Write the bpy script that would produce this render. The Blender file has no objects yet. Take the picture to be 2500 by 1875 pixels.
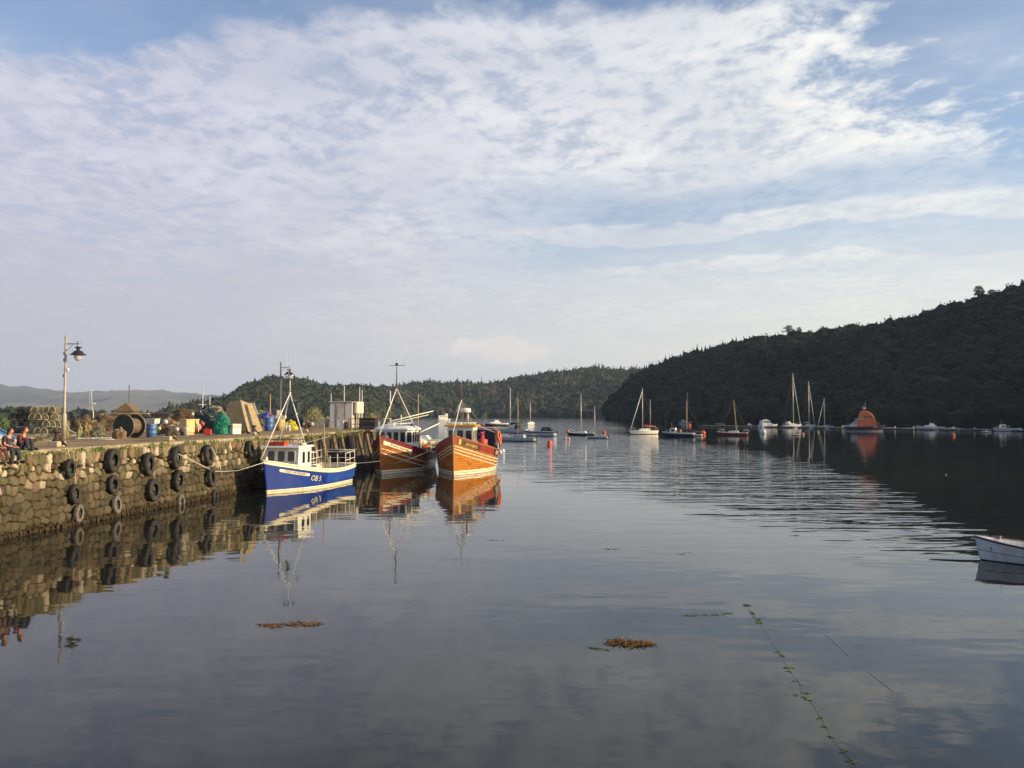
import bpy, bmesh, math, random
import numpy as np
from mathutils import Vector, Matrix, noise, Euler
random.seed(7); rng = np.random.default_rng(7)
sc = bpy.context.scene
C = sc.collection
rad = math.radians
# ------------------------------------------------------------------ camera
F = 2000.0; CAMZ = 5.0; TH = math.atan(72.5/2000)
cam = bpy.data.cameras.new('camera'); camo = bpy.data.objects.new('camera', cam); C.objects.link(camo)
cam.sensor_width = 36; cam.lens = 36*F/2500; cam.clip_start = .1; cam.clip_end = 30000
camo.location = (0, 0, CAMZ); camo.rotation_euler = (math.pi/2+TH, 0, 0); sc.camera = camo
# ------------------------------------------------------------------ sun, sky, exposure
SUN_EL = rad(16); SUN_AZ = rad(101)
sunv = Vector((math.sin(SUN_AZ)*math.cos(SUN_EL), math.cos(SUN_AZ)*math.cos(SUN_EL), math.sin(SUN_EL)))
sl = bpy.data.lights.new('sun', 'SUN'); sl.energy = 5.0; sl.angle = rad(.5); sl.color = (1, .78, .47)
so = bpy.data.objects.new('sun', sl); C.objects.link(so); so.rotation_euler = sunv.to_track_quat('Z', 'Y').to_euler()
sc.view_settings.view_transform = 'Standard'; sc.view_settings.look = 'None'; sc.view_settings.exposure = .42; sc.view_settings.gamma = 1
sc.view_settings.use_curve_mapping = False
sc.cycles.use_denoising = True; sc.cycles.max_bounces = 6; sc.cycles.diffuse_bounces = 2; sc.cycles.glossy_bounces = 3
sc.cycles.transparent_max_bounces = 12; sc.cycles.volume_bounces = 0; sc.cycles.caustics_reflective = False; sc.cycles.caustics_refractive = False

class NT:
    def __init__(s, tree): s.t = tree
    def n(s, typ, **k):
        d = s.t.nodes.new(typ); ins = k.pop('ins', {})
        for a, v in k.items(): setattr(d, a, v)
        for i, v in ins.items(): s.put(d, i, v)
        return d
    def put(s, d, i, v):
        if isinstance(v, bpy.types.NodeSocket): s.t.links.new(v, d.inputs[i])
        elif isinstance(v, bpy.types.Node): s.t.links.new(v.outputs[0], d.inputs[i])
        else: d.inputs[i].default_value = v
    def m(s, op, a, b=None, c=None, clamp=False):
        d = s.n('ShaderNodeMath', operation=op, use_clamp=clamp); s.put(d, 0, a)
        if b is not None: s.put(d, 1, b)
        if c is not None: s.put(d, 2, c)
        return d.outputs[0]
    def step(s, x, a, b):
        d = s.n('ShaderNodeMapRange', interpolation_type='SMOOTHSTEP'); s.put(d, 0, x); s.put(d, 1, a); s.put(d, 2, b); return d.outputs[0]
    def mix(s, f, a, b):
        d = s.n('ShaderNodeMix', data_type='RGBA'); s.put(d, 0, f); s.put(d, 6, a); s.put(d, 7, b); return d.outputs[2]
    def noise(s, vec, scale, detail=3, rough=.55, dist=0):
        d = s.n('ShaderNodeTexNoise'); s.put(d, 'Scale', scale); s.put(d, 'Detail', detail); s.put(d, 'Roughness', rough); s.put(d, 'Distortion', dist)
        if vec is not None: s.put(d, 'Vector', vec)
        return d.outputs[0]
    def mapping(s, vec, scale=(1,1,1), rot=(0,0,0), loc=(0,0,0)):
        d = s.n('ShaderNodeMapping'); s.put(d, 0, vec); d.inputs[1].default_value = loc; d.inputs[2].default_value = rot; d.inputs[3].default_value = scale; return d.outputs[0]

w = bpy.data.worlds.new('World'); sc.world = w; w.use_nodes = True
T = NT(w.node_tree); bg = w.node_tree.nodes['Background']; bg.inputs[1].default_value = .1
sky = T.n('ShaderNodeTexSky', sky_type='NISHITA', sun_disc=False, sun_elevation=SUN_EL, sun_rotation=SUN_AZ, air_density=1.0, dust_density=1.5, ozone_density=1.5)
tc = T.n('ShaderNodeTexCoord'); sx = T.n('ShaderNodeSeparateXYZ', ins={0: tc.outputs['Generated']})
dx, dy, dz = sx.outputs[0], sx.outputs[1], sx.outputs[2]
zz = T.m('ADD', T.m('MAXIMUM', dz, 0), .08)
px_, py_ = T.m('DIVIDE', dx, zz), T.m('DIVIDE', dy, zz)
pv = T.n('ShaderNodeCombineXYZ', ins={0: px_, 1: py_, 2: 0.0}).outputs[0]
warp = T.n('ShaderNodeVectorMath', operation='ADD'); nw = T.n('ShaderNodeTexNoise', ins={0: pv, 'Scale': 2.2, 'Detail': 2})
nwc = T.n('ShaderNodeVectorMath', operation='SCALE', ins={0: nw.outputs[1], 'Scale': .16}); T.put(warp, 0, pv); T.put(warp, 1, nwc.outputs[0])
pw = warp.outputs[0]
cells = T.noise(T.mapping(pw, (1.0, .9, 1), (0, 0, rad(25))), 12.5, 5, .62)
medium = T.noise(T.mapping(pw, (1.0, .8, 1), (0, 0, rad(35))), 4.2, 4, .6)
large = T.noise(pw, 1.1, 3, .5)
streak = T.noise(T.mapping(pw, (.55, 2.4, 1), (0, 0, rad(-12))), 1.7, 5, .6)
r2 = T.m('SQRT', T.m('ADD', T.m('MULTIPLY', px_, px_), T.m('MULTIPLY', py_, py_)))
# the bank of altocumulus: begins at a ragged line overhead and ends at a ragged line towards the right
wob = T.m('MULTIPLY', T.m('SUBTRACT', medium, .5), 1.3)
top = T.step(T.m('ADD', T.m('ADD', py_, T.m('MULTIPLY', px_, .095)), T.m('MULTIPLY', wob, .34)), 1.62, 1.80)
edge = T.m('SUBTRACT', T.m('SUBTRACT', px_, T.m('MULTIPLY', T.m('SUBTRACT', py_, 1.6), 1.1)), T.m('MULTIPLY', wob, .6))
right = T.m('SUBTRACT', 1.0, T.step(T.m('ADD', edge, T.m('MULTIPLY', T.m('SUBTRACT', cells, .5), -1.1)), .22, .84))
rw = T.m('ADD', T.m('ADD', r2, T.m('MULTIPLY', T.m('SUBTRACT', large, .5), 1.0)), T.m('MULTIPLY', T.m('SUBTRACT', medium, .5), .35))
cut = T.m('MULTIPLY', T.step(rw, 2.62, 2.95), T.step(px_, -.6, .5))
bank = T.m('MULTIPLY', T.m('MULTIPLY', top, right), T.m('SUBTRACT', 1.0, T.m('MULTIPLY', cut, .62)))
tex = T.m('ADD', T.m('MULTIPLY', cells, .55), T.m('MULTIPLY', medium, .45))
texd = T.step(tex, .36, .58)
far = T.step(r2, 2.2, 4.2)
band = T.step(T.m('SINE', T.m('MULTIPLY', T.m('SUBTRACT', rw, 3.14), 9.8)), -.5, .8)
lowband = T.m('MULTIPLY', T.step(r2, 2.9, 3.15), T.m('MAXIMUM', band, T.step(r2, 3.4, 4.3)))
d1 = T.m('MULTIPLY', bank, T.m('MINIMUM', 1.0, T.m('ADD', T.m('ADD', .57, T.m('MULTIPLY', T.step(r2, 1.9, 2.8), .20)), T.m('MULTIPLY', texd, .50))))
wisps = T.m('MULTIPLY', T.m('MULTIPLY', T.step(medium, .5, .72), T.step(cells, .38, .62)), .55)
d2 = T.m('MAXIMUM', T.m('MAXIMUM', d1, T.m('MULTIPLY', lowband, .8)), wisps)
dens = T.m('MAXIMUM', d2, T.m('MULTIPLY', far, T.m('ADD', .42, T.m('MULTIPLY', streak, .45))))
dens = T.m('MAXIMUM', dens, T.m('MULTIPLY', T.step(dz, .33, .03), .93), clamp=True)
veil = T.m('MULTIPLY', T.step(large, .3, .7), T.m('ADD', .12, T.m('MULTIPLY', T.step(streak, .35, .65), .30)))
dens = T.m('MAXIMUM', dens, veil)
hx = T.step(dx, -.55, .5)
shade = T.mix(hx, (.39, .40, .50, 1), (.53, .56, .60, 1))
light = T.mix(hx, (.52, .52, .61, 1), (.80, .795, .75, 1))
ccol = T.mix(T.m('MULTIPLY', T.step(tex, .36, .64), T.step(large, .25, .62)), shade, light)
hor = T.mix(hx, (.41, .395, .44, 1), (.76, .72, .63, 1))
ccol = T.mix(T.m('MULTIPLY', T.step(dz, .30, .02), .85), ccol, hor)
q1 = T.m('POWER', T.m('ABSOLUTE', T.m('DIVIDE', T.m('ADD', dx, .015), .075)), 2.0); q2 = T.m('POWER', T.m('ABSOLUTE', T.m('DIVIDE', T.m('SUBTRACT', dz, .078), .022)), 2.0)
puff = T.m('MULTIPLY', T.step(T.m('SUBTRACT', T.m('ADD', 1.0, T.m('MULTIPLY', T.m('SUBTRACT', T.noise(tc.outputs['Generated'], 38, 4, .6), .5), 3.0)), T.m('ADD', q1, q2)), .1, .9), .28)
ccol = T.mix(puff, ccol, (.95, .78, .68, 1))
ten = T.n('ShaderNodeVectorMath', operation='SCALE', ins={0: ccol, 'Scale': 10.0}).outputs[0]
skm = T.mix(1.0, sky.outputs[0], sky.outputs[0])
bluer = T.n('ShaderNodeVectorMath', operation='MULTIPLY', ins={0: sky.outputs[0], 1: (1.38, 1.38, 1.48)}).outputs[0]
w.node_tree.links.new(T.mix(dens, bluer, ten), bg.inputs[0])

# ------------------------------------------------------------------ helpers
def ray(px, py):
    a, b = (px-1250)/F, (937.5-py)/F
    return Vector((a, math.cos(TH)-b*math.sin(TH), math.sin(TH)+b*math.cos(TH)))
def W(px, py, D):
    r = ray(px, py); return Vector((0, 0, CAMZ)) + r*(D/r.y)
def G(px, py, z=0.0):
    r = ray(px, py); return Vector((0, 0, CAMZ)) + r*((z-CAMZ)/r.z)
def XD(px, D, z=0.0):
    return Vector(((px-1250)/F*(D*math.cos(TH)+(z-CAMZ)*math.sin(TH)), D, z))
def ZD(py, D): return W(1250, py, D).z
_mats = {}
def mat(name, col, rough=.6, var=.12, scale=3.0, bump=0, metal=0, dirt=None, dirtamt=0, dscale=2.0, spec=.5, streak=0, scol=(.16, .09, .04)):
    if name in _mats: return _mats[name]
    m = bpy.data.materials.new(name); m.use_nodes = True; t = NT(m.node_tree); b = m.node_tree.nodes['Principled BSDF']
    tcn = t.n('ShaderNodeTexCoord').outputs['Object']
    n1 = t.noise(tcn, scale, 5, .65)
    f = t.step(n1, .3, .7)
    lo = tuple(c*(1-var) for c in col)+(1,); hi = tuple(min(1, c*(1+var)) for c in col)+(1,)
    c = t.mix(f, lo, hi)
    if dirt:
        n2 = t.noise(t.mapping(tcn, (1, 1, .45)), dscale, 6, .7)
        c = t.mix(t.m('MULTIPLY', t.step(n2, .5, .68), dirtamt), c, tuple(dirt)+(1,))
    if streak:
        n3 = t.noise(t.mapping(tcn, (5, 5, .5)), 1.6, 4, .6); n4 = t.noise(tcn, .8, 3)
        c = t.mix(t.m('MULTIPLY', t.m('MULTIPLY', t.step(n3, .52, .70), t.step(n4, .38, .6)), streak), c, tuple(scol)+(1,))
    t.put(b, 'Base Color', c); b.inputs['Roughness'].default_value = rough; b.inputs['Metallic'].default_value = metal
    b.inputs['Specular IOR Level'].default_value = spec
    if bump:
        bn = t.n('ShaderNodeBump', ins={'Strength': 1.0, 'Distance': bump, 'Height': n1}); t.put(b, 'Normal', bn)
    _mats[name] = m; return m
def tag(o, label=None, cat=None, group=None, kind=None):
    if label: o['label'] = label
    if cat: o['category'] = cat
    if group: o['group'] = group
    if kind: o['kind'] = kind
    return o
def empty(name, loc, rz=0, label=None, cat=None, group=None):
    o = bpy.data.objects.new(name, None); C.objects.link(o); o.empty_display_size = .3
    o.location = loc; o.rotation_euler = (0, 0, rz); return tag(o, label, cat, group)
def link(name, me, parent=None, loc=None, rz=None):
    o = bpy.data.objects.new(name, me); C.objects.link(o)
    if parent: o.parent = parent
    if loc is not None: o.location = loc
    if rz is not None: o.rotation_euler = (0, 0, rz)
    return o
def kids(o): return [c for c in C.objects if c.parent == o]
def copy_tree(o, parent=None):
    c = o.copy(); C.objects.link(c)
    if parent is not None: c.parent = parent
    for k in kids(o): copy_tree(k, c)
    return c
class MB:
    def __init__(s): s.bm = bmesh.new(); s.mats = []
    def mi(s, m):
        if m not in s.mats: s.mats.append(m)
        return s.mats.index(m)
    def face(s, pts, m, smooth=False):
        vs = [s.bm.verts.new(p) for p in pts]; f = s.bm.faces.new(vs); f.material_index = s.mi(m); f.smooth = smooth; return f
    def box(s, c, size, m, rot=None, bev=0, taper=None, seg=1):
        r = bmesh.ops.create_cube(s.bm, size=1); vs = r['verts']
        M = Matrix.Translation(Vector(c)) @ (rot.to_matrix().to_4x4() if rot is not None else Matrix()) 
        for v in vs:
            if taper and v.co.z > 0: v.co.x *= taper; v.co.y *= taper
            v.co = Vector((v.co.x*size[0], v.co.y*size[1], v.co.z*size[2]))
        fs = set(f for v in vs for f in v.link_faces)
        if bev:
            es = list(set(e for v in vs for e in v.link_edges))
            rr = bmesh.ops.bevel(s.bm, geom=es, offset=bev, segments=seg, affect='EDGES', profile=.5)
            fs = set(rr['faces']) | set(f for f in fs if f.is_valid)
            vs = set(v for f in fs for v in f.verts)
        for v in vs: v.co = M @ v.co
        k = s.mi(m)
        for f in fs: f.material_index = k
        return s
    def tube(s, pts, r, m, n=8, cap=True, smooth=True):
        pts = [Vector(p) for p in pts]; rs = r if isinstance(r, (list, tuple)) else [r]*len(pts)
        rings = []; k = s.mi(m); up = None
        for i, p in enumerate(pts):
            d = (pts[min(i+1, len(pts)-1)]-pts[max(i-1, 0)]).normalized()
            if up is None or abs(up.dot(d)) > .95: up = Vector((0, 0, 1)) if abs(d.z) < .9 else Vector((1, 0, 0))
            a = d.cross(up).normalized(); b = a.cross(d).normalized(); up = b
            rings.append([s.bm.verts.new(p+(a*math.cos(2*math.pi*j/n)+b*math.sin(2*math.pi*j/n))*rs[i]) for j in range(n)])
        for i in range(len(rings)-1):
            for j in range(n):
                f = s.bm.faces.new((rings[i][j], rings[i][(j+1) % n], rings[i+1][(j+1) % n], rings[i+1][j])); f.material_index = k; f.smooth = smooth
        if cap and n > 2:
            for q in (rings[0][::-1], rings[-1]):
                f = s.bm.faces.new(q); f.material_index = k
        return s
    def lathe(s, prof, m, n=20, c=(0, 0, 0), axis=None, smooth=True, closed=False):
        k = s.mi(m); c = Vector(c); q = Vector((0, 0, 1)).rotation_difference(Vector(axis)) if axis is not None else None
        rings = []
        for (r, z) in prof:
            ring = []
            for j in range(n):
                v = Vector((r*math.cos(2*math.pi*j/n), r*math.sin(2*math.pi*j/n), z))
                if q: v = q @ v
                ring.append(s.bm.verts.new(v+c))
            rings.append(ring)
        rng_ = range(len(rings)) if closed else range(len(rings)-1)
        for i in rng_:
            A, B = rings[i], rings[(i+1) % len(rings)]
            for j in range(n):
                f = s.bm.faces.new((A[j], A[(j+1) % n], B[(j+1) % n], B[j])); f.material_index = k; f.smooth = smooth
        if not closed:
            for q_, e in ((rings[0][::-1], 0), (rings[-1], -1)):
                if prof[e][0] > 1e-4:
                    f = s.bm.faces.new(q_); f.material_index = k
        return s
    def sphere(s, c, r, m, sub=2, amp=0, freq=1.0, seed=0):
        rr = bmesh.ops.create_icosphere(s.bm, subdivisions=sub, radius=1); k = s.mi(m)
        r = Vector(r) if not isinstance(r, (int, float)) else Vector((r, r, r))
        for v in rr['verts']:
            d = 1
            if amp: d += amp*noise.noise(v.co*freq+Vector((seed*3.1, seed*1.7, seed)))
            v.co = Vector((v.co.x*r.x*d, v.co.y*r.y*d, v.co.z*r.z*d))+Vector(c)
        for f in set(f for v in rr['verts'] for f in v.link_faces): f.material_index = k; f.smooth = True
        return s
    def prism(s, poly, axis, a, b, m):
        """extrude a 2-D outline along x / y / z between a and b"""
        def P(u, v, w_): return {'x': (w_, u, v), 'y': (u, w_, v), 'z': (u, v, w_)}[axis]
        A = [s.bm.verts.new(P(u, v, a)) for u, v in poly]; B = [s.bm.verts.new(P(u, v, b)) for u, v in poly]; k = s.mi(m)
        fs = [s.bm.faces.new(A[::-1]), s.bm.faces.new(B)]
        for i in range(len(poly)): fs.append(s.bm.faces.new((A[i], A[(i+1) % len(poly)], B[(i+1) % len(poly)], B[i])))
        for f in fs: f.material_index = k
        return s
    def mesh(s, name='m'):
        bmesh.ops.recalc_face_normals(s.bm, faces=s.bm.faces[:])
        me = bpy.data.meshes.new(name); s.bm.to_mesh(me); s.bm.free()
        for m in s.mats: me.materials.append(m)
        return me
    def build(s, name, parent=None, loc=None, rz=None):
        return link(name, s.mesh(name), parent, loc, rz)
def np_mesh(name, verts, faces, mats=(), mi=None, smooth=True, col=None, colname='Col'):
    """verts Nx3; faces Mx3 or Mx4 arrays"""
    me = bpy.data.meshes.new(name); k = faces.shape[1]
    me.vertices.add(len(verts)); me.vertices.foreach_set('co', verts.astype(np.float32).ravel())
    me.loops.add(faces.size); me.loops.foreach_set('vertex_index', faces.astype(np.int32).ravel())
    me.polygons.add(len(faces)); me.polygons.foreach_set('loop_start', np.arange(0, faces.size, k, dtype=np.int32))
    me.polygons.foreach_set('use_smooth', np.full(len(faces), smooth))
    if mi is not None: me.polygons.foreach_set('material_index', mi.astype(np.int32))
    me.update(calc_edges=True)
    if col is not None:
        a = me.color_attributes.new(colname, 'FLOAT_COLOR', 'POINT'); a.data.foreach_set('color', col.astype(np.float32).ravel())
    for m in mats: me.materials.append(m)
    return me
def grid_faces(nu, nv):
    i = np.arange(nu-1)[:, None]*nv+np.arange(nv-1)[None, :]
    return np.stack([i, i+nv, i+nv+1, i+1], -1).reshape(-1, 4)

# ------------------------------------------------------------------ water
def water_mat():
    m = bpy.data.materials.new('sea_water'); m.use_nodes = True; t = NT(m.node_tree); b = m.node_tree.nodes['Principled BSDF']
    g = t.n('ShaderNodeNewGeometry'); pos = g.outputs['Position']; s = t.n('ShaderNodeSeparateXYZ', ins={0: pos}); X, Y = s.outputs[0], s.outputs[1]
    big = t.noise(pos, .035, 2); big2 = t.noise(pos, .11, 3)
    # rippled water out in the bay, glassy water in the lee of the quay
    edge = t.m('ADD', t.m('ADD', Y, t.m('MULTIPLY', X, 2.6)), t.m('MULTIPLY', t.m('SUBTRACT', big2, .5), 34))
    rip = t.step(edge, 56, 92)
    farm = t.m('MULTIPLY', t.step(Y, 90, 260), t.m('SUBTRACT', 1.0, t.m('MULTIPLY', t.step(t.m('DIVIDE', X, t.m('MAXIMUM', Y, 1)), .08, .17), .9)))
    xr = t.m('DIVIDE', X, t.m('MAXIMUM', Y, 1)); e2 = t.m('SUBTRACT', edge, t.m('ADD', 92, t.m('MULTIPLY', t.m('SUBTRACT', .52, xr), 430))); lee = t.m('SUBTRACT', 1.0, t.m('MULTIPLY', t.step(e2, -22, 24), .93))
    calm = t.noise(t.mapping(pos, (.55, 1, 1)), .55, 2, .5)
    calm2 = t.noise(t.mapping(pos, (.5, 1, 1)), 2.1, 2, .5)
    rp = t.noise(t.mapping(pos, (.30, 1.0, 1), (0, 0, rad(-6))), .75, 2, .45, .4)
    rp2 = t.noise(t.mapping(pos, (.4, 1.0, 1), (0, 0, rad(9))), 1.9, 2, .5, .3)
    chop = t.noise(t.mapping(pos, (.6, 1, 1)), .9, 3, .6)
    patch = t.step(t.noise(t.mapping(pos, (.4, 1, 1)), .05, 3), .35, .65)
    h = t.m('MULTIPLY', calm, .016)
    h = t.m('ADD', h, t.m('MULTIPLY', calm2, .0020))
    h = t.m('ADD', h, t.m('MULTIPLY', t.m('MULTIPLY', rp, t.m('MULTIPLY', rip, lee)), .17))
    h = t.m('ADD', h, t.m('MULTIPLY', t.m('MULTIPLY', rp2, t.m('MULTIPLY', rip, lee)), .018))
    h = t.m('ADD', h, t.m('MULTIPLY', t.m('MULTIPLY', chop, t.m('MULTIPLY', farm, t.m('ADD', .45, patch))), .16))
    bn = t.n('ShaderNodeBump', ins={'Strength': 1.0, 'Distance': 1.0, 'Height': h}); t.put(b, 'Normal', bn)
    c = t.mix(t.step(big, .35, .65), (.011, .013, .011, 1), (.021, .022, .017, 1))
    t.put(b, 'Base Color', c); b.inputs['Roughness'].default_value = .03; b.inputs['IOR'].default_value = 1.34
    return m
ys = np.concatenate([np.linspace(-60, 300, 40), np.geomspace(330, 7400, 30)]); xs = np.concatenate([-np.geomspace(7700, 200, 16), np.linspace(-180, 180, 20), np.geomspace(200, 7700, 16)])
V = np.array([(x, y, 0) for x in xs for y in ys], float)
o = link('water', np_mesh('water', V, grid_faces(len(xs), len(ys)), [water_mat()])); tag(o, kind='structure')
sb = mat('seabed_mud', (.10, .095, .07), .9)
o = MB().box((0, 3700, -4.2), (15600, 7900, .4), sb).build('seabed'); tag(o, kind='structure')

# ------------------------------------------------------------------ hills
def hill_mat(name, a, b_, c_, scale, field=None):
    m = bpy.data.materials.new(name); m.use_nodes = True; t = NT(m.node_tree); b = m.node_tree.nodes['Principled BSDF']
    pos = t.n('ShaderNodeNewGeometry').outputs['Position']
    n1 = t.noise(pos, scale, 6, .65); n2 = t.noise(pos, scale*.23, 4)
    c = t.mix(t.step(n1, .35, .65), a+(1,), b_+(1,)); c = t.mix(t.step(n2, .52, .60), c, c_+(1,))
    t.put(b, 'Base Color', c); b.inputs['Roughness'].default_value = .95; b.inputs['Specular IOR Level'].default_value = .1
    return m
def patch_grid(foot, ridge, nj, prof, back, backdrop, nr=26, rough=2.0, seed=0):
    """foot, ridge: lists of (x,y,z) along the shore and along the crest, resampled; returns a function (j,r)->xyz and the grid"""
    foot, ridge = np.array(foot, float), np.array(ridge, float)
    def rs(P):
        u = np.linspace(0, len(P)-1, nj); i = np.clip(u.astype(int), 0, len(P)-2); f = (u-i)[:, None]; return P[i]*(1-f)+P[i+1]*f
    Fp, Rp = rs(foot), rs(ridge)
    r = np.linspace(0, 1+back, nr)
    G_ = np.zeros((nj, nr, 3))
    for k, rv in enumerate(r):
        G_[:, k, :2] = Fp[:, :2]+(Rp[:, :2]-Fp[:, :2])*rv
        if rv <= 1: z = Fp[:, 2]+(Rp[:, 2]-Fp[:, 2])*(1-(1-rv)**prof)
        else: z = Rp[:, 2]*(1-backdrop*((rv-1)/back)**1.5)
        G_[:, k, 2] = z
    for j in range(nj):
        for k in range(nr):
            p = G_[j, k]; G_[j, k, 2] += rough*noise.fractal(Vector((p[0]*.012+seed, p[1]*.012, 0)), 1.0, 2.0, 4)*min(1, r[k]*3)
    return G_, r
def hill(name, G_, m):
    nj, nr, _ = G_.shape
    o = link(name, np_mesh(name, G_.reshape(-1, 3), grid_faces(nj, nr), [m])); tag(o, kind='structure'); return o
def leaf_mat(name, cols, rough=.8):
    m = bpy.data.materials.new(name); m.use_nodes = True; t = NT(m.node_tree); b = m.node_tree.nodes['Principled BSDF']
    a = t.n('ShaderNodeVertexColor', layer_name='Col'); s = t.n('ShaderNodeSeparateColor', ins={0: a.outputs[0]})
    cr = t.n('ShaderNodeValToRGB', ins={0: s.outputs[0]}); e = cr.color_ramp.elements
    e[0].position = 0; e[0].color = cols[0]+(1,); e[1].position = 1; e[1].color = cols[-1]+(1,)
    for i, c in enumerate(cols[1:-1]): q = e.new((i+1)/(len(cols)-1)); q.color = c+(1,)
    n1 = t.noise(t.n('ShaderNodeNewGeometry').outputs['Position'], 1.1, 3)
    c = t.mix(t.step(n1, .3, .7), cr.outputs[0], (0, 0, 0, 1)); mx = c.node; mx.inputs[0].default_value = 0
    hsv = t.n('ShaderNodeHueSaturation', ins={'Value': t.m('ADD', .4, t.m('MULTIPLY', n1, 1.2)), 'Color': cr.outputs[0]})
    t.put(b, 'Base Color', hsv); b.inputs['Roughness'].default_value = rough; b.inputs['Specular IOR Level'].default_value = .15
    return m
def crown_template(seed, sub, amp, nleaf, leaf, conifer=False):
    bm = bmesh.new(); bmesh.ops.create_icosphere(bm, subdivisions=sub, radius=1)
    off = Vector((seed*7.3, seed*3.1, seed*1.9))
    for v in bm.verts:
        n = noise.fractal(v.co*1.7+off, 1.0, 2.0, 3)
        k = 1+amp*n
        if conifer:
            z = v.co.z; wz = (1-z)/2; v.co = Vector((v.co.x*.55*(wz*1.3+.05)*k, v.co.y*.55*(wz*1.3+.05)*k, z*1.5+.3))
        else: v.co = Vector((v.co.x*k, v.co.y*k, v.co.z*k*.9))
    rr = random.Random(seed)
    vs = [v.co.copy() for v in bm.verts]
    for i in range(nleaf):
        p = rr.choice(vs)*rr.uniform(.92, 1.14); a = Vector((rr.gauss(0, 1), rr.gauss(0, 1), rr.gauss(0, 1))).normalized(); b = a.orthogonal().normalized()*leaf*rr.uniform(.6, 1.3); a = a*leaf*rr.uniform(.6, 1.3)
        q = [bm.verts.new(p+a), bm.verts.new(p+b), bm.verts.new(p-a*.6-b*.5)]; bm.faces.new(q)
    bmesh.ops.triangulate(bm, faces=bm.faces[:])
    bm.verts.ensure_lookup_table(); v = np.array([x.co[:] for x in bm.verts]); f = np.array([[x.index for x in q.verts] for q in bm.faces]); bm.free()
    return v, f
def forest(name, label, G_, r, count, size, rmax, tmpl, m, conif=None, seed=1, bright=None):
    """thousands of crowns over a slope, one mesh"""
    rg = np.random.default_rng(seed); nj, nr, _ = G_.shape; kmax = np.searchsorted(r, rmax)
    VV, FF, CC = [], [], []; base = 0
    # area weights
    A = np.zeros((nj-1, kmax-1))
    for j in range(nj-1):
        e1 = G_[j+1, :kmax-1]-G_[j, :kmax-1]; e2 = G_[j, 1:kmax]-G_[j, :kmax-1]; A[j] = np.linalg.norm(np.cross(e1, e2), axis=-1)
    p = (A/A.sum()).ravel(); idx = rg.choice(len(p), size=count, p=p)
    for i in idx:
        j, k = divmod(i, kmax-1); u, v = rg.random(2)
        P = (G_[j, k]*(1-u)*(1-v)+G_[j+1, k]*u*(1-v)+G_[j, k+1]*(1-u)*v+G_[j+1, k+1]*u*v)
        s = size*rg.uniform(.65, 1.35)
        cz = noise.noise(Vector((P[0]*.012, P[1]*.012, 5.0)))
        isc = conif and conif(P, cz, rg)
        tv, tf = tmpl[-1-int(rg.integers(2))] if isc else tmpl[int(rg.integers(len(tmpl)-2))]
        if isc: s *= .8
        a = rg.random()*6.283; c_, s_ = math.cos(a), math.sin(a)
        q = tv*s*np.array([1, 1, rg.uniform(.85, 1.25)]); q = np.stack([q[:, 0]*c_-q[:, 1]*s_, q[:, 0]*s_+q[:, 1]*c_, q[:, 2]], 1)+P+np.array([0, 0, s*.35+1.0])
        VV.append(q); FF.append(tf+base); base += len(q)
        val = np.clip(.5+.9*noise.noise(Vector((P[0]*.02, P[1]*.02, 1.0)))+rg.normal(0, .20), 0, 1)
        if isc: val *= .25
        CC.append(np.tile([val, val, val, 1], (len(q), 1)))
    o = link(name, np_mesh(name, np.concatenate(VV), np.concatenate(FF), [m], smooth=False, col=np.concatenate(CC)))
    return tag(o, label, 'woodland', kind='stuff')

def shore(l): return [tuple(XD(px, D, -.3)) for px, D in l]
def crest(l, tree): return [tuple(W(px, py, D)-Vector((0, 0, tree))) for px, py, D in l]
tm_near = [crown_template(i, 2, .45, 70, .12) for i in range(6)]+[crown_template(20+i, 2, .35, 30, .12, True) for i in range(2)]
tm_far = [crown_template(i, 1, .6, 12, .3) for i in range(5)]+[crown_template(20+i, 1, .3, 8, .2, True) for i in range(2)]
# right-hand hill: steep wooded shore running from the middle distance to beyond the right edge of the view
fA = shore([(1478, 640), (1560, 520), (1660, 440), (1800, 385), (2000, 345), (2250, 312), (2500, 290)])+[(235, 225, -.3), (285, 130, -.3), (320, 20, -.3), (345, -120, -.3)]
rA = crest([(1484, 978, 690), (1550, 916, 640), (1640, 872, 590), (1800, 831, 540), (2020, 801, 500), (2140, 796, 480), (2250, 765, 460), (2380, 726, 440), (2500, 687, 420)], 8.8)+[(360, 300, 66), (420, 190, 70), (460, 60, 70), (490, -100, 66)]
rA = [(x, y, max(z, 4)) for x, y, z in rA]
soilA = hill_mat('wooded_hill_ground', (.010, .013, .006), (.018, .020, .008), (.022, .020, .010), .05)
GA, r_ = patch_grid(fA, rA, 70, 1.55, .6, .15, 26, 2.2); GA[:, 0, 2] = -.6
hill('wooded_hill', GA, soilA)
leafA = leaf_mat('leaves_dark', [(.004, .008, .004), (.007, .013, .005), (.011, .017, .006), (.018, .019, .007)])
def conA(P, cz, rg): return P[1] > 545 and rg.random() < .35
forest('hillside_woodland', 'dark shaded woodland covering the steep hill on the right', GA, r_, 6200, 4.6, 1.12, tm_near, leafA, conA, 3)
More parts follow.
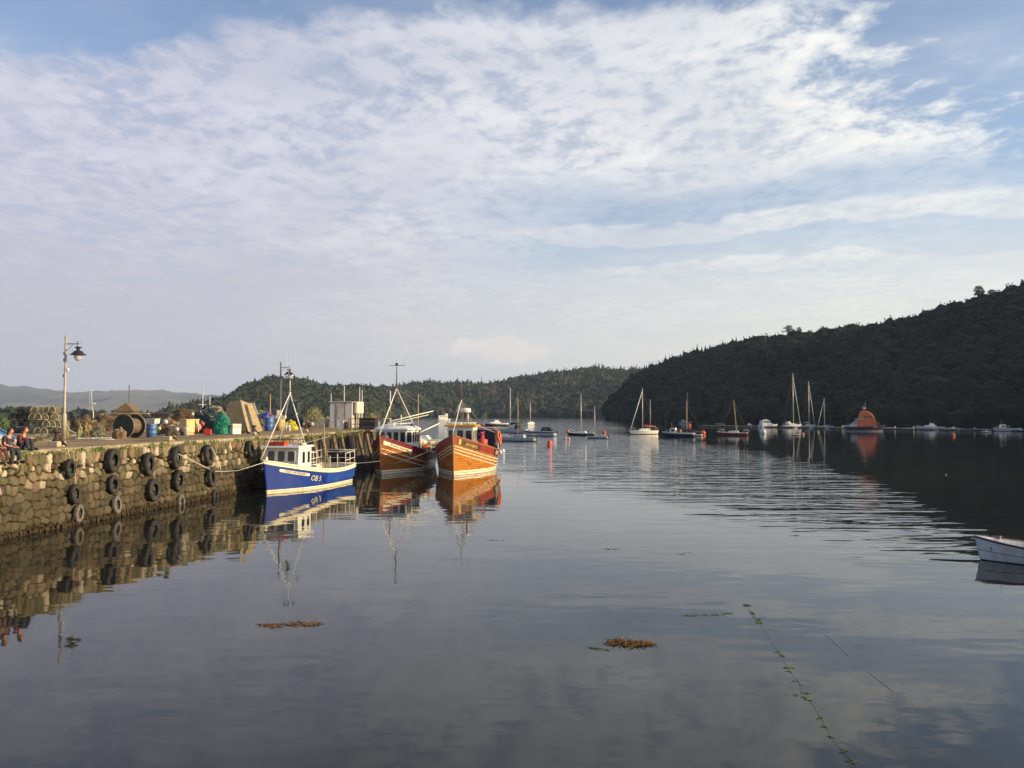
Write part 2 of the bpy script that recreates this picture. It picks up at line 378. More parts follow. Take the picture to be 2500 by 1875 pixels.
# middle hill beyond the anchorage
fB = shore([(560, 900), (800, 930), (1000, 980), (1250, 1000), (1420, 960), (1600, 900)])
rB = crest([(640, 962, 1250), (850, 950, 1280), (960, 956, 1300), (1010, 948, 1300), (1060, 936, 1330), (1180, 940, 1330), (1260, 928, 1330), (1340, 911, 1330), (1450, 909, 1330), (1540, 909, 1330), (1640, 903, 1300), (1760, 900, 1250)], 7)
GB, rb = patch_grid(fB, rB, 80, 1.25, .35, .5, 24, 9.0, 11); GB[:, 0, 2] = -.6
soilB = hill_mat('far_hill_ground', (.035, .045, .018), (.06, .062, .025), (.09, .075, .035), .03)
hill('far_wooded_hill', GB, soilB)
leafB = leaf_mat('leaves_autumn_hazed', [(.018, .029, .018), (.028, .041, .022), (.042, .050, .026), (.062, .054, .030)])  # autumn tones, bluer and flatter: distance haze painted into the leaf colours
def conB(P, cz, rg): return rg.random() < (.5 if P[0] > 60 and P[2] > 45 else .08)
forest('far_woodland', 'mixed green and russet woodland on the far shore of the bay', GB, rb, 6500, 7.0, 1.1, tm_far, leafB, conB, 5)
# headland behind the quay
fC = shore([(380, 640), (480, 620), (600, 640), (760, 680), (900, 760), (1010, 850)])
rC = crest([(440, 1004, 760), (480, 992, 790), (525, 978, 800), (570, 975, 820), (600, 948, 850), (640, 932, 850), (672, 925, 850), (700, 928, 850), (735, 931, 850), (770, 938, 850), (830, 946, 850), (880, 950, 860), (950, 958, 880), (1010, 985, 900)], 6.5)
rC = [(x, y, max(z, 2)) for x, y, z in rC]
GC, rc = patch_grid(fC, rC, 70, 1.2, .35, .5, 24, 3.0, 4); GC[:, 0, 2] = -.6
soilC = hill_mat('headland_ground', (.06, .065, .025), (.10, .085, .04), (.12, .10, .05), .04)
hill('headland', GC, soilC)
def conC(P, cz, rg): return rg.random() < .03
forest('headland_woodland', 'hazy mixed wood on the headland behind the quay', GC[:, :, :], rc, 2600, 5.2, 1.1, tm_far, leafB, conC, 8)
# blue distant hills across the sound
fD = shore([(-900, 4200), (-300, 4200), (100, 4200), (500, 4200), (1000, 4200)])
rD = crest([(-900, 930, 5900), (-400, 935, 5900), (-150, 938, 5900), (0, 941, 5900), (60, 944, 5900), (150, 956, 5900), (205, 959, 5900), (260, 956, 5900), (330, 952, 5900), (400, 955, 5900), (450, 960, 5900), (520, 965, 5900), (600, 972, 5900), (760, 990, 5900), (1000, 1000, 5900)], 0)
GD, rd = patch_grid(fD, rD, 90, 1.1, .3, .3, 30, 17.0, 2); GD[:, 0, 2] = -.6
soilD = hill_mat('distant_hill_ground', (.04, .055, .04), (.075, .075, .05), (.17, .14, .08), .0025)
hill('distant_hills', GD, soilD)
# low point with scattered trees beyond the quay on the left
fE = shore([(-400, 560), (0, 560), (200, 560), (380, 600), (460, 620)])
rE = [(x*1.15, y*1.15, z_) for (x, y, z_), z_ in zip(fE, (5, 5, 3, 3, 1.5))]
GE, re_ = patch_grid(fE, rE, 40, 1.2, .3, .4, 14, 1.2, 9); GE[:, 0, 2] = -.6
hill('low_point', GE, soilC)
forest('shoreline_scrub', 'low scrub and bushes along the point behind the creels', GE, re_, 160, 3.2, 1.1, tm_far, leafB, None, 12)
# ------------------------------------------------------------------ quay
HQ = 3.465
P0 = Vector((-20.4, 32.7, 0)); U = Vector((.1475, .989, 0)).normalized(); Nn = Vector((U.y, -U.x, 0)); QA = math.atan2(U.y, U.x)
def Q(s, out=0.0, z=0.0): return P0+U*s+Nn*out+Vector((0, 0, z))
def s_of(px):
    """distance along the quay face at the column px of the deck edge"""
    a = (px-1250)/F
    k = math.cos(TH); d = (HQ-CAMZ)*math.sin(TH)
    # P0.x+U.x s = a*((P0.y+U.y s)k+d)
    return (a*(P0.y*k+d)-P0.x)/(U.x-a*U.y*k)
M_con = mat('concrete', (.34, .31, .25), .9, .2, 6, .01, dirt=(.12, .11, .06), dirtamt=.7)
def deck_mat():
    m = bpy.data.materials.new('quay_surface'); m.use_nodes = True; t = NT(m.node_tree); b = m.node_tree.nodes['Principled BSDF']
    pos = t.n('ShaderNodeNewGeometry').outputs['Position']
    n1 = t.noise(pos, 1.3, 6, .65); n2 = t.noise(pos, .35, 4); n3 = t.noise(pos, 9, 4)
    c = t.mix(t.step(n1, .3, .7), (.27, .18, .10, 1), (.40, .28, .16, 1)); c = t.mix(t.m('MULTIPLY', t.step(n2, .52, .62), .7), c, (.09, .085, .05, 1))
    c = t.mix(t.m('MULTIPLY', t.step(n3, .6, .7), .5), c, (.33, .28, .2, 1))
    bn = t.n('ShaderNodeBump', ins={'Strength': .8, 'Distance': .03, 'Height': n3}); t.put(b, 'Normal', bn)
    t.put(b, 'Base Color', c); b.inputs['Roughness'].default_value = .92; b.inputs['Specular IOR Level'].default_value = .05; return m
M_deck = deck_mat()
S_END = 63.0
mb = MB()
a_, b_, c_, d_ = Q(-14, -.45), Q(S_END, -.45), Q(S_END-2, -34), Q(-14, -42)
mb.prism([(a_.x, a_.y), (b_.x, b_.y), (c_.x, c_.y), (d_.x, d_.y)], 'z', -3.9, HQ, M_deck)
o = mb.build('quay_deck'); tag(o, kind='structure')
# --- rubble masonry face, one relief mesh with the joints cut deep
def stone_mat():
    m = bpy.data.materials.new('rubble_stone'); m.use_nodes = True; t = NT(m.node_tree); b = m.node_tree.nodes['Principled BSDF']
    a = t.n('ShaderNodeVertexColor', layer_name='Col').outputs[0]; pos = t.n('ShaderNodeNewGeometry').outputs['Position']
    n1 = t.noise(pos, 7, 6, .7); n2 = t.noise(pos, 1.2, 4); s = t.n('ShaderNodeSeparateXYZ', ins={0: pos})
    hv = t.n('ShaderNodeHueSaturation', ins={'Value': t.m('ADD', .55, t.m('MULTIPLY', n1, .9)), 'Color': a})
    lich = t.mix(t.m('MULTIPLY', t.step(n2, .55, .68), .25), hv, (.20, .22, .08, 1))
    # stone colour darker towards the foot of the wall, weed at the waterline
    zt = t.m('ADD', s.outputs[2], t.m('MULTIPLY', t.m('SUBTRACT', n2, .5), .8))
    foot_dark = t.m('SUBTRACT', 1.0, t.step(zt, 1.35, 2.45)); c = t.mix(t.m('MULTIPLY', foot_dark, .70), lich, (.052, .043, .026, 1))
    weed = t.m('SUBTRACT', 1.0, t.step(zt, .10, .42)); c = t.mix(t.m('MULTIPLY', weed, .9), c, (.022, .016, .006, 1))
    t.put(b, 'Base Color', c); b.inputs['Roughness'].default_value = .85; b.inputs['Specular IOR Level'].default_value = .2
    bn = t.n('ShaderNodeBump', ins={'Strength': 1.0, 'Distance': .035, 'Height': n1}); t.put(b, 'Normal', bn); return m
def masonry(s0, s1, name, label, dark=1.0, seed=3):
    rg = np.random.default_rng(seed); st = .036
    us = np.arange(s0, s1, st); zs = np.arange(-.8, HQ-.16, st); UU, ZZ = np.meshgrid(us, zs, indexing='ij')
    seeds = []; z = -.9; row = 0
    while z < HQ-.9:
        h = rg.uniform(.30, .46); x = s0-1+rg.random()*.4
        while x < s1+1:
            wd = rg.uniform(.22, .66) ; seeds.append((x+wd/2, z+h/2+rg.uniform(-.11, .11), 1.0, rg.uniform(.8, 1.15))); x += wd
        z += h
    x = s0-1
    while x < s1+1:
        wd = rg.uniform(.26, .52); seeds.append((x+wd/2, HQ-.52+rg.uniform(-.08, .05), 1.0, .42)); x += wd
    S = np.array(seeds); order = np.argsort(S[:, 0]); S = S[order]
    sk = rg.normal(0, .22, len(S)); F1 = np.full(UU.shape, 9.); F2 = np.full(UU.shape, 9.); I1 = np.zeros(UU.shape, int)
    wu = UU+.025*np.sin(ZZ*5.1+UU*2.3)+.012*np.sin(ZZ*17+UU*9); wz = ZZ+.025*np.sin(UU*4.3+ZZ*3.1)+.012*np.sin(UU*15.7)
    for i, (x, zc, ax, az) in enumerate(S):
        lo, hi = np.searchsorted(us, [x-1.3, x+1.3])
        d = (np.abs((wu[lo:hi]-x)*ax+(wz[lo:hi]-zc)*sk[i])**3.2+np.abs((wz[lo:hi]-zc)*az-(wu[lo:hi]-x)*sk[i])**3.2)**(1/3.2); f1 = F1[lo:hi]; f2 = F2[lo:hi]
        better = d < f1; f2n = np.where(better, f1, np.minimum(f2, d)); F2[lo:hi] = f2n; I1[lo:hi] = np.where(better, i, I1[lo:hi]); F1[lo:hi] = np.where(better, d, f1)
    e = F2-F1; k = np.clip((e-.018)/.035, 0, 1); k = k*k*(3-2*k); n = len(S)
    dep = rg.uniform(.12, .24, n); tu = rg.normal(0, .10, n); tz = rg.normal(0, .10, n)
    H = k*(dep[I1]+tu[I1]*(UU-S[I1, 0])+tz[I1]*(ZZ-S[I1, 1]))
    nz = .012*np.sin(UU*31+ZZ*17)+.01*np.sin(UU*53-ZZ*41); H = H+nz*k
    H += -.05*(ZZ-HQ)*.6     # slight batter: the foot stands out
    pal = np.array([(.30, .26, .19), (.36, .31, .23), (.20, .18, .13), (.42, .34, .23), (.28, .27, .17), (.48, .38, .27), (.33, .23, .16), (.20, .19, .13), (.55, .47, .36), (.27, .20, .13)])*np.array([.50, .475, .42])*dark
    pc = pal[rg.integers(0, len(pal), n)]*rg.uniform(.62, 1.3, (n, 1))
    pale = rg.random(n) < .12; pc[pale & (S[:, 1] > 1.6)] = (.46, .39, .29)
    gap = np.array([.018, .014, .008]); kk = np.clip((e-.034)/.018, 0, 1)[..., None]  # shade of the deep joints put into the colour, near-black
    col = pc[I1]*kk+gap*(1-kk); col = np.concatenate([col, np.ones(col.shape[:2]+(1,))], -1)
    out = H-.12
    X = P0.x+U.x*UU+Nn.x*out; Y = P0.y+U.y*UU+Nn.y*out
    V = np.stack([X, Y, ZZ], -1).reshape(-1, 3)
    o = link(name, np_mesh(name, V, grid_faces(len(us), len(zs)), [M_stone], col=col.reshape(-1, 4))); return tag(o, label, 'wall')
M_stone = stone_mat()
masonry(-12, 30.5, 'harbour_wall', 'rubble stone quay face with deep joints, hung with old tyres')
# coping stones along the edge, part of the wall
M_cope = mat('coping_stone', (.38, .30, .19), .9, .25, 5, .02, dirt=(.13, .13, .05), dirtamt=.8, dscale=1.2)
hw = [o for o in C.objects if o.name == 'harbour_wall'][0]
mb = MB(); s = -12.0; rr = random.Random(2)
while s < S_END-.5:
    L = rr.uniform(.9, 1.9); hh = .17+rr.uniform(-.012, .012); out = .03+rr.uniform(-.03, .03)
    c = Q(s+L/2, -.21+out/2, HQ-.085+.004); mb.box(c, (L-.02, .50+out, hh), M_cope, Euler((rr.uniform(-.006, .006), rr.uniform(-.006, .006), QA)), bev=.018); s += L
mb.build('coping', hw)
# --- the darker timber-fendered length of the quay
M_dark = mat('tarred_wall', (.030, .026, .022), .9, .4, 4, .03, dirt=(.07, .075, .03), dirtamt=.7)
M_pile = mat('weathered_pile', (.22, .14, .09), .9, .35, 5, .02, dirt=(.10, .11, .04), dirtamt=.8, dscale=1.0)
M_moss = mat('hanging_moss', (.13, .14, .045), .95, .5, 8, .04)
tw = empty('timber_quay_face', Q(30.5), 0, 'dark quay face fendered with a row of raking timber piles', 'wall')
mb = MB(); A, B = Q(30.5, -.06), Q(S_END, -.06); A2, B2 = Q(30.5, -.44), Q(S_END, -.44)
mb.prism([(p.x-tw.location.x, p.y-tw.location.y) for p in (A, B, B2, A2)], 'z', -1.5, HQ-.18, M_dark); mb.build('back_wall', tw)
def loc(p, root): return Vector(p)-root.location
for i, s in enumerate(np.arange(31.6, S_END-2.0, 2.15)):
    mb = MB(); q = random.Random(i); s2 = s+q.uniform(-.2, .2)
    top = Q(s2, .14, HQ-.25); bot = Q(s2+.25, 1.02+q.uniform(-.08, .08), -.9)
    mb.tube([loc(top, tw), loc(top.lerp(bot, .5)+Vector((q.uniform(-.03, .03), 0, 0)), tw), loc(bot, tw)], [.17, .155, .15], M_pile, 9); mb.build('pile', tw)
mb = MB(); mb.prism([(loc(Q(44.5, -.4), tw).x, loc(Q(44.5, -.4), tw).y), (loc(Q(46.6, -.4), tw).x, loc(Q(46.6, -.4), tw).y), (loc(Q(46.6, .62), tw).x, loc(Q(46.6, .62), tw).y), (loc(Q(44.5, .62), tw).x, loc(Q(44.5, .62), tw).y)], 'z', HQ-.14, HQ+.012, M_pile); mb.build('timber_platform', tw)
def moss_clumps(parent, name, spots, m, seed=0, length=.5):
    rg = random.Random(seed); mb = MB(); k = mb.mi(m)
    for (p, w_, n) in spots:
        for i in range(n):
            b = Vector(p)+U*rg.gauss(0, w_)+Nn*rg.uniform(-.02, .10); l = length*rg.uniform(.4, 1.2); d = Vector((rg.gauss(0, .5), rg.gauss(0, .5), rg.choice((-1, -1, .6)))).normalized()
            t_ = U*.03*rg.uniform(.6, 1.6); q = [mb.bm.verts.new(loc(x, parent)) for x in (b-t_, b+t_, b+d*l*.6+t_*.6, b+d*l)]; f = mb.bm.faces.new(q); f.material_index = k
    return mb.build(name, parent)
sp = [(Q(s, .03, HQ-.16), rr.uniform(.2, .7), rr.randint(40, 120)) for s in [31, 32.5, 34, 35.1, 37.5, 38.2, 40, 41.5, 43, 47, 49, 52, 55]]
moss_clumps(tw, 'hanging_grass', sp, M_moss, 4, .55)
M_grass = mat('wall_grass', (.09, .13, .03), .9, .5, 6)
M_dry = mat('dry_grass', (.30, .27, .12), .9, .4, 6)
sp = [(Q(s, .02, HQ-.10), rr.uniform(.1, .45), rr.randint(50, 130)) for s in [-1.5, 1.0, 1.9, 3.0, 4.6, 5.9, 7.9, 10.2, 11.3, 13.7, 14.5, 16.3, 19.5, 21, 22.2, 23.5, 26, 28, 29.7]]
moss_clumps(hw, 'grass_tufts', sp, M_grass, 5, .20)
sp = [(Q(s, .02, HQ-.12), rr.uniform(.1, .5), rr.randint(30, 90)) for s in [.2, 3.9, 7, 9, 12.1, 17, 18.2, 20.3, 24.3, 25, 27]]
moss_clumps(hw, 'dry_grass_tufts', sp, M_dry, 6, .22)
# weed fringe at the waterline
M_weed = mat('bladder_weed', (.055, .035, .012), .6, .5, 6)
sp = [(Q(s, .18, .16), .5, 40) for s in np.arange(-8, 30, 1.0)]
moss_clumps(hw, 'weed_fringe', sp, M_weed, 7, .28)

# ------------------------------------------------------------------ tyres
M_rub = mat('old_rubber', (.022, .021, .020), .75, .35, 5, .01, dirt=(.085, .08, .065), dirtamt=.6, dscale=3)
M_rubl = mat('dusty_rubber', (.13, .12, .10), .8, .3, 5, .01)
M_rope = mat('rope_pale', (.45, .42, .34), .9, .2, 20); M_rope2 = mat('rope_green', (.20, .27, .22), .9, .2, 20)
def tyre_mesh(R, wd, hole, mt):
    mb = MB(); r0 = R*hole; sh = R*.90
    prof = [(r0, wd*.30), (r0*1.05, wd*.42), (R*.78, wd*.52), (sh, wd*.47), (R, wd*.34), (R, 0), (R, -wd*.34), (sh, -wd*.47), (R*.78, -wd*.52), (r0*1.05, -wd*.42), (r0, -wd*.30), (r0*1.10, -wd*.2), (R*.86, -wd*.22), (R*.9, 0), (R*.86, wd*.22), (r0*1.10, wd*.2)]
    mb.lathe(prof, mt, 36, axis=(0, 0, 1), closed=True)
    for i in range(30):   # tread blocks
        a = i/30*2*math.pi
        for zz in (-.17, .17):
            mb.box(((R+.002)*math.cos(a+.05*zz), (R+.002)*math.sin(a+.05*zz), wd*zz), (.024, R*.13, wd*.26), mt, Euler((0, 0, a)))
    return mb.mesh('tyre')
TY = [(181, 1144, 47, 0, 'highest tyre of the first column from the left on the stone wall'), (193, 1206, 49, 0, 'middle tyre of the first column from the left'), (202, 1254, 45, 1, 'pale-rimmed tyre of the first column, touching the water'),
 (284, 1124, 59, 0, 'big knobbly tyre at the top of the second column'), (286, 1183, 46, 0, 'half-hidden middle tyre of the second column, with rope across it'), (294, 1233, 44, 1, 'pale tyre at the waterline below the second column'),
 (370, 1133, 58, 0, 'large tyre of the third column just below the grassy coping'), (382, 1196, 56, 0, 'large tyre of the third column near the water'),
 (437, 1117, 57, 0, 'large tyre behind the start of the mooring rope, top of the fourth column'), (443, 1173, 52, 0, 'middle tyre of the fourth column'), (450, 1226, 36, 1, 'pale worn tyre half under water, foot of the fourth column'),
 (515, 1111, 53, 0, 'top tyre of the fifth column, below the red can'), (522, 1165, 48, 0, 'middle tyre of the fifth column, below the mooring rope'), (532, 1212, 36, 0, 'lowest tyre of the fifth column, weedy and half submerged'),
 (617, 1096, 42, 0, 'tyre hung alone by the bow of the blue boat')]
for i, (px, py, hp, pale, lab) in enumerate(TY):
    s = s_of(px); c = Q(s, .0); D = c.y
    # point on the face plane seen at (px,py)
    for _ in range(3):
        z = ZD(py, D); a = (px-1250)/F; k = math.cos(TH); d = (z-CAMZ)*math.sin(TH)
        base = P0+Nn*.42; s = (a*(base.y*k+d)-base.x)/(U.x-a*U.y*k); D = base.y+U.y*s
    R = hp*D/F/2*.97; wd = min(.27, R*.46); rg = random.Random(i)
    t = empty('tyre', Q(s, .09+wd*.5+.05, z), 0, lab, 'tyre', 'old tyres hung on the stone quay wall')
    me = tyre_mesh(R, wd, .50+.04*rg.random(), M_rubl if pale else M_rub)
    tilt = rg.uniform(-.10, .10)
    b = link('rubber_ring', me, t); q = Vector((0, 0, 1)).rotation_difference((Nn+Vector((0, 0, rg.uniform(-.05, .14)))+U*(tilt+.18)).normalized()); b.rotation_euler = q.to_euler()
    if z > 1.0:
        mb = MB(); top = Q(s, 0.0, HQ+.01)-t.location; mb.tube([top+Nn*.04, top+Nn*.10-Vector((0, 0, .12)), Vector((0, 0, R*.80))+Nn*.02, Vector((0, 0, R*.6))+Nn*(wd*.35)], .018, M_rope, 5); mb.build('hanging_rope', t)

# ------------------------------------------------------------------ bollards
M_iron = mat('rusty_iron', (.055, .035, .026), .8, .4, 8, .01, dirt=(.20, .09, .04), dirtamt=.8)
M_block = mat('bollard_plinth', (.46, .38, .25), .9, .15, 6, .01)
def bollard(px, py, h, lab):
    p = G(px, py, HQ); t = empty('bollard', p, QA, lab, 'bollard', 'mooring bollards along the quay edge')
    MB().box((0, 0, h*.16), (h*.75, h*.62, h*.32), M_block, bev=.03).build('plinth', t)
    mb = MB(); z0 = h*.322
    mb.lathe([(h*.27, z0), (h*.25, z0+h*.05), (h*.17, z0+h*.16), (h*.12, z0+h*.32), (h*.115, z0+h*.42), (h*.17, z0+h*.47), (h*.23, z0+h*.52), (h*.23, z0+h*.57), (h*.14, z0+h*.65), (0, z0+h*.68)], M_iron, 20); mb.build('post', t)
    mb = MB(); mb.prism([(-h*.08, z0), (h*.62, z0-h*.3), (h*.62, z0-h*.22), (0, z0+h*.42), (-h*.08, z0+h*.42)], 'y', -h*.04, h*.04, M_iron)
    b = mb.build('strut', t); b.rotation_euler = (0, 0, -QA-.15)
    return t
bollard(139, 1091, .82, 'rusty iron bollard on a pale block beside the seated people')
bollard(412, 1076, .80, 'rusty bollard in front of the heap of ropes and the yellow tub')
bollard(620, 1062, .72, 'dark bollard in front of the leaning boards')
bollard(747, 1054, .72, 'bollard with green rope wound on it, above the blue boat')

# ------------------------------------------------------------------ lamps
M_galv = mat('galvanised_pole', (.42, .36, .30), .6, .15, 4, 0, .3); M_blk = mat('black_paint', (.022, .022, .026), .5, .2, 6); M_wht = mat('white_plastic', (.72, .70, .65), .5, .06, 6)
def glassmat(name, col, rough=.1, alpha=1):
    m = bpy.data.materials.new(name); m.use_nodes = True; b = m.node_tree.nodes['Principled BSDF']; b.inputs['Base Color'].default_value = col+(1,); b.inputs['Roughness'].default_value = rough; b.inputs['Alpha'].default_value = alpha
    b.inputs['Specular IOR Level'].default_value = .6; return m
M_globe = glassmat('lamp_globe', (.62, .63, .62), .15, .75); M_win = glassmat('dark_window', (.028, .030, .032), .06); M_wing = glassmat('grey_window', (.10, .10, .095), .12)
def street_lamp(px, D, pole, lab, extra):
    p = XD(px, D, HQ); p.z = HQ; t = empty('street_lamp', p, 0, lab, 'lamp post', 'black lanterns on tall posts')
    H = 6.28; pm = M_galv if extra else mat('grey_pole', (.13, .12, .115), .6, .2, 4)
    mb = MB(); mb.lathe([(.13, 0), (.13, 1.45), (.10, 1.55), (.075, 1.6), (.065, H-.02), (.03, H)], pm, 14); mb.build('pole', t)
    mb = MB(); mb.tube([(0, 0, H-.52), (.72, 0, H-.52)], .028, M_blk, 8); mb.tube([(.03, 0, H-.90), (.22, 0, H-.80), (.42, 0, H-.56)], .014, M_blk, 6)
    mb.tube([(.72, 0, H-.40), (.72, 0, H-.72)], .022, M_blk, 8); mb.sphere((.72, 0, H-.38), .035, M_blk, 1); mb.tube([(.72, 0, H-.52), (.86, 0, H-.50), (.90, 0, H-.44)], .012, M_blk, 5); mb.build('bracket', t)
    lan = MB(); c = (.76, 0, 0)
    lan.lathe([(.03, H-.68), (.20, H-.70), (.21, H-.74), (.10, H-.80), (.10, H-.88), (.13, H-.93), (.25, H-.97), (.30, H-1.06), (.33, H-1.09), (.46, H-1.17), (.46, H-1.19), (.22, H-1.16), (.05, H-1.1)], M_blk, 22, c=c)
    l = lan.build('lantern', t)
    g = MB(); g.lathe([(.235, H-1.17), (.24, H-1.26), (.20, H-1.42), (.12, H-1.53), (.0, H-1.56)], M_globe, 18, c=c); g.build('globe', l)
    if extra:
        mb = MB(); mb.box((.12, 0, H-2.06), (.20, .14, .12), M_wht, bev=.02); mb.lathe([(.05, H-2.20), (.05, H-2.12)], M_wht, 10, c=(.16, 0, 0)); mb.build('camera', t)
        for zz in (H-1.1, H-1.5, H-2.45): MB().box((-.07, 0, zz), (.09, .09, .16), M_blk, bev=.01).build('junction_box', t)
    return t
street_lamp(156, 49.5, 1, 'tall pale lamp post with a black hanging lantern, in front of the creel stack', True)
street_lamp(684, 74.6, 0, 'dark lamp post behind the blue boat, standing by the barrels', False)
# ------------------------------------------------------------------ things on the quay
def on(px, py): return G(px, py, HQ)
def mpx(n, p): return n*p.y/F
def thing(name, px, py, label, cat, group=None, rz=0): 
    return empty(name, on(px, py), rz, label, cat, group)
# creels --------------------------------------------------
M_cr = mat('creel_frame', (.24, .22, .14), .85, .35, 12); M_crd = mat('creel_frame_dark', (.03, .032, .033), .85, .3, 12); M_slat = mat('creel_base_slats', (.24, .20, .13), .9, .3, 9)
M_crp = mat('creel_rim_rope', (.50, .45, .28), .9, .3, 12)
def net_mat(name, col, scale, thr):
    m = bpy.data.materials.new(name); m.use_nodes = True; t = NT(m.node_tree); b = m.node_tree.nodes['Principled BSDF']
    tcn = t.n('ShaderNodeTexCoord').outputs['Object']; s = t.n('ShaderNodeSeparateXYZ', ins={0: tcn})
    u = t.m('ADD', s.outputs[0], s.outputs[2]); v = t.m('SUBTRACT', t.m('ADD', s.outputs[1], s.outputs[0]), s.outputs[2])
    a = t.m('ABSOLUTE', t.m('SINE', t.m('MULTIPLY', u, scale))); c = t.m('ABSOLUTE', t.m('SINE', t.m('MULTIPLY', v, scale)))
    al = t.m('LESS_THAN', t.m('MINIMUM', a, c), thr); n1 = t.noise(tcn, 9, 3)
    t.put(b, 'Base Color', t.mix(t.step(n1, .3, .7), tuple(x*.65 for x in col)+(1,), col+(1,))); t.put(b, 'Alpha', al); b.inputs['Roughness'].default_value = .9; return m
M_net = net_mat('creel_netting', (.26, .24, .14), 62, .40); M_netd = net_mat('creel_netting_dark', (.045, .05, .05), 62, .5)
def creel_parts(fm, nm, rim):
    """D-section creel, axis along local y (0..L), base on z=0"""
    w_, h_, L = .25, .44, .66
    arch = [(w_, .03)]+[(w_*math.cos(a), .03+.10+(h_-.13)*math.sin(a)) for a in np.linspace(0, math.pi, 11)]+[(-w_, .03)]
    mb = MB()
    for i, y in enumerate((0, L/2, L)): mb.tube([(x, y, z) for x, z in arch]+[(w_, y, .03)], .019 if i == 0 else .014, rim if i == 0 else fm, 6)
    for x, z in ((w_, .03), (-w_, .03), (0, h_+.01), (w_*.8, .33), (-w_*.8, .33)): mb.tube([(x, 0, z), (x, L, z)], .012, fm, 5)
    fr = mb.mesh('creel_frame')
    mb = MB()
    for i in range(len(arch)-1): mb.face([(arch[i][0], 0, arch[i][1]), (arch[i+1][0], 0, arch[i+1][1]), (arch[i+1][0], L, arch[i+1][1]), (arch[i][0], L, arch[i][1])], nm)
    for y in (.003, L-.003): mb.face([(x, y, z) for x, z in arch], nm)
    mb.lathe([(.09, 0), (.07, .16)], fm, 12, c=(0, .02, .22), axis=(0, 1, 0))
    nt = mb.mesh('creel_netting')
    mb = MB()
    for k in range(5): mb.box((-w_+.05+k*.1, L/2, .015), (.06, L, .022), M_slat)
    return fr, nt, mb.mesh('creel_slats')
CRL = creel_parts(M_cr, M_net, M_crp); CRD = creel_parts(M_crd, M_netd, M_crd)
def creel(p, rz, kit, label, rx=0):
    t = empty('creel', p, rz, label, 'creel', 'lobster creels stacked on the quay')
    t.rotation_euler = (rx, 0, rz)
    link('frame', kit[0], t); link('netting', kit[1], t); link('base_slats', kit[2], t); return t
ro = random.Random(5)
rowname = ['bottom', 'second', 'third', 'top']
cols = [(28, 1), (48, 1), (66, 1), (78, 0), (92, 0), (106, 0), (120, 0), (133, 0), (145, 0)]
ordn = ['first', 'second', 'third', 'fourth', 'fifth', 'sixth', 'seventh', 'eighth', 'ninth']
for r_i in range(4):
    for c_i, (px, dk) in enumerate(cols):
        if r_i == 3 and c_i in (0, 7, 8): continue
        if r_i == 2 and c_i == 8: continue
        base = XD(px+(6 if r_i % 2 else 0)*(1 if not dk else .4)+ro.uniform(-1.2, 1.2), 55.0+(1.6 if dk else 0)+ro.uniform(-.15, .15), HQ); base.z = HQ+.005+r_i*.475+(.0 if dk else .0)+.16
        lab = '%s creel, %s from the left in the %s row of the stack' % ('dark netted' if dk else 'pale rimmed', ordn[c_i], rowname[r_i])
        creel(base, ro.uniform(-.18, .18)+.1, CRD if dk else CRL, lab)
for px, py in ((52, 1068),): pass
for i, (px, zz, D) in enumerate([(128, 2.0, 57.5), (140, 1.85, 57.5), (152, 1.9, 58), (166, 1.55, 59)]):
    p = XD(px, D, HQ); p.z = HQ+zz-.4; creel(p, .5+i*.4, CRD, ['dark creel at the back right of the stack, next to its pale end row', 'dark creel lying crooked behind the stack, second before the lamp post', 'dark creel touching the lamp post outline on its left', 'dark creel just right of the lamp post'][i])
# a plinth of pallets under the stack
mb = MB()
for x in np.arange(-2.6, 2.7, .62):
    mb.box((x, 0, .06), (.55, 1.6, .10), M_slat); 
pl = empty('pallet_row', XD(86, 55.8, HQ), 0, 'low weathered pallets under the creel stack', 'pallet'); pl.location.z = HQ; mb.build('boards', pl)

# heaps ---------------------------------------------------
def strands(mb, R, n, r, mats, rg, zf=.0, loops=1.0, ln=14):
    for i in range(n):
        a = rg.uniform(0, 6.28); el = rg.uniform(.05, 1.45); da = rg.uniform(-.35, .35)*loops; de = rg.uniform(-.18, .18); pts = []
        k0 = rg.uniform(.97, 1.10)
        for j in range(ln):
            el2 = max(.02, min(1.5, el)); k = k0+.05*math.sin(j*.9+i)
            pts.append((R[0]*k*math.cos(a)*math.cos(el2), R[1]*k*math.sin(a)*math.cos(el2), max(.02, R[2]*k*math.sin(el2)))); a += da*rg.uniform(.4, 1.2); el += de*rg.uniform(-.4, 1.2)
        mb.tube(pts, r*rg.uniform(.6, 1.3), rg.choice(mats), 5, cap=False)
M_tan = mat('rope_tan', (.30, .22, .12), .9, .3, 14); M_brn = mat('rope_brown', (.13, .085, .05), .9, .35, 14); M_olv = mat('netting_olive', (.11, .11, .06), .95, .5, 7, .04)
M_teal = mat('netting_teal', (.015, .20, .13), .8, .55, 8, .04); M_dg = mat('netting_dark_green', (.025, .055, .045), .9, .5, 7, .05); M_wr = mat('rope_white', (.58, .55, .47), .9, .2, 14)
M_nb = mat('netting_brown', (.12, .085, .045), .95, .5, 8, .05); M_org = mat('rope_orange', (.38, .12, .05), .85, .3, 14); M_bl = mat('rope_blue', (.06, .12, .25), .8, .3, 14)
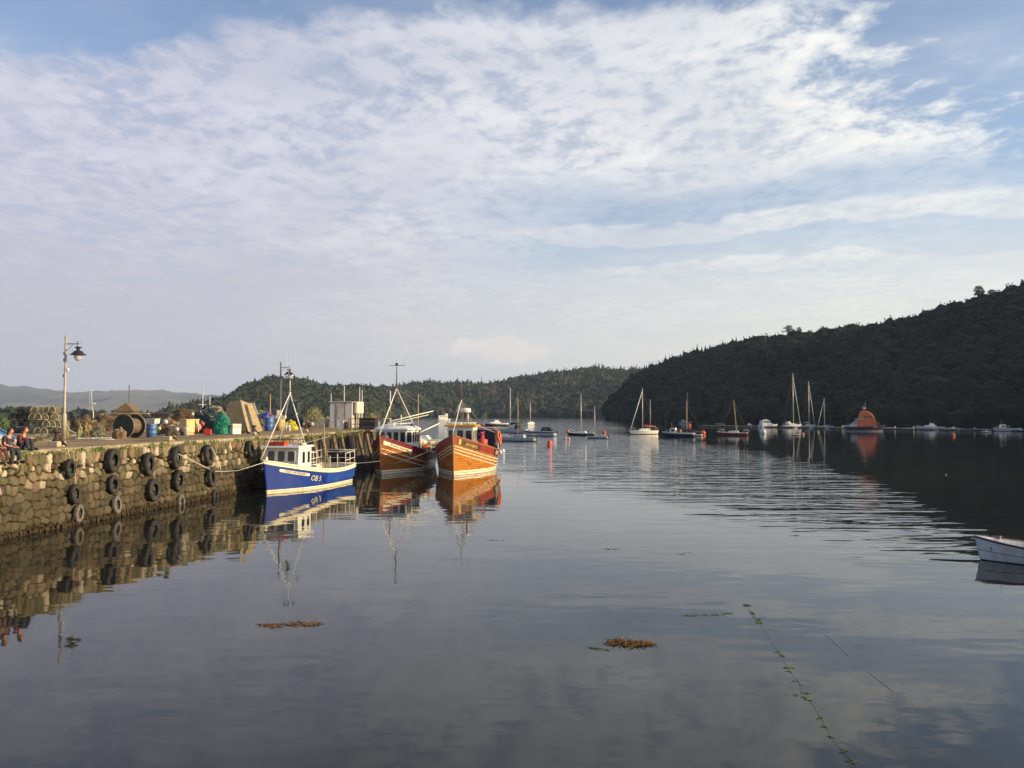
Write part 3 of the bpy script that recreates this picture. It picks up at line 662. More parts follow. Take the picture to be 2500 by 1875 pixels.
def heap(name, px, py, wpx, hpx, base, ropes, label, n=40, r=.022, depth=.8, seed=1, cat='net heap', lump=.45, sub=4):
    t = thing(name, px, py, label, cat); w_ = mpx(wpx, t.location)/2; h_ = mpx(hpx, t.location)
    bm_ = MB(); bm_.sphere((0, 0, 0), (w_, w_*depth, h_), base, sub, lump, 2.1, seed)
    for v in bm_.bm.verts:
        v.co += v.co.normalized()*.06*noise.noise(v.co*6+Vector((seed, 0, 0)))
        if v.co.z < -.03: v.co.z = -.03
    bm_.build('netting', t)
    mb = MB(); strands(mb, (w_*.98, w_*depth*.98, h_*.98), n, r, ropes, random.Random(seed)); mb.build('rope_strands', t); return t
def heapb(*a, **k):
    t = heap(*a, **k); return t
heap('net_heap', 88, 1078, 110, 16, M_olv, [M_crp, M_tan, M_cr, M_olv], 'low tangle of pale green netting and rope in front of the creels', 110, .02, .35, 3)
heap('net_heap', 205, 1062, 84, 42, M_nb, [M_brn, M_tan, M_olv, M_nb], 'brown tangle of nets just right of the tall lamp post', 70, .02, .6, 4)
heap('net_heap', 258, 1052, 90, 40, M_nb, [M_brn, M_brn, M_tan], 'dark brown net pile against the left side of the cable drum', 60, .02, .6, 5)
heap('net_heap', 238, 1072, 40, 26, M_olv, [M_olv, M_crp], 'greenish lobed bundle of netting lying on white rope', 30, .016, .6, 6)
heap('net_bundle', 195, 1072, 16, 30, mat('netting_pale', (.26, .25, .11), .9, .4, 8, .03), [M_crp], 'narrow upright pale bundle of netting beside the lamp post foot', 14, .014, .8, 7)
heap('net_bundle', 290, 1071, 34, 24, mat('netting_rust', (.20, .12, .06), .9, .4, 8, .03), [M_tan, M_wr], 'rust coloured bundle of netting at the foot of the cable drum', 22, .016, .7, 8)
heap('net_bundle', 212, 1066, 24, 26, mat('netting_ochre', (.26, .17, .07), .9, .4, 8, .03), [M_tan], 'ochre bundle of netting between the pale bundle and the greenish one', 16, .014, .7, 9)
t = thing('rope_coil', 222, 1074, 'loose white rope lying on the deck right of the tall lamp post', 'rope'); mb = MB(); rg = random.Random(2)
for i in range(9):
    a0 = rg.uniform(0, 6); cx = rg.uniform(-.7, .9); mb.tube([(cx+(.25+.02*j)*math.cos(a0+j*.5), (.14+.01*j)*math.sin(a0+j*.5), .03+.012*i) for j in range(16)], .022, M_wr, 5)
mb.build('strands', t)
t = thing('dock_line', 160, 1071, 'yellow line hanging down the tall lamp post into the net heap', 'rope'); mb = MB()
M_yr = mat('rope_yellow', (.52, .48, .10), .8, .2, 12)
mb.tube([(.02, -.16, 1.42), (.10, -.18, .9), (.24, -.18, .35), (.35, -.2, .04)], .022, M_yr, 6); mb.tube([(.06, -.17, 1.38), (.18, -.18, .7), (.26, -.25, .05)], .018, M_yr, 6); mb.tube([(.10, -.17, .95), (.38, -.2, .50), (.75, -.2, .32), (1.1, -.2, .30)], .03, M_wr, 6); mb.build('line', t)
# cable drum ----------------------------------------------
M_drum = mat('drum_steel_green', (.035, .045, .032), .8, .4, 5, .01, dirt=(.10, .065, .04), dirtamt=.8); M_rim = mat('drum_rim', (.22, .16, .10), .8, .3, 6); M_drumc = mat('drum_core', (.17, .13, .09), .85, .3, 5, .01)
t = thing('cable_drum', 318, 1069, 'big dark cable drum lying on its side on the quay', 'cable drum', rz=1.35); R = .75
for x in (-.62, .46):
    mb = MB(); mb.lathe([(0, -.03), (R-.04, -.03), (R, -.035), (R, .035), (R-.04, .03), (0, .03)], M_drum, 40, c=(x, 0, R), axis=(1, 0, 0)); f = mb.build('flange', t)
    mb = MB(); mb.lathe([(R-.012, -.042), (R+.012, -.042), (R+.012, .042), (R-.012, .042)], M_rim, 40, c=(x, 0, R), axis=(1, 0, 0), closed=True); mb.build('rim', f)
mb = MB(); mb.lathe([(.46, -.58), (.46, .43)], M_drumc, 32, c=(0, 0, R), axis=(1, 0, 0)); 
for k in range(10): mb.lathe([(.462, -.5+k*.095), (.50, -.46+k*.095), (.462, -.42+k*.095)], M_drumc, 28, c=(0, 0, R), axis=(1, 0, 0))
mb.build('core', t)
mb = MB(); mb.lathe([(.08, -.05), (.08, .0)], M_blk, 12, c=(-.66, 0, R), axis=(1, 0, 0)); mb.build('hub', t)
t = empty('plank', XD(318, 52, HQ), -.05, 'long pale plank resting across the top of the cable drum', 'plank'); t.location.z = HQ+1.53; t.rotation_euler = (0, .015, -.05); MB().box((0, 0, .03), (2.35, .24, .05), mat('sawn_plank', (.55, .42, .24), .8, .2, 7), bev=.006).build('board', t)
# barrels, bins, boxes ------------------------------------
M_blue = mat('blue_plastic', (.05, .14, .36), .45, .2, 3, dirt=(.12, .13, .13), dirtamt=.4); M_lid = mat('blue_lid', (.04, .10, .30), .5, .2, 4)
def barrel(px, py, wpx, hpx, m, lab, group=None, open_=True):
    t = thing('barrel', px, py, lab, 'barrel', group); r = mpx(wpx, t.location)/2; h = mpx(hpx, t.location)
    mb = MB(); mb.lathe([(r*.88, 0), (r*.93, h*.02), (r*.97, h*.3), (r*1.01, h*.32), (r*.98, h*.34), (r, h*.64), (r*1.03, h*.66), (r, h*.68), (r*.95, h*.95), (r*.98, h), (r*.90, h), (r*.90, h*.93), (0, h*.92)], m, 26); mb.build('drum', t)
    mb = MB(); mb.lathe([(r*.985, h*.955), (r*1.035, h*.96), (r*1.035, h*.99), (r*.985, h*.995)], M_galv, 26, closed=True); mb.build('hoop', t); return t
barrel(370, 1067, 25, 32, M_blue, 'blue plastic barrel carrying a white fish box, beside the cable drum')
M_fish = mat('fish_box_white', (.70, .64, .50), .6, .1, 5, dirt=(.3, .25, .18), dirtamt=.5); M_poly = mat('polystyrene', (.80, .76, .66), .8, .05, 14)
def fishbox(name, px, D, z, size, m, lab, rz=0, stripes=None, bands=()):
    p = XD(px, D, z); p.z = z; t = empty(name, p, rz, lab, 'box'); a, b, h = size; th = .03
    mb = MB(); mb.box((0, 0, h/2), (a*.94, b*.94, h), m, bev=.012, taper=1.06); mb.box((0, 0, h-.03), (a*1.02, b*1.02, .05), m, bev=.01); mb.build('body', t)
    for zz, mm in bands:
        q = MB(); q.box((0, 0, zz*h), (a*1.01, b*1.01, h*.07), mm, bev=.004); q.build('band', t)
    return t
fishbox('fish_box', 371, 54.5, HQ+.88, (.92, .5, .33), M_fish, 'off-white fish box sitting on top of the blue barrel', -.35)
M_crm = mat('cream_tub', (.66, .50, .20), .55, .1, 4, dirt=(.30, .18, .07), dirtamt=.6)
t = thing('insulated_tub', 457, 1061, 'large cream insulated fish tub with nets thrown over it', 'tub', rz=-.55); a, h = mpx(26, t.location), mpx(38, t.location)
mb = MB(); mb.box((0, 0, h*.5+.05), (a, a*.95, h*.86), M_crm, bev=.06, seg=2); mb.box((0, 0, h*.95), (a*1.08, a*1.03, h*.09), M_crm, bev=.03); mb.build('body', t)
mb = MB(); [mb.box((x*a*.36, 0, .05), (a*.2, a*.8, .12), M_crm, bev=.01) for x in (-1, 1)]; mb.build('skids', t)
t = thing('insulated_tub', 474, 1059.5, 'narrow cream tub standing against the right side of the larger one', 'tub', rz=-.55); mb = MB(); mb.box((0, 0, h*.5+.05), (a*.45, a*.8, h*.86), M_crm, bev=.05, seg=2); mb.box((0, 0, h*.95), (a*.5, a*.86, h*.07), M_crm, bev=.02); mb.build('body', t)
t = thing('bucket', 455, 1063, 'white bucket in front of the large cream tub', 'bucket'); r, h2 = mpx(8, t.location), mpx(20, t.location); mb = MB(); mb.lathe([(r*.85, 0), (r*.97, h2*.97), (r*1.05, h2), (r*.92, h2), (r*.8, .03), (0, .03)], M_wht, 22); mb.build('pail', t); mb = MB(); mb.tube([(r*math.cos(a_), .02, h2*.97+r*.25*math.sin(a_)) for a_ in np.linspace(0, math.pi, 10)], .01, M_galv, 5); mb.build('handle', t)
heap('net_heap', 452, 1052, 66, 22, M_nb, [M_org, M_brn, M_org], 'rusty orange net draped over the cream tubs', 40, .02, .5, 12).location.z = HQ+1.02
heap('net_heap', 430, 1050, 34, 22, M_dg, [M_teal, M_dg], 'small green net drooping over the left edge of the cream tub', 30, .02, .5, 13).location.z = HQ+.85
heap('gear_heap', 410, 1063, 62, 38, mat('mixed_gear', (.09, .075, .055), .9, .6, 6, .05), [M_wr, M_tan, M_brn, M_blk, M_wr, M_org], 'jumbled heap of white and brown ropes right of the blue barrel', 110, .026, .5, 14, 'gear heap')
M_fl = mat('float_white', (.56, .53, .47), .6, .15, 5, dirt=(.2, .16, .1), dirtamt=.6); M_red = mat('buoy_red', (.60, .07, .05), .45, .15, 4); M_pink = mat('buoy_faded_pink', (.62, .24, .20), .5, .15, 4)
def ballf(name, px, py, D, wpx, m, lab, cat='float', group=None, eye=True):
    p = W(px, py, D); r = wpx*D/F/2; t = empty(name, p, 0, lab, cat, group); mb = MB(); mb.lathe([(0, -r)]+[(r*math.cos(a), r*math.sin(a)) for a in np.linspace(-1.3, 1.15, 12)]+[(r*.22, r*1.0), (r*.16, r*1.18), (0, r*1.2)], m, 20); mb.build('ball', t)
    mb = MB(); mb.lathe([(r*.10, -.02), (r*.16, -.02), (r*.16, .02), (r*.10, .02)], M_blk, 10, c=(0, 0, r*1.2), axis=(1, 0, 0), closed=True); mb.build('eye', t); return t
ballf('float', 404, 1030, 55, 12, M_fl, 'white float on top of the jumbled rope heap')
ballf('float', 432, 1048, 55.5, 10, M_fl, 'white float low on the right side of the rope heap')
ballf('float', 470, 1011, 61.5, 8, M_fl, 'small white float lying on the rusty orange net')
ballf('float', 389, 1046, 55.5, 9, M_yr, 'small yellow float at the left edge of the rope heap')
ballf('buoy', 482, 1043, 62.5, 19, M_pink, 'faded pink buoy beside the cream tubs', 'buoy')
ballf('buoy', 493, 1035, 64, 12, M_red, 'small red buoy behind the faded pink one', 'buoy')
ballf('buoy', 478, 1053, 62, 11, M_red, 'red buoy on the ground below the faded pink one', 'buoy')
t = thing('upturned_crate', 396, 1052, 'flat dark crate raised behind the rope heap', 'crate'); t.location.y += 9; t.location = XD(396, 66, HQ); t.location.z = HQ; w_ = 44*66/F
mb = MB(); mb.box((0, 0, 1.42), (w_, .9, .26), mat('dark_wood', (.05, .04, .032), .9, .3, 6, .01), bev=.02); mb.build('box', t); mb = MB(); [mb.box((x*w_*.4, y*.35, .65), (.12, .12, 1.3), M_slat) for x in (-1, 1) for y in (-1, 1)]; mb.build('legs', t)
M_stone2 = mat('grey_block', (.25, .22, .17), .95, .3, 5, .03)
t = thing('concrete_block', 510, 1056, 'rough grey concrete block behind the red fuel can', 'block'); a = mpx(27, t.location); MB().box((0, a*.4, a*.5), (a, a*.8, a*1.0), M_stone2, Euler((0, 0, -.1)), bev=.03).build('block', t)
t = thing('fuel_can', 507, 1061.5, 'small red plastic fuel can on the quay', 'fuel can'); a = mpx(18, t.location); h = mpx(16, t.location); M_can = mat('red_plastic', (.62, .05, .035), .45, .12, 4)
mb = MB(); mb.box((0, 0, h*.42), (a, a*.45, h*.82), M_can, bev=.035, seg=2); mb.build('body', t); mb = MB(); mb.tube([(-a*.3, 0, h*.8), (-a*.28, 0, h), (a*.05, 0, h), (a*.08, 0, h*.8)], .022, M_can, 6); mb.build('handle', t); mb = MB(); mb.lathe([(.04, h*.8), (.04, h*.95), (.05, h*.95), (.05, h*1.02)], M_blk, 10, c=(a*.3, 0, 0)); mb.build('cap', t)
# the big net mound
heap('net_heap', 512, 1057, 80, 60, M_dg, [M_dg, M_olv, M_dg, M_wr], 'tall dark green mound of nets left of the leaning boards', 80, .024, .6, 21)
h_ = heap('rope_heap', 522, 1056, 62, 22, M_tan, [M_tan, M_brn, M_crp], 'thick tan rope coils piled on top of the green net mound', 60, .05, .5, 22); h_.location.z = HQ+1.32; h_.rotation_euler = (0, .33, 0)
h_ = heap('net_heap', 541, 1060, 36, 50, M_teal, [M_teal, M_teal, M_dg], 'bright teal net hanging down the right side of the green mound', 40, .018, .6, 23)
M_ply = mat('weathered_plywood', (.42, .34, .22), .85, .2, 4, dirt=(.25, .19, .12), dirtamt=.6); M_gry = mat('grey_sheet', (.10, .085, .065), .9, .25, 3, .01); M_brown = mat('brown_steel', (.06, .035, .028), .75, .3, 5, .01)
# leaning sheets
def sheet(name, pts, D, th, m, lab, cat, lean=0.0, turn=0.0):
    P = [W(px, py, D) for px, py in pts]; c = sum(P, Vector())/len(P); zmin = min(p.z for p in P); t = empty(name, (c.x, D, zmin), 0, lab, cat)
    poly = [((p.x-c.x), (p.z-zmin)) for p in P]; mb = MB(); mb.prism(poly, 'y', 0, th, m)
    for v in mb.bm.verts: v.co.y += v.co.z*lean+v.co.x*turn
    mb.build('sheet', t); return t
sheet('steel_sheet', [(556, 1052), (553, 990), (562, 979), (592, 977), (606, 1020), (606, 1053)], 64, .05, M_gry, 'large grey sheet standing behind the net mound and the pale boards', 'sheet', .05, .25)
sheet('plywood_board', [(607, 1054), (591, 977), (611, 986), (620, 1012), (630, 1054)], 62.8, .04, M_ply, 'wide pale plywood board leaning at a slant, left of the narrow plank', 'board', .08, .9)
sheet('plywood_board', [(630, 1053), (609, 985), (615, 984), (638, 1052)], 62.6, .05, mat('plank_tan', (.48, .37, .2), .85, .2, 4), 'narrow tan plank leaning against the right edge of the plywood', 'board', .08, .6)
sheet('white_pole_bundle', [(627, 1012), (618, 984), (620, 983), (630, 1012)], 66, .05, M_wht, 'thin white pole sticking up behind the leaning plank', 'pole', .02, 0)
def trawl_door(px0, px1, py0, py1, D, lab, rz):
    p = XD((px0+px1)/2, D, HQ); p.z = HQ; t = empty('trawl_door', p, rz, lab, 'trawl door', 'brown steel trawl doors'); a = (px1-px0)*D/F/2; h = (py1-py0)*D/F
    poly = [(a*math.copysign(abs(math.cos(q))**.45, math.cos(q)), h/2+h/2*math.copysign(abs(math.sin(q))**.45, math.sin(q))) for q in np.linspace(0, 2*math.pi, 28, endpoint=False)]
    mb = MB(); mb.prism(poly, 'y', -.05, .05, M_brown); mb.build('plate', t); mb = MB(); mb.tube([(x, 0, z) for x, z in poly+[poly[0]]], .045, M_brown, 6); mb.build('rim', t)
    mb = MB(); [mb.box((0, -.07, h*k), (a*1.7, .05, .05), M_iron) for k in (.3, .55, .8)]; mb.build('ribs', t)
trawl_door(568, 600, 1020, 1053, 65.5, 'wide brown steel trawl door behind the striped box', .0)
trawl_door(602, 616, 1021, 1054, 63.5, 'narrow brown trawl door seen nearly edge-on, left of the plywood', .25)
t = fishbox('polystyrene_box', 571, 62.0, HQ, (.78, .78, .80), M_poly, 'white polystyrene box with black and red bands', -.62, bands=((.80, M_blk), (.62, M_red)))
t.scale = (1, 1, .95)
# beyond the boards
b1 = barrel(657, 1052, 23, 34, M_blue, 'blue barrel heaped with blue and red sheeting, left of the dark lamp post')
heap('tarpaulin', 651, 1052, 34, 14, mat('tarp_blue', (.03, .09, .42), .5, .35, 5, .02), [M_red, M_bl], 'crumpled blue and red sheeting on the blue barrel', 14, .03, .6, 31, 'tarpaulin').location.z = HQ+1.12
t = thing('cream_bin', 684, 1051.5, 'round cream bin with white boxes stacked on it, behind the blue boat mast', 'bin'); r = mpx(12, t.location); h = mpx(29, t.location); mb = MB(); mb.lathe([(r*.85, 0), (r, h*.5), (r*.92, h*.96), (r*.97, h), (r*.8, h), (0, h*.98)], M_crm, 22); mb.build('tub', t)
fishbox('fish_box', 684, 74, HQ+1.08, (1.0, .6, .28), M_fish, 'flat white fish box on the cream bin', .05); fishbox('fish_box', 682, 74, HQ+1.38, (.44, .44, .46), M_fish, 'taller white box on top of the flat fish box', .2)
heap('tarpaulin', 708, 1050, 36, 22, mat('tarp_yellow', (.62, .50, .03), .6, .25, 5, .02), [mat('tarp_fold', (.55, .43, .03), .6, .2, 5)], 'bright yellow oilskin bundle beside the cream bin', 14, .03, .5, 32, 'tarpaulin')
for i, (px, lab) in enumerate(((699, 'white drum left of a pair before the yellow bundle'), (706, 'white drum right of a pair before the yellow bundle'))):
    t = thing('plastic_drum', px, 1052.5, lab, 'drum', 'white plastic drums'); r = mpx(3.6, t.location); mb = MB(); mb.lathe([(r, 0), (r, r*3.4), (r*.6, r*4), (r*.5, r*4.4), (0, r*4.4)], M_wht, 16); mb.build('body', t); mb = MB(); mb.lathe([(r*.55, r*4.35), (r*.55, r*4.8), (0, r*4.8)], M_blk, 12); mb.build('cap', t)
# fork-lift
t = thing('forklift', 720, 1042.5, 'dark green fork-lift truck with a tall cab, behind the blue boat mast', 'forklift'); Df = t.location.y; s_ = Df/F; MG = mat('forklift_green', (.03, .05, .048), .6, .3, 4, dirt=(.09, .06, .04), dirtamt=.5)
mb = MB(); mb.box((.2, 0, 14*s_), (44*s_, 1.5, 24*s_), MG, bev=.1); mb.box((-13*s_, 0, 28*s_), (14*s_, 1.3, 8*s_), MG, bev=.05); mb.build('chassis', t)
mb = MB()
for x in (-20, 10):
    for y in (-.6, .6): mb.tube([(x*s_, y, 26*s_), ((x+(-2 if x > 0 else 0))*s_, y, 62*s_)], .05, MG, 6)
mb.box((-5*s_, 0, 63*s_), (34*s_, 1.4, .10), MG, bev=.03); mb.box((9*s_, 0, 44*s_), (.06, 1.2, 34*s_), MG); cb = mb.build('cab', t)
mb = MB(); mb.box((-16*s_, 0, 44*s_), (.04, 1.15, 30*s_), M_win); mb.box((-6*s_, -.58, 46*s_), (24*s_, .03, 28*s_), M_win); mb.build('window', cb)
for x in (-14, 14):
    for y in (-.72, .72):
        mb = MB(); mb.lathe([(.0, -.13), (.28, -.13), (.36, -.09), (.36, .09), (.28, .13), (0, .13)], M_rub, 20, c=(x*s_, y, .36), axis=(0, 1, 0)); mb.build('wheel', t)
mb = MB(); [mb.box((26*s_, y, 26*s_), (.10, .10, 52*s_), M_iron) for y in (-.35, .35)]; mb.box((26*s_, 0, 46*s_), (.09, .8, .10), M_iron); [mb.box((26*s_+.55, y, .12), (1.1, .12, .05), M_iron) for y in (-.3, .3)]; mb.build('mast', t)
mb = MB(); mb.sphere((8*s_, -.78, 32*s_), .11, M_wht, 2); mb.build('headlight', t)
# pale bushy gorse / nets
def bush(px, py, wpx, hpx, m, lab, n=260, seed=1, cat='bush', D=None, leaf=.10):
    p = on(px, py) if D is None else XD(px, D, HQ)
    if D is not None: p.z = HQ-.05
    t = empty('bush', p, 0, lab, cat); w_ = mpx(wpx, p)/2; h = mpx(hpx, p); rg = random.Random(seed); mb = MB(); k = mb.mi(m)
    for i in range(n*3):
        a = rg.uniform(0, 6.28); q = rg.random()**.5; z = rg.random()**.8; env = math.sqrt(max(0, 1-z*z))*(.85+.3*noise.noise(Vector((a*1.5, z*3, seed))))
        c = Vector((w_*q*env*math.cos(a), w_*.7*q*env*math.sin(a), h*z*(.9+.25*noise.noise(Vector((a, seed, 0)))))); d = Vector((rg.gauss(0, 1), rg.gauss(0, 1), rg.gauss(.5, 1))).normalized()*leaf*rg.uniform(.6, 1.8); e = d.orthogonal().normalized()*leaf*.4
        vs = [mb.bm.verts.new(x) for x in (c-d*.5, c+e, c+d, c-e)]; f = mb.bm.faces.new(vs); f.material_index = k
    mb.build('foliage', t); mb = MB()
    for i in range(7): a = i*.9; mb.tube([(0, 0, 0), (w_*.3*math.cos(a), w_*.2*math.sin(a), h*.5), (w_*.55*math.cos(a), w_*.4*math.sin(a), h*.85)], [.03, .02, .008], M_brn, 5)
    mb.build('stems', t); return t
M_gorse = mat('gorse_leaf', (.27, .25, .12), .9, .45, 3); M_green = mat('shrub_leaf', (.10, .15, .05), .9, .4, 3); M_dgl = mat('dark_shrub_leaf', (.04, .07, .03), .9, .4, 3)
bush(765, 1040, 78, 48, M_gorse, 'large pale straw-green bush behind the fork-lift', 420, 1, D=97)
bush(800, 1040, 44, 26, M_gorse, 'smaller pale bush filling the gap before the grey shed', 200, 2, D=98)
bush(908, 1036, 46, 34, M_gorse, 'tan bush behind the slatted crate, right of the shed', 220, 3, D=99)
bush(945, 1034, 40, 24, M_green, 'low green bush behind the railing at the quay end', 160, 4, D=100)
bush(12, 1030, 60, 34, M_green, 'green bush at the far left behind the creels', 260, 5, D=64); bush(-30, 1030, 60, 44, M_dgl, 'dark bush at the left edge of the picture', 200, 6, D=66)
for i, (px, w_, h, D) in enumerate([(350, 70, 12, 98), (440, 80, 14, 99), (250, 60, 16, 92), (520, 60, 16, 100), (640, 70, 40, 100), (590, 60, 30, 101)]):
    bush(px, 1030, w_, h, [M_dgl, M_gorse, M_dgl, M_green, M_gorse, M_dgl][i], ['dark scrub at the back of the quay behind the blue barrel', 'dry scrub behind the cream tubs', 'dark scrub left behind the cable drum', 'green scrub behind the tall net mound', 'dry brush growing behind the dark lamp post', 'dark brush behind the leaning boards'][i], 200, 10+i, D=D)
# white tub, bins, shed -----------------------------------
t = thing('white_tub', 789, 1043.5, 'open white tapered tub left of the grey shed', 'tub', rz=-.4); a = mpx(21, t.location); mb = MB(); mb.box((0, 0, a*.42), (a*.80, a*.80, a*.84), M_fish, taper=1.28, bev=.02); mb.build('shell', t); mb = MB(); mb.box((0, 0, a*.86), (a*1.1, a*1.1, .06), M_fish, bev=.02); mb.build('rim', t)
ballf('float', 762, 1035.5, 84, 10, M_fl, 'white float left of the white tub'); ballf('float', 742, 1036, 84, 7, M_fl, 'white float beside the brown oil drums')
for i, px in enumerate((748, 756)):
    t = thing('oil_drum', px, 1044, ['rusty brown oil drum behind the boat mast foot', 'rusty brown oil drum next to the white float'][i], 'drum', 'rusty oil drums'); r = mpx(4.5, t.location); mb = MB(); mb.lathe([(r, 0), (r, r*1.2), (r*1.05, r*1.25), (r, r*1.3), (r, r*2.6), (r*.9, r*2.6), (0, r*2.5)], M_brown, 16); mb.build('body', t)
M_shed = mat('shed_grey', (.52, .50, .47), .8, .12, 3, dirt=(.18, .14, .10), dirtamt=.5); M_shd = mat('shed_trim', (.42, .40, .37), .8, .1, 3)
t = thing('shed', 832, 1043.8, 'grey flat-roofed shed near the end of the quay', 'shed', rz=.0); s_ = t.location.y/F; a = 54*s_; h = 62*s_
mb = MB(); mb.box((0, .7, h/2), (a, 1.4, h), M_shed); 
for k in range(12): mb.box((-a/2+a*(k+.5)/12, -.006, h/2), (.03, .012, h*.98), M_shed)
mb.build('walls', t); MB().box((0, .7, h+.05), (a*1.10, 1.7, .10), M_shd, bev=.01).build('roof', t)
d = MB().box((-.02*a, -.03, h*.48), (a*.36, .04, h*.90), mat('shed_door_grey', (.40, .38, .36), .7, .2, 3, dirt=(.12, .07, .05), dirtamt=.8), bev=.008).build('door', t)
MB().box((-.10*a, -.07, h*.40), (.16, .04, .05), M_blk).build('latch', d)
mb = MB(); [mb.box((x*a, -.02, h*.48), (.05, .05, h*.94), M_blk) for x in (-.215, .175)]; mb.build('door_frame', d)
t = empty('white_cabinet', XD(873, 92, HQ), .75, 'white square cabinet raised at the right corner of the shed', 'cabinet'); t.location.z = 5+(1010-1009)*92/F-.02; s_ = 92/F; mb = MB(); mb.box((0, 0, 14.5*s_), (20*s_, 22*s_, 28*s_), mat('cabinet_white', (.74, .68, .52), .6, .08, 4), bev=.02); mb.build('case', t); MB().box((.0, -11.3*s_, 14.5*s_), (16*s_, .02, 24*s_), M_fish, bev=.004).build('door', t)
mb = MB(); [mb.box((x*7*s_, y*7*s_, -.75), (.08, .08, 1.5), M_galv) for x in (-1, 1) for y in (-1, 1)]; mb.build('stand', t)
t = thing('white_bin', 832, 1049, 'slim white bin in front of the shed door', 'bin'); a = mpx(15, t.location); mb = MB(); mb.box((0, 0, a*.68), (a*.85, a*.85, a*1.36), M_wht, taper=1.1, bev=.03); mb.build('body', t); MB().box((0, 0, a*1.42), (a*1.05, a*1.0, .09), M_wht, bev=.02).build('lid', t)
t = thing('oil_drum', 846, 1048, 'dark brown drum between the white bin and the timber frame', 'drum', 'rusty oil drums'); r = mpx(6.5, t.location); mb = MB(); mb.lathe([(r, 0), (r, r*1.2), (r*1.05, r*1.25), (r, r*1.3), (r, r*2.8), (r*.9, r*2.8), (0, r*2.7)], M_brown, 16); mb.build('body', t)
def frame_box(px0, px1, py0, py1, m, lab, name, cat, fill=None, n=4, D=None):
    p = on((px0+px1)/2, py1) if D is None else XD((px0+px1)/2, D, HQ)
    p.z = HQ; t = empty(name, p, .0, lab, cat); a = mpx(px1-px0, p)/2; h = mpx(py1-py0, p); mb = MB(); d_ = a*.8
    for x in (-a, a):
        for y in (-d_, d_): mb.box((x, y, h/2), (.07, .07, h), m)
    for z in (.05, h*.5, h):
        for y in (-d_, d_): mb.box((0, y-.05, z), (2*a+.06, .05, .06), m)
        for x in (-a, a): mb.box((x-.05, 0, z), (.05, 2*d_, .06), m)
    mb.build('frame', t)
    if fill:
        mb = MB()
        for k in range(n): z = h*(k+.5)/n; mb.box((0, -d_, z), (2*a-.08, .03, h/n*.86), fill); mb.box((a, 0, z), (.03, 2*d_-.08, h/n*.86), fill); mb.box((-a, 0, z), (.03, 2*d_-.08, h/n*.86), fill); mb.box((0, d_, z), (2*a-.08, .03, h/n*.86), fill)
        mb.build('slats', t)
    return t
M_tim = mat('grey_timber', (.20, .16, .11), .9, .3, 5)
frame_box(853, 879, 1022, 1049, M_tim, 'open rickety timber frame beside the dark slatted crate', 'timber_rack', 'rack')
frame_box(881, 918, 1021, 1049, M_brown, 'black slatted crate near the end of the quay', 'slatted_crate', 'crate', mat('black_slats', (.012, .012, .015), .8, .3, 5))
t = thing('railing', 935, 1044, 'grey tubular railing at the quay end, behind the white wheelhouse roof', 'railing'); s_ = t.location.y/F; mb = MB()
for z in (6, 22): mb.tube([(-18*s_, 0, z*s_), (20*s_, 0, z*s_)], .035, M_galv, 6)
for x in (-18, 2, 20): mb.tube([(x*s_, 0, 0), (x*s_, 0, 24*s_)], .035, M_galv, 6)
mb.build('bars', t)
t = thing('bucket', 858, 1050.5, 'tiny yellow bucket below the timber frame', 'bucket'); mb = MB(); mb.lathe([(.09, 0), (.12, .26), (.13, .27), (0, .22)], M_yr, 12); mb.build('pail', t)
# brown tent-roof shape on the back of the quay
t = empty('net_store', XD(303, 78, HQ), .2, 'small brown gabled hut roof rising behind the cable drum', 'hut'); t.location.z = HQ; s_ = 78/F; mb = MB(); mb.prism([(-20*s_, 0), (20*s_, 0), (20*s_, 46*s_), (-20*s_, 46*s_)], 'y', 0, 2.2, M_brn); mb.build('walls', t); mb = MB(); mb.prism([(-25*s_, 44*s_), (23*s_, 45*s_), (3*s_, 66*s_)], 'y', -.15, 2.35, mat('roof_brown', (.16, .11, .06), .85, .3, 4, .01)); mb.build('roof', t)
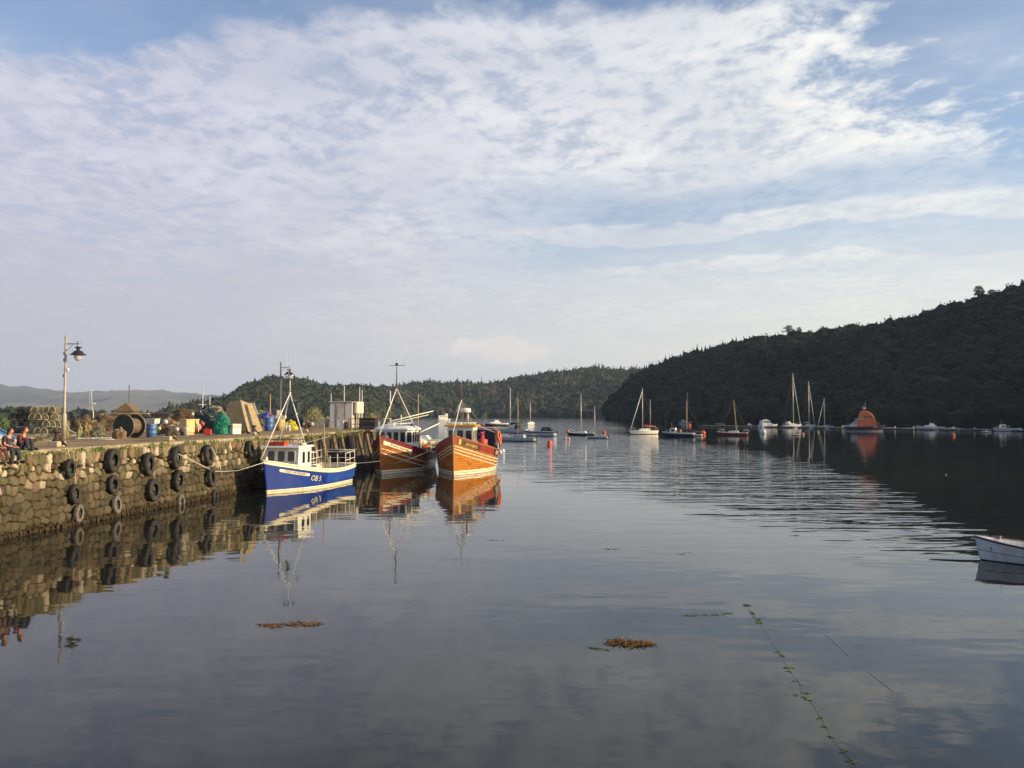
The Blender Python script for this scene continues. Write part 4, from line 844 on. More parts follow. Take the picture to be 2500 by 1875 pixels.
# upturned dinghy, far left ------------------------------------------------
# ------------------------------------------------------------------ hulls
class Hull:
    """x forward, stem at the waterline = origin, stern at -L; y to port; z up from the water"""
    def __init__(s, L, B, zb, zm, zs, rake=.3, draft=.6, wl=.86, stern=.75, swl=.55, tm=.45, p=2.1, pw=1.7, bow_fine=1.0, flare=1.3, trans=True, sm=.38, counter=0.0):
        s.__dict__.update(locals()); del s.__dict__['s']
        # quadratic sheer through stern, lowest point and bow
        A = np.array([[0, 0, 1], [sm**2, sm, 1], [1, 1, 1]], float); s.q = np.linalg.solve(A, np.array([zs, zm, zb], float))
    def sheer(s, t): return s.q[0]*t*t+s.q[1]*t+s.q[2]
    def b(s, t):
        if t > s.tm: return s.B/2*max(0, 1-((t-s.tm)/(1-s.tm))**s.p)
        return s.B/2*(s.stern+(1-s.stern)*math.sin(math.pi/2*t/s.tm))
    def w(s, t):
        if t > s.tm: return s.B/2*s.wl*max(0, 1-((t-s.tm)/(1-s.tm))**s.pw)
        return s.B/2*s.wl*(s.swl+(1-s.swl)*math.sin(math.pi/2*t/s.tm))
    def x(s, t, z):
        bow = s.rake*z/s.zb if z > 0 else s.rake*z*1.5; st = -s.L-(s.counter*(z/s.zs) if z > 0 else 0); return st+t*(bow-st)
    def y(s, t, z):
        sh = s.sheer(t); w_, b_ = s.w(t), s.b(t)
        if z >= 0: return w_+(b_-w_)*min(1, z/sh)**s.flare
        return w_*math.sqrt(max(0, 1-(z/-s.draft)**2)) if z > -s.draft else 0
    def P(s, t, z, side=1, off=0): return Vector((s.x(t, z), side*(s.y(t, z)+off), z))
    def tx(s, x, z):
        bow = s.rake*z/s.zb; st = -s.L-s.counter*(z/s.zs); return (x-st)/(bow-st)
    def hull_mesh(s, levels, mats, n=30):
        """levels: functions t->z, bottom to top (last = sheer); mats: one per band"""
        mb = MB(); ts = [1-(1-i/n)**1.35 for i in range(n+1)]
        for side in (1, -1):
            rows = []
            for t in ts:
                zs_ = []; last = -9
                for f in levels: z = max(last+.001, min(f(t), s.sheer(t)-.0005*(len(levels)-len(zs_)))) ; zs_.append(z); last = z
                rows.append([mb.bm.verts.new(s.P(t, z, side)) for z in zs_])
            for i in range(n):
                for j in range(len(levels)-1):
                    q = (rows[i][j], rows[i+1][j], rows[i+1][j+1], rows[i][j+1]); 
                    f = mb.bm.faces.new(q if side == -1 else q[::-1]); f.material_index = mb.mi(mats[j]); f.smooth = True
            if side == 1: port = rows
            else:
                for j in range(len(levels)-1):
                    f = mb.bm.faces.new((port[0][j], port[0][j+1], rows[0][j+1], rows[0][j])); f.material_index = mb.mi(mats[j])
        bmesh.ops.remove_doubles(mb.bm, verts=mb.bm.verts[:], dist=.002)
        return mb
    def deck(s, mb, drop, m, inset=.05, mi=None, n=24, t0=0.0, t1=.985):
        ts = [t0+(t1-t0)*i/n for i in range(n+1)]; R = []
        for t in ts:
            z = s.sheer(t)-drop; y = max(.01, s.y(t, z)-inset); x = s.x(t, z)+(.04 if t == 0 else 0); R.append((x, y, z, s.sheer(t), max(.01, s.b(t)-inset)))
        for a, b_ in zip(R[:-1], R[1:]):
            mb.face([(a[0], a[1], a[2]), (a[0], -a[1], a[2]), (b_[0], -b_[1], b_[2]), (b_[0], b_[1], b_[2])], m)
            for sd in (1, -1): mb.face([(a[0], sd*a[1], a[2]), (b_[0], sd*b_[1], b_[2]), (b_[0], sd*b_[4], b_[3]), (a[0], sd*a[4], a[3])], mi or m)
        a = R[0]; mb.face([(a[0], a[1], a[2]), (a[0], -a[1], a[2]), (a[0], -a[4], a[3]), (a[0], a[4], a[3])], mi or m)
        return mb
    def rail(s, mb, m, r, dz=0.0, off=0.0, t0=0.0, t1=1.0, n=26, sides=(1, -1), zf=None, flat=None):
        for sd in sides:
            pts = []
            for i in range(n+1):
                t = t0+(t1-t0)*i/n; z = (zf(t) if zf else s.sheer(t))+dz; pts.append(s.P(t, min(z, s.sheer(t)) if not zf else z, sd, off)+Vector((0, 0, max(0, z-s.sheer(t)) if not zf else 0)))
            mb.tube(pts, r, m, 6)
        return mb
    def patch(s, mb, x0, x1, zlo, zhi, m, off=.012, n=12, side=1):
        """a flat strip lying on the hull between heights below the sheer"""
        A = []
        for i in range(n+1):
            x = x0+(x1-x0)*i/n; z0 = s.q[2]; t = s.tx(x, 1.0); sh = s.sheer(t)
            col = []
            for k in range(4):
                z = sh-zlo+(zlo-zhi)*k/3; tt = s.tx(x, z); p = s.P(tt, z, side, off); col.append(mb.bm.verts.new(p))
            A.append(col)
        for i in range(n):
            for k in range(3):
                f = mb.bm.faces.new((A[i][k], A[i+1][k], A[i+1][k+1], A[i][k+1])); f.material_index = mb.mi(m)
        return mb
    def text(s, txt, xc, drop, size, m, off=.02, side=1, stretch=1.0, extr=0, follow=True, shear=0, bold=0):
        cu = bpy.data.curves.new('lettering', 'FONT'); cu.body = txt; cu.size = size; cu.align_x = 'CENTER'; cu.align_y = 'CENTER'; cu.shear = shear; cu.offset = bold
        ob = bpy.data.objects.new('tmp', cu); C.objects.link(ob); dg = bpy.context.evaluated_depsgraph_get(); me = bpy.data.meshes.new_from_object(ob.evaluated_get(dg)); bpy.data.objects.remove(ob)
        b2 = bmesh.new(); b2.from_mesh(me); bmesh.ops.triangulate(b2, faces=b2.faces[:]); bmesh.ops.subdivide_edges(b2, edges=[e for e in b2.edges if e.calc_length() > size*.3], cuts=1)
        tc_ = s.tx(xc, 1.0); sc_ = s.sheer(tc_)
        for v in b2.verts:
            u, w_ = v.co.x*stretch, v.co.y; x = xc-side*u; t = s.tx(x, 1.0); z = (s.sheer(t) if follow else sc_)-drop+w_; tt = s.tx(x, z); v.co = s.P(tt, z, side, off)
        b2.to_mesh(me); b2.free(); me.materials.clear(); me.materials.append(m); return me
def P2(px, py, z=0.0): p = G(px, py, z); p.z = 0; return p
def varnish(nm='varnished_planks', k_=1.0, g_=1.0):
    m = bpy.data.materials.new(nm); m.use_nodes = True; t = NT(m.node_tree); b = m.node_tree.nodes['Principled BSDF']
    o = t.n('ShaderNodeTexCoord').outputs['Object']; n1 = t.noise(t.mapping(o, (.35, 1, 5)), 2.2, 6, .65); n2 = t.noise(t.mapping(o, (.8, 1, 1.2)), 1.1, 4, .6); s = t.n('ShaderNodeSeparateXYZ', ins={0: o})
    c = t.mix(t.step(n1, .35, .65), (.42*k_, .155*k_*g_, .018, 1), (.66*k_, .285*k_*g_, .030, 1)); c = t.mix(t.m('MULTIPLY', t.step(n2, .5, .66), .75), c, (.15, .045, .010, 1))
    seam = t.m('LESS_THAN', t.m('FRACT', t.m('MULTIPLY', t.m('ADD', s.outputs[2], t.m('MULTIPLY', n2, .05)), 5.2)), .09); c = t.mix(t.m('MULTIPLY', seam, .65), c, (.09, .03, .01, 1))
    t.put(b, 'Base Color', c); b.inputs['Roughness'].default_value = .26; return m
M_varn = varnish('varnished_planks', .90, .90); M_varn2 = varnish('dark_varnished_planks', .68, .82); M_hullblue = mat('hull_blue', (.010, .040, .25), .35, .12, 1.2, dirt=(.03, .07, .22), dirtamt=.6, streak=.45, scol=(.05, .06, .10)); M_hullblue2 = mat('hull_blue_worn', (.016, .062, .33), .4, .15, 1.2, dirt=(.04, .12, .34), dirtamt=.6, streak=.5, scol=(.06, .07, .12))
M_ivory = mat('ivory_paint', (.84, .76, .55), .4, .06, 3, dirt=(.55, .42, .25), dirtamt=.45, streak=.6, scol=(.34, .20, .09)); M_cabin = mat('white_gelcoat', (.86, .84, .74), .4, .05, 2, dirt=(.45, .38, .27), dirtamt=.35, streak=.35, scol=(.40, .26, .13)); M_cabg = mat('white_superstructure', (.80, .79, .74), .45, .06, 2, dirt=(.4, .3, .2), dirtamt=.3, streak=.4, scol=(.36, .22, .12))
M_red2 = mat('bulwark_red', (.30, .035, .028), .4, .15, 2, dirt=(.18, .03, .02), dirtamt=.5); M_maroon = mat('bulwark_maroon', (.17, .018, .022), .4, .15, 2, dirt=(.10, .02, .02), dirtamt=.5)
M_ochre = mat('ochre_paint', (.62, .32, .025), .45, .1, 3); M_anti = mat('antifouling', (.10, .03, .02), .8, .2, 3); M_deckg = mat('deck_grey', (.16, .15, .14), .8, .25, 4); M_stl = mat('white_tube', (.82, .78, .66), .45, .08, 6); M_wood = mat('teak_wood', (.28, .13, .05), .6, .25, 6)
def aerial(parent, a, b_, name='aerial', r=.012): MB().tube([a, b_], [r*1.3, r*.7], M_stl, 5).build(name, parent)
def window(parent, poly, axis_pt, ux, uz, nrm, m=M_win, off=.012, frame=None):
    """poly in (u,v) on a plane"""
    mb = MB(); o_ = Vector(axis_pt); ux, uz, nrm = Vector(ux), Vector(uz), Vector(nrm); A = [o_+ux*u+uz*v+nrm*off for u, v in poly]; B = [p+nrm*.012 for p in A]
    mb.face(B, m); n = len(A)
    for i in range(n): mb.face([A[i], A[(i+1) % n], B[(i+1) % n], B[i]], frame or M_blk)
    w_ = mb.build('window', parent)
    if frame:
        q = MB(); q.tube([p for p in B]+[B[0], B[1]], .018, frame, 5, cap=False); q.build('frame', w_)
    return w_
def rrect(u0, u1, v0, v1, r=.06, k=3):
    pts = []
    for cx, cy, a0 in ((u1-r, v1-r, 0), (u0+r, v1-r, 90), (u0+r, v0+r, 180), (u1-r, v0+r, 270)):
        for i in range(k+1): a = rad(a0+90*i/k); pts.append((cx+r*math.cos(a), cy+r*math.sin(a)))
    return pts
def heading(hx, hy): return math.atan2(hy, hx)

# === blue boat ======================================================
o1 = P2(650, 1205); blue = empty('fishing_boat', o1, heading(-.245, -.97), 'small blue fishing boat with white wheelhouse and red roof crate, by the wall', 'fishing boat')
H = Hull(9.75, 3.5, 2.08, 1.14, 1.30, rake=.42, draft=.7, wl=.90, stern=.80, swl=.80, tm=.5, p=2.3, pw=2.0, flare=1.2, sm=.30, counter=.35)
lv = [lambda t: -.45, lambda t: .0, lambda t: .08, lambda t: .115, lambda t: .20, lambda t: H.sheer(t)-.14, lambda t: H.sheer(t)]
mb = H.hull_mesh(lv, [M_anti, M_ivory, M_rim, M_ivory, M_hullblue, M_ivory]); hb = mb.build('hull', blue)
mb = MB(); H.deck(mb, .42, M_deckg, .06, M_ivory); mb.build('deck', blue)
mb = MB(); H.rail(mb, M_ivory, .055, .02, -.02); H.rail(mb, M_ivory, .04, -.18, .02); mb.tube([H.P(0, H.sheer(0), 1)+Vector((0, 0, .02)), H.P(0, H.sheer(0), -1)+Vector((0, 0, .02))], .055, M_ivory, 6); mb.build('gunwale', blue)
mb = MB(); H.patch(mb, -4.8, -9.95, .84, .20, M_hullblue2, .035, 14); H.patch(mb, -4.75, -9.95, .885, .84, M_hullblue2, .055, 14)
mb.tube([H.P(H.tx(-4.2, 1.0), H.sheer(H.tx(-4.2, 1))-.19, 1, .03), H.P(H.tx(-4.6, .6), H.sheer(H.tx(-4.6, 1))-.86, 1, .04)], .022, M_hullblue2, 5); mb.build('side_plate', blue)
mb = MB()
for x in (-5.9, -6.9, -7.7, -8.4): H.patch(mb, x, x-.28, .80, .74, M_blk, .06, 2)
mb.build('scuppers', blue)
# name board and number
mb = MB(); H.patch(mb, -.62, -2.75, .56, .37, M_ivory, .03, 10)
for x_, dd in ((-.62, 0), (-2.75, 0)): p = H.P(H.tx(x_, 1.4), H.sheer(H.tx(x_, 1))-.465, 1, .02); mb.lathe([(.095, -.02), (.082, .012)], M_ivory, 14, c=p, axis=(.1, 1, 0))
nb = mb.build('name_board', blue); link('lettering', H.text('CEOL MO MHARA', -1.68, .465, .19, M_blk, .052, stretch=1.08, shear=.2), nb)
link('registration_shadow', H.text('OB 5', -3.52, .66, .52, M_blk, .022, shear=.15, bold=.02), hb); link('registration_number', H.text('OB 5', -3.52, .66, .50, M_fish, .040, shear=.15, bold=.0), hb)
# wheelhouse
xf, xa, hw_, zb_, zt_ = -1.75, -3.50, 1.22, 1.05, 2.82
wh = empty('wheelhouse', (0, 0, 0)); wh.parent = blue
mb = MB(); poly = [(xf, 1.54), (xf+.02, 1.60), (xf-.10, zt_), (xa, zt_), (xa, 1.22)]; mb.prism([(u, v) for u, v in poly], 'y', -hw_, hw_, M_cabin); mb.build('walls', wh)
bpy.context.view_layer.update()
mb = MB(); mb.prism([(xf+.22, zt_-.02), (xf+.16, zt_+.09), (xa-.12, zt_+.12), (xa-.16, zt_)], 'y', -hw_-.14, hw_+.14, M_cabin); mb.build('roof', wh)
fx = xf-.02; nf = Vector((1, 0, .09)).normalized()
for (u0, u1) in ((.46, .98), (-.26, .26), (-.98, -.46)): window(wh, rrect(u0, u1, 0, .68, .09), (xf-.005, 0, 1.90), (0, 1, 0), (-.09, 0, 1), nf, M_wing, frame=M_cabin)
for (x0, x1) in ((-2.62, -2.30), (-3.28, -2.98)): window(wh, rrect(x0, x1, 1.78, 2.52, .08), (0, hw_, 0), (1, 0, 0), (0, 0, 1), (0, 1, 0), M_win); window(wh, rrect(x0, x1, 1.78, 2.52, .08), (0, -hw_, 0), (1, 0, 0), (0, 0, 1), (0, -1, 0), M_win)
mb = MB(); mb.tube([(-3.35, hw_+.05, 1.28), (-3.35, hw_+.05, 1.44)], .11, M_red, 12); mb.build('fender', blue)
# roof gear
M_crate = mat('orange_red_crate', (.70, .06, .03), .5, .12, 5)
mb = MB(); 
for x in (-2.35, -1.80): mb.box((x, -.42, 3.03), (.03, 1.15, .24), M_crate)
for y in (-1.0, .15): mb.box((-2.08, y, 3.03), (.58, .03, .24), M_crate)
mb.box((-2.08, -.42, 2.94), (.56, 1.12, .03), M_crate); mb.box((-1.78, -.42, 3.13), (.05, 1.2, .04), M_crate)
t = mb.build('plastic_crate'); t.matrix_world = Matrix.Translation(o1) @ Matrix.Rotation(heading(-.245, -.97), 4, 'Z'); tag(t, 'orange-red crate lying on the roof of the blue boat', 'crate')
mb = MB(); zr = 3.32
mb.tube([(-1.75, -1.2, zr), (-1.75, .9, zr), (-3.3, 1.1, zr), (-3.3, -1.2, zr), (-1.75, -1.2, zr)], .02, M_blk, 5)
for x, y in ((-1.75, -1.2), (-1.75, -.5), (-1.75, .2), (-1.75, .9), (-2.5, 1.0), (-3.3, 1.1), (-3.3, -1.2)): mb.tube([(x, y, 2.92), (x, y, zr)], .018, M_blk, 5)
mb.build('roof_rail', blue)
mb = MB(); mb.lathe([(.16, -.09), (.26, -.09), (.26, .09), (.16, .09)], mat('white_rope_reel', (.42, .40, .36), .8, .2, 6), 20, c=(-2.7, .55, 3.16), axis=(1, .3, 0), closed=True); mb.build('rope_reel', blue)
mb = MB(); mb.sphere((-2.9, .95, 3.0), (.3, .22, .11), M_wr, 2, .3, 2); mb.build('liferaft_cover', blue)
# tripod mast
ap = Vector((-2.9, -.05, 6.35))
mb = MB(); mb.tube([(.18, -.30, 2.12), ap], .034, M_stl, 8); mb.tube([(-3.2, .95, 2.95), ap], .034, M_stl, 8); mb.tube([(-3.2, -1.0, 2.95), ap], .032, M_stl, 8); mb.tube([ap-Vector((0, 0, .1)), ap+Vector((0, 0, 1.05))], .03, M_stl, 8); mb.sphere(ap, .09, M_stl, 1); mb.build('mast', blue)
mb = MB(); c = ap+Vector((0, 0, 1.0)); mb.tube([c+Vector((0, -.35, 0)), c+Vector((0, .42, -.05))], .018, M_blk, 5); mb.box(c+Vector((0, -.28, .12)), (.12, .12, .26), M_stl); mb.sphere(c+Vector((0, .32, .10)), .09, M_blk, 1); mb.box(c+Vector((0, .05, .18)), (.2, .2, .07), M_cabin); mb.build('mast_fittings', blue)
aerial(blue, c+Vector((0, -.06, 0)), c+Vector((0, -.30, 1.75))); aerial(blue, c+Vector((0, .42, .0)), c+Vector((0, .30, 1.75)))
mb = MB(); mb.sphere(ap+Vector((-.1, .62, -.5)), .075, M_blk, 1); mb.tube([ap+Vector((0, .15, -.5)), ap+Vector((-.1, .62, -.5))], .01, M_stl, 4); mb.build('deck_light', blue)
# stern rails and gear
mb = MB()
def zat(x): return H.sheer(H.tx(x, 1.0))
def yat(x): return H.b(H.tx(x, 1.0))-.06
def post(x, sd, h): mb.tube([(x, sd*yat(x), zat(x)), (x, sd*yat(x), zat(x)+h)], .024, M_stl, 6)
for sd in (1, -1):
    for x in (-6.5, -8.0, -8.9, -9.9): post(x, sd, 1.05)
    for hh in (.5, 1.0): mb.tube([(x, sd*yat(x), zat(x)+hh) for x in (-6.5 if sd < 0 else -8.0, -8.9, -9.9)], .022, M_stl, 6)
for hh in (.45, .9, 1.05): mb.tube([(-9.9, yat(-9.9), zat(-9.9)+hh), (-9.9, -yat(-9.9), zat(-9.9)+hh)], .022, M_stl, 6)
post(-5.3, 1, .95)
for hh in (.5, 1.15): mb.tube([(-3.55, 1.1, 1.25+hh), (-4.4, 1.15, 1.25+hh)], .022, M_stl, 6)
mb.tube([(-4.4, 1.15, 1.0), (-4.4, 1.15, 2.5)], .026, M_stl, 6); mb.tube([(-4.4, .3, 2.45), (-4.4, 1.15, 2.45)], .022, M_stl, 6); mb.tube([(-4.4, .3, 1.0), (-4.4, .3, 2.45)], .022, M_stl, 6)
mb.build('stern_rails', blue)
mb = MB(); mb.box((-5.2, -.2, 1.12), (1.2, 1.3, .62), M_blk, bev=.06); mb.tube([(-4.8, .4, 1.35), (-4.8, -.8, 1.5)], .09, M_deckg, 8); mb.build('winch', blue)
mb = MB(); mb.sphere((-4.6, .85, 1.30), (.22, .22, .13), M_galv, 2); mb.tube([(-4.6, .85, 1.0), (-4.6, .85, 1.3)], .04, M_galv, 6); mb.build('hauler', blue)
mb = MB(); mb.box((.0, 0, 2.18), (.16, .10, .22), M_ivory, bev=.02); [mb.box((-.8, y, 1.86), (.10, .10, .20), M_ivory, bev=.02) for y in (.3, -.3)]; mb.build('bitts', blue)
mb = MB(); mb.tube([(-7.4, .3, 1.0), (-7.25, .2, 4.3)], .035, mat('pole_tan', (.45, .32, .17), .8, .2, 4), 6); mb.build('standing_pole', blue)

# === middle boat (maroon and varnish) ===============================
_V = {'m': M_varn2, 'r': M_varn}
def varnished_boat(o, hd, L, B, bulw, name, label, zb, zm, zs, stripes, sm=.30, rakeb=.35):
    root = empty('fishing_boat', o, heading(*hd), label, 'fishing boat')
    H = Hull(L, B, zb, zm, zs, rake=rakeb, draft=1.0, wl=.90, stern=.68, swl=.62, tm=.5, p=2.0, pw=1.75, flare=1.35, sm=sm, counter=.5)
    bw = .62; M_varn = _V[name]
    lv = [lambda t: -.6, lambda t: .02, lambda t: .17, lambda t: .22, lambda t: .36]; ms = [M_anti, M_ivory, M_rim, M_ivory]
    for a in stripes[::-1]:
        lv += [(lambda a: lambda t: H.sheer(t)-a-.085)(a), (lambda a: lambda t: H.sheer(t)-a)(a)]; ms += [M_varn, M_ivory]
    lv += [lambda t: H.sheer(t)-bw, lambda t: H.sheer(t)-.07, lambda t: H.sheer(t)]
    ms += [M_varn, bulw, M_wood if name == 'r' else bulw]
    hb = H.hull_mesh(lv, ms, 34).build('hull', root)
    mb = MB(); H.deck(mb, .75, M_deckg, .08, bulw); mb.build('deck', root)
    mb = MB(); H.rail(mb, M_wood if name == 'r' else bulw, .06, .02, -.03); mb.tube([H.P(0, H.sheer(0), 1), H.P(0, H.sheer(0), -1)], .06, M_wood, 6); mb.build('gunwale', root)
    mb = MB(); 
    for a in stripes: H.rail(mb, M_ivory, .042, 0, .0, zf=(lambda a: lambda t: H.sheer(t)-a-.04)(a))
    H.rail(mb, M_wood, .035, 0, .0, zf=lambda t: H.sheer(t)-bw); mb.build('rubbing_strakes', root)
    mb = MB(); pts = [(rakeb*z/zb+.03, 0, z) for z in (-.4, 0, .6, 1.4, 2.2, zb, zb+.12)]; mb.tube(pts, .075, M_wood, 8); mb.build('stem_post', root)
    return root, H, hb
o2 = P2(930, 1159); hd2 = (-.17, -.985)
dawn, H2, hb2 = varnished_boat(o2, hd2, 12.0, 4.9, M_maroon, 'm', 'varnished fishing boat with maroon bulwark and white wheelhouse, between the blue and red ones', 3.18, 1.50, 1.75, (.95, 1.32), .28)
o3 = P2(1107, 1161.5); hd3 = (-.115, -.993)
jac, H3, hb3 = varnished_boat(o3, hd3, 12.8, 5.4, M_red2, 'r', 'varnished fishing boat with red bulwark, ochre-roofed wheelhouse and orange life ring', 3.26, 1.72, 1.95, (.78, 1.02, 1.30), .30)
# lettering
mb = MB(); H2.patch(mb, .02, -2.9, .66, .34, M_ivory, .03, 14); nb = mb.build('name_board', dawn); link('lettering', H2.text('DAWN TREADER', -1.55, .50, .24, M_blk, .055, stretch=.98, shear=.1), nb)
link('registration_number', H2.text('UL 20', -6.0, .36, .42, M_fish, .03, bold=.01), hb2)
mb = MB(); H2.patch(mb, -5.0, -7.4, .08, -.05, M_ivory, .05, 8); mb.build('rail_capping', dawn)
mb = MB(); H3.patch(mb, -.1, -2.7, .62, .18, mat('name_ground_dark', (.06, .03, .02), .5, .2, 4), .025, 12); nb = mb.build('name_board', jac); M_gold = mat('gold_lettering', (.60, .42, .05), .45, .1, 6)
link('lettering', H3.text('JACOBITE', -1.55, .42, .30, M_gold, .05, shear=.2, bold=.008), nb)
mb = MB(); H3.patch(mb, -.18, -.42, .62, .20, M_gold, .045, 3); mb.build('emblem', nb)
mb = MB(); H3.patch(mb, -5.4, -7.3, .60, .04, M_blk, .03, 8); rp_ = mb.build('registration_panel', jac); link('lettering', H3.text('OB 50', -6.35, .33, .46, M_fish, .055, bold=.016), rp_)
# wheelhouse of the middle boat: long glazed front, angled corner, side
def wheelhouse(root, xf, xa, hw_, zb_, zt_, roofm, wallm, fw, sw, corner=0.0, roofover=.18, frame=None, arch=.10, winz=(.45, .9)):
    wh = empty('wheelhouse', (0, 0, 0)); wh.parent = root
    plan = [(xf, -hw_+corner), (xf, hw_-corner), (xf-corner, hw_), (xa, hw_), (xa, -hw_), (xf-corner, -hw_)] if corner else [(xf, -hw_), (xf, hw_), (xa, hw_), (xa, -hw_)]
    mb = MB(); mb.prism(plan, 'z', zb_, zt_, wallm); mb.build('walls', wh)
    mb = MB(); k = mb.mi(roofm); o_ = roofover
    ring = lambda e, z: [mb.bm.verts.new((x+(e if x == xf or (corner and x == xf-corner) else -e)*1.0, y+(e if y > 0 else -e), z)) for x, y in plan]
    r0, r1, r2_ = ring(o_, zt_-.02), ring(o_, zt_+.13), ring(-.25, zt_+.13+arch); n = len(plan)
    for A, B in ((r0, r1), (r1, r2_)):
        for i in range(n): f = mb.bm.faces.new((A[i], A[(i+1) % n], B[(i+1) % n], B[i])); f.material_index = k
    f = mb.bm.faces.new(r2_); f.material_index = k; f = mb.bm.faces.new(r0[::-1]); f.material_index = k; mb.build('roof', wh)
    z0 = zb_+(zt_-zb_)*winz[0]; z1 = zb_+(zt_-zb_)*winz[1]; fy = hw_-corner
    for k_ in range(fw):
        a = -fy+2*fy*(k_+.16)/fw; b_ = -fy+2*fy*(k_+.84)/fw; window(wh, rrect(a, b_, z0, z1, .06), (xf, 0, 0), (0, 1, 0), (0, 0, 1), (1, 0, 0), M_win, frame=frame)
    for k_ in range(sw):
        a = xa+(xf-corner-xa)*(k_+.2)/sw; b_ = xa+(xf-corner-xa)*(k_+.8)/sw
        for sd in (1, -1): window(wh, rrect(a, b_, z0, z1, .05), (0, sd*hw_, 0), (1, 0, 0), (0, 0, 1), (0, sd, 0), M_win, frame=frame)
    if corner:
        for sd in (1, -1):
            d = Vector((-corner, sd*corner, 0)).normalized(); nn = Vector((corner, sd*corner, 0)).normalized(); Lc = corner*1.414
            window(wh, rrect(Lc*.12, Lc*.88, z0, z1, .05), (xf, sd*(hw_-corner), 0), d, (0, 0, 1), nn, M_win, frame=frame)
    return wh
wheelhouse(dawn, -3.0, -5.4, 1.62, 1.4, 3.60, M_cabg, M_cabg, 4, 3, .42, .16, winz=(.52, .92), arch=.22)
wheelhouse(jac, -3.0, -5.3, 1.10, 1.6, 3.92, M_ochre, M_cabin, 3, 3, .0, .22, winz=(.44, .86), arch=.05)
# middle boat rig
ap = Vector((-3.9, .05, 7.2))
mb = MB(); mb.tube([(.42, 0, 3.28), ap], .042, M_stl, 8); mb.tube([(-4.9, 1.85, 2.9), ap], .04, M_stl, 8); mb.tube([(-6.4, 1.5, 1.4), (-6.6, 1.5, 3.0)], .04, M_stl, 6); mb.tube([(-4.9, -1.6, 3.6), ap], .035, M_stl, 6); mb.tube([ap-Vector((0, 0, .35)), ap+Vector((0, 0, 2.1))], [.07, .035], M_deckg, 8); mb.build('mast', dawn)
mb = MB(); c = ap+Vector((0, 0, 2.0)); mb.tube([c+Vector((0, -.62, 0)), c+Vector((0, .72, 0))], .025, M_blk, 6); mb.box(c+Vector((0, 0, .1)), (.14, .2, .2), M_blk); mb.sphere(c+Vector((0, 0, .32)), .07, M_wht, 1); mb.build('crosstree', dawn)
aerial(dawn, c+Vector((0, .68, 0)), c+Vector((0, .92, 2.0))); aerial(dawn, ap+Vector((0, -.25, .05)), ap+Vector((0, -.22, 2.0)), r=.009)
mb = MB(); mb.tube([(-4.6, -.75, 3.8), (-4.6, -.75, 7.0)], .045, M_stl, 7); mb.tube([(-4.6, -.75, 4.6), (-4.6, -.75, 5.9)], .05, M_wood, 7); mb.build('exhaust_pole', dawn)
mb = MB(); mb.tube([(-1.6, -.5, 4.05), (-4.4, 1.75, 4.22)], .045, M_stl, 7); mb.tube([(-4.6, -.7, 4.35), (-9.2, 1.9, 5.25)], .045, M_stl, 7); mb.tube([(-4.6, -.7, 4.15), (-8.6, 1.6, 4.9)], .03, M_stl, 6); mb.tube([(-5.5, 1.6, 3.3), (-8.3, 2.7, 4.1)], .055, M_stl, 7); mb.build('derrick', dawn)
mb = MB(); mb.tube([ap, (-9.2, 1.9, 5.2)], .012, M_galv, 4); mb.tube([ap, (-6.6, .8, 3.0)], .010, M_galv, 4); mb.build('stays', dawn)
mb = MB(); mb.box((-3.6, -.3, 4.08), (.5, .6, .34), M_cabg, bev=.03); mb.tube([(-3.8, .5, 3.9), (-3.8, .5, 4.9)], .05, M_stl, 7); mb.tube([(-3.2, -1.3, 3.9), (-3.2, -1.3, 4.3)], .03, M_stl, 6); mb.sphere((-4.4, 1.25, 4.0), .12, M_blk, 1); mb.build('roof_gear', dawn)
mb = MB(); mb.prism([(-2.6, 1.5), (-3.1, 2.25), (-5.2, 2.25), (-5.2, 1.5)], 'y', 1.63, 1.67, M_cabg); mb.tube([(-3.0, 1.70, 2.1), (-4.2, 1.70, 2.35)], .03, M_stl, 6); mb.tube([(-3.0, 1.70, 1.85), (-4.4, 1.70, 2.15)], .03, M_stl, 6); mb.tube([(-5.42, 1.66, 1.4), (-5.42, 1.66, 3.6)], .04, M_blk, 6); mb.box((-4.4, 1.70, 2.05), (.10, .03, .34), M_red); mb.build('side_screen', dawn)
mb = MB(); mb.sphere((-7.6, 1.0, 2.35), (1.0, .8, .42), M_fish, 3, .25, 2, 3); mb.build('canvas_cover', dawn); mb = MB(); mb.sphere((-7.4, 1.5, 2.05), (.5, .6, .3), M_org, 2, .3, 2, 5); mb.build('orange_bundle', dawn)
mb = MB(); mb.sphere((-8.6, 1.9, 2.35), (1.1, .35, .13), mat('tarp_yellow', (.62, .5, .03)), 2, .3, 2, 7); mb.build('yellow_cover', dawn)
mb = MB()
for x in (-6.8, -9.8): mb.tube([(x, H2.b(H2.tx(x, 1))-.1, H2.sheer(H2.tx(x, 1))), (x, H2.b(H2.tx(x, 1))-.1, H2.sheer(H2.tx(x, 1))+.9)], .03, M_stl, 6)
for hh in (.45, .88): mb.tube([(x, H2.b(H2.tx(x, 1))-.1, H2.sheer(H2.tx(x, 1))+hh) for x in (-6.8, -8.3, -9.8)], .028, M_stl, 6)
mb.box((-8.8, 0, 1.7), (1.6, 2.4, .9), M_blk, bev=.08); mb.build('side_rails', dawn)
mb = MB(); mb.box((-6.6, 1.0, 1.5), (.5, .4, .4), M_ivory, bev=.04); mb.build('winch', dawn)
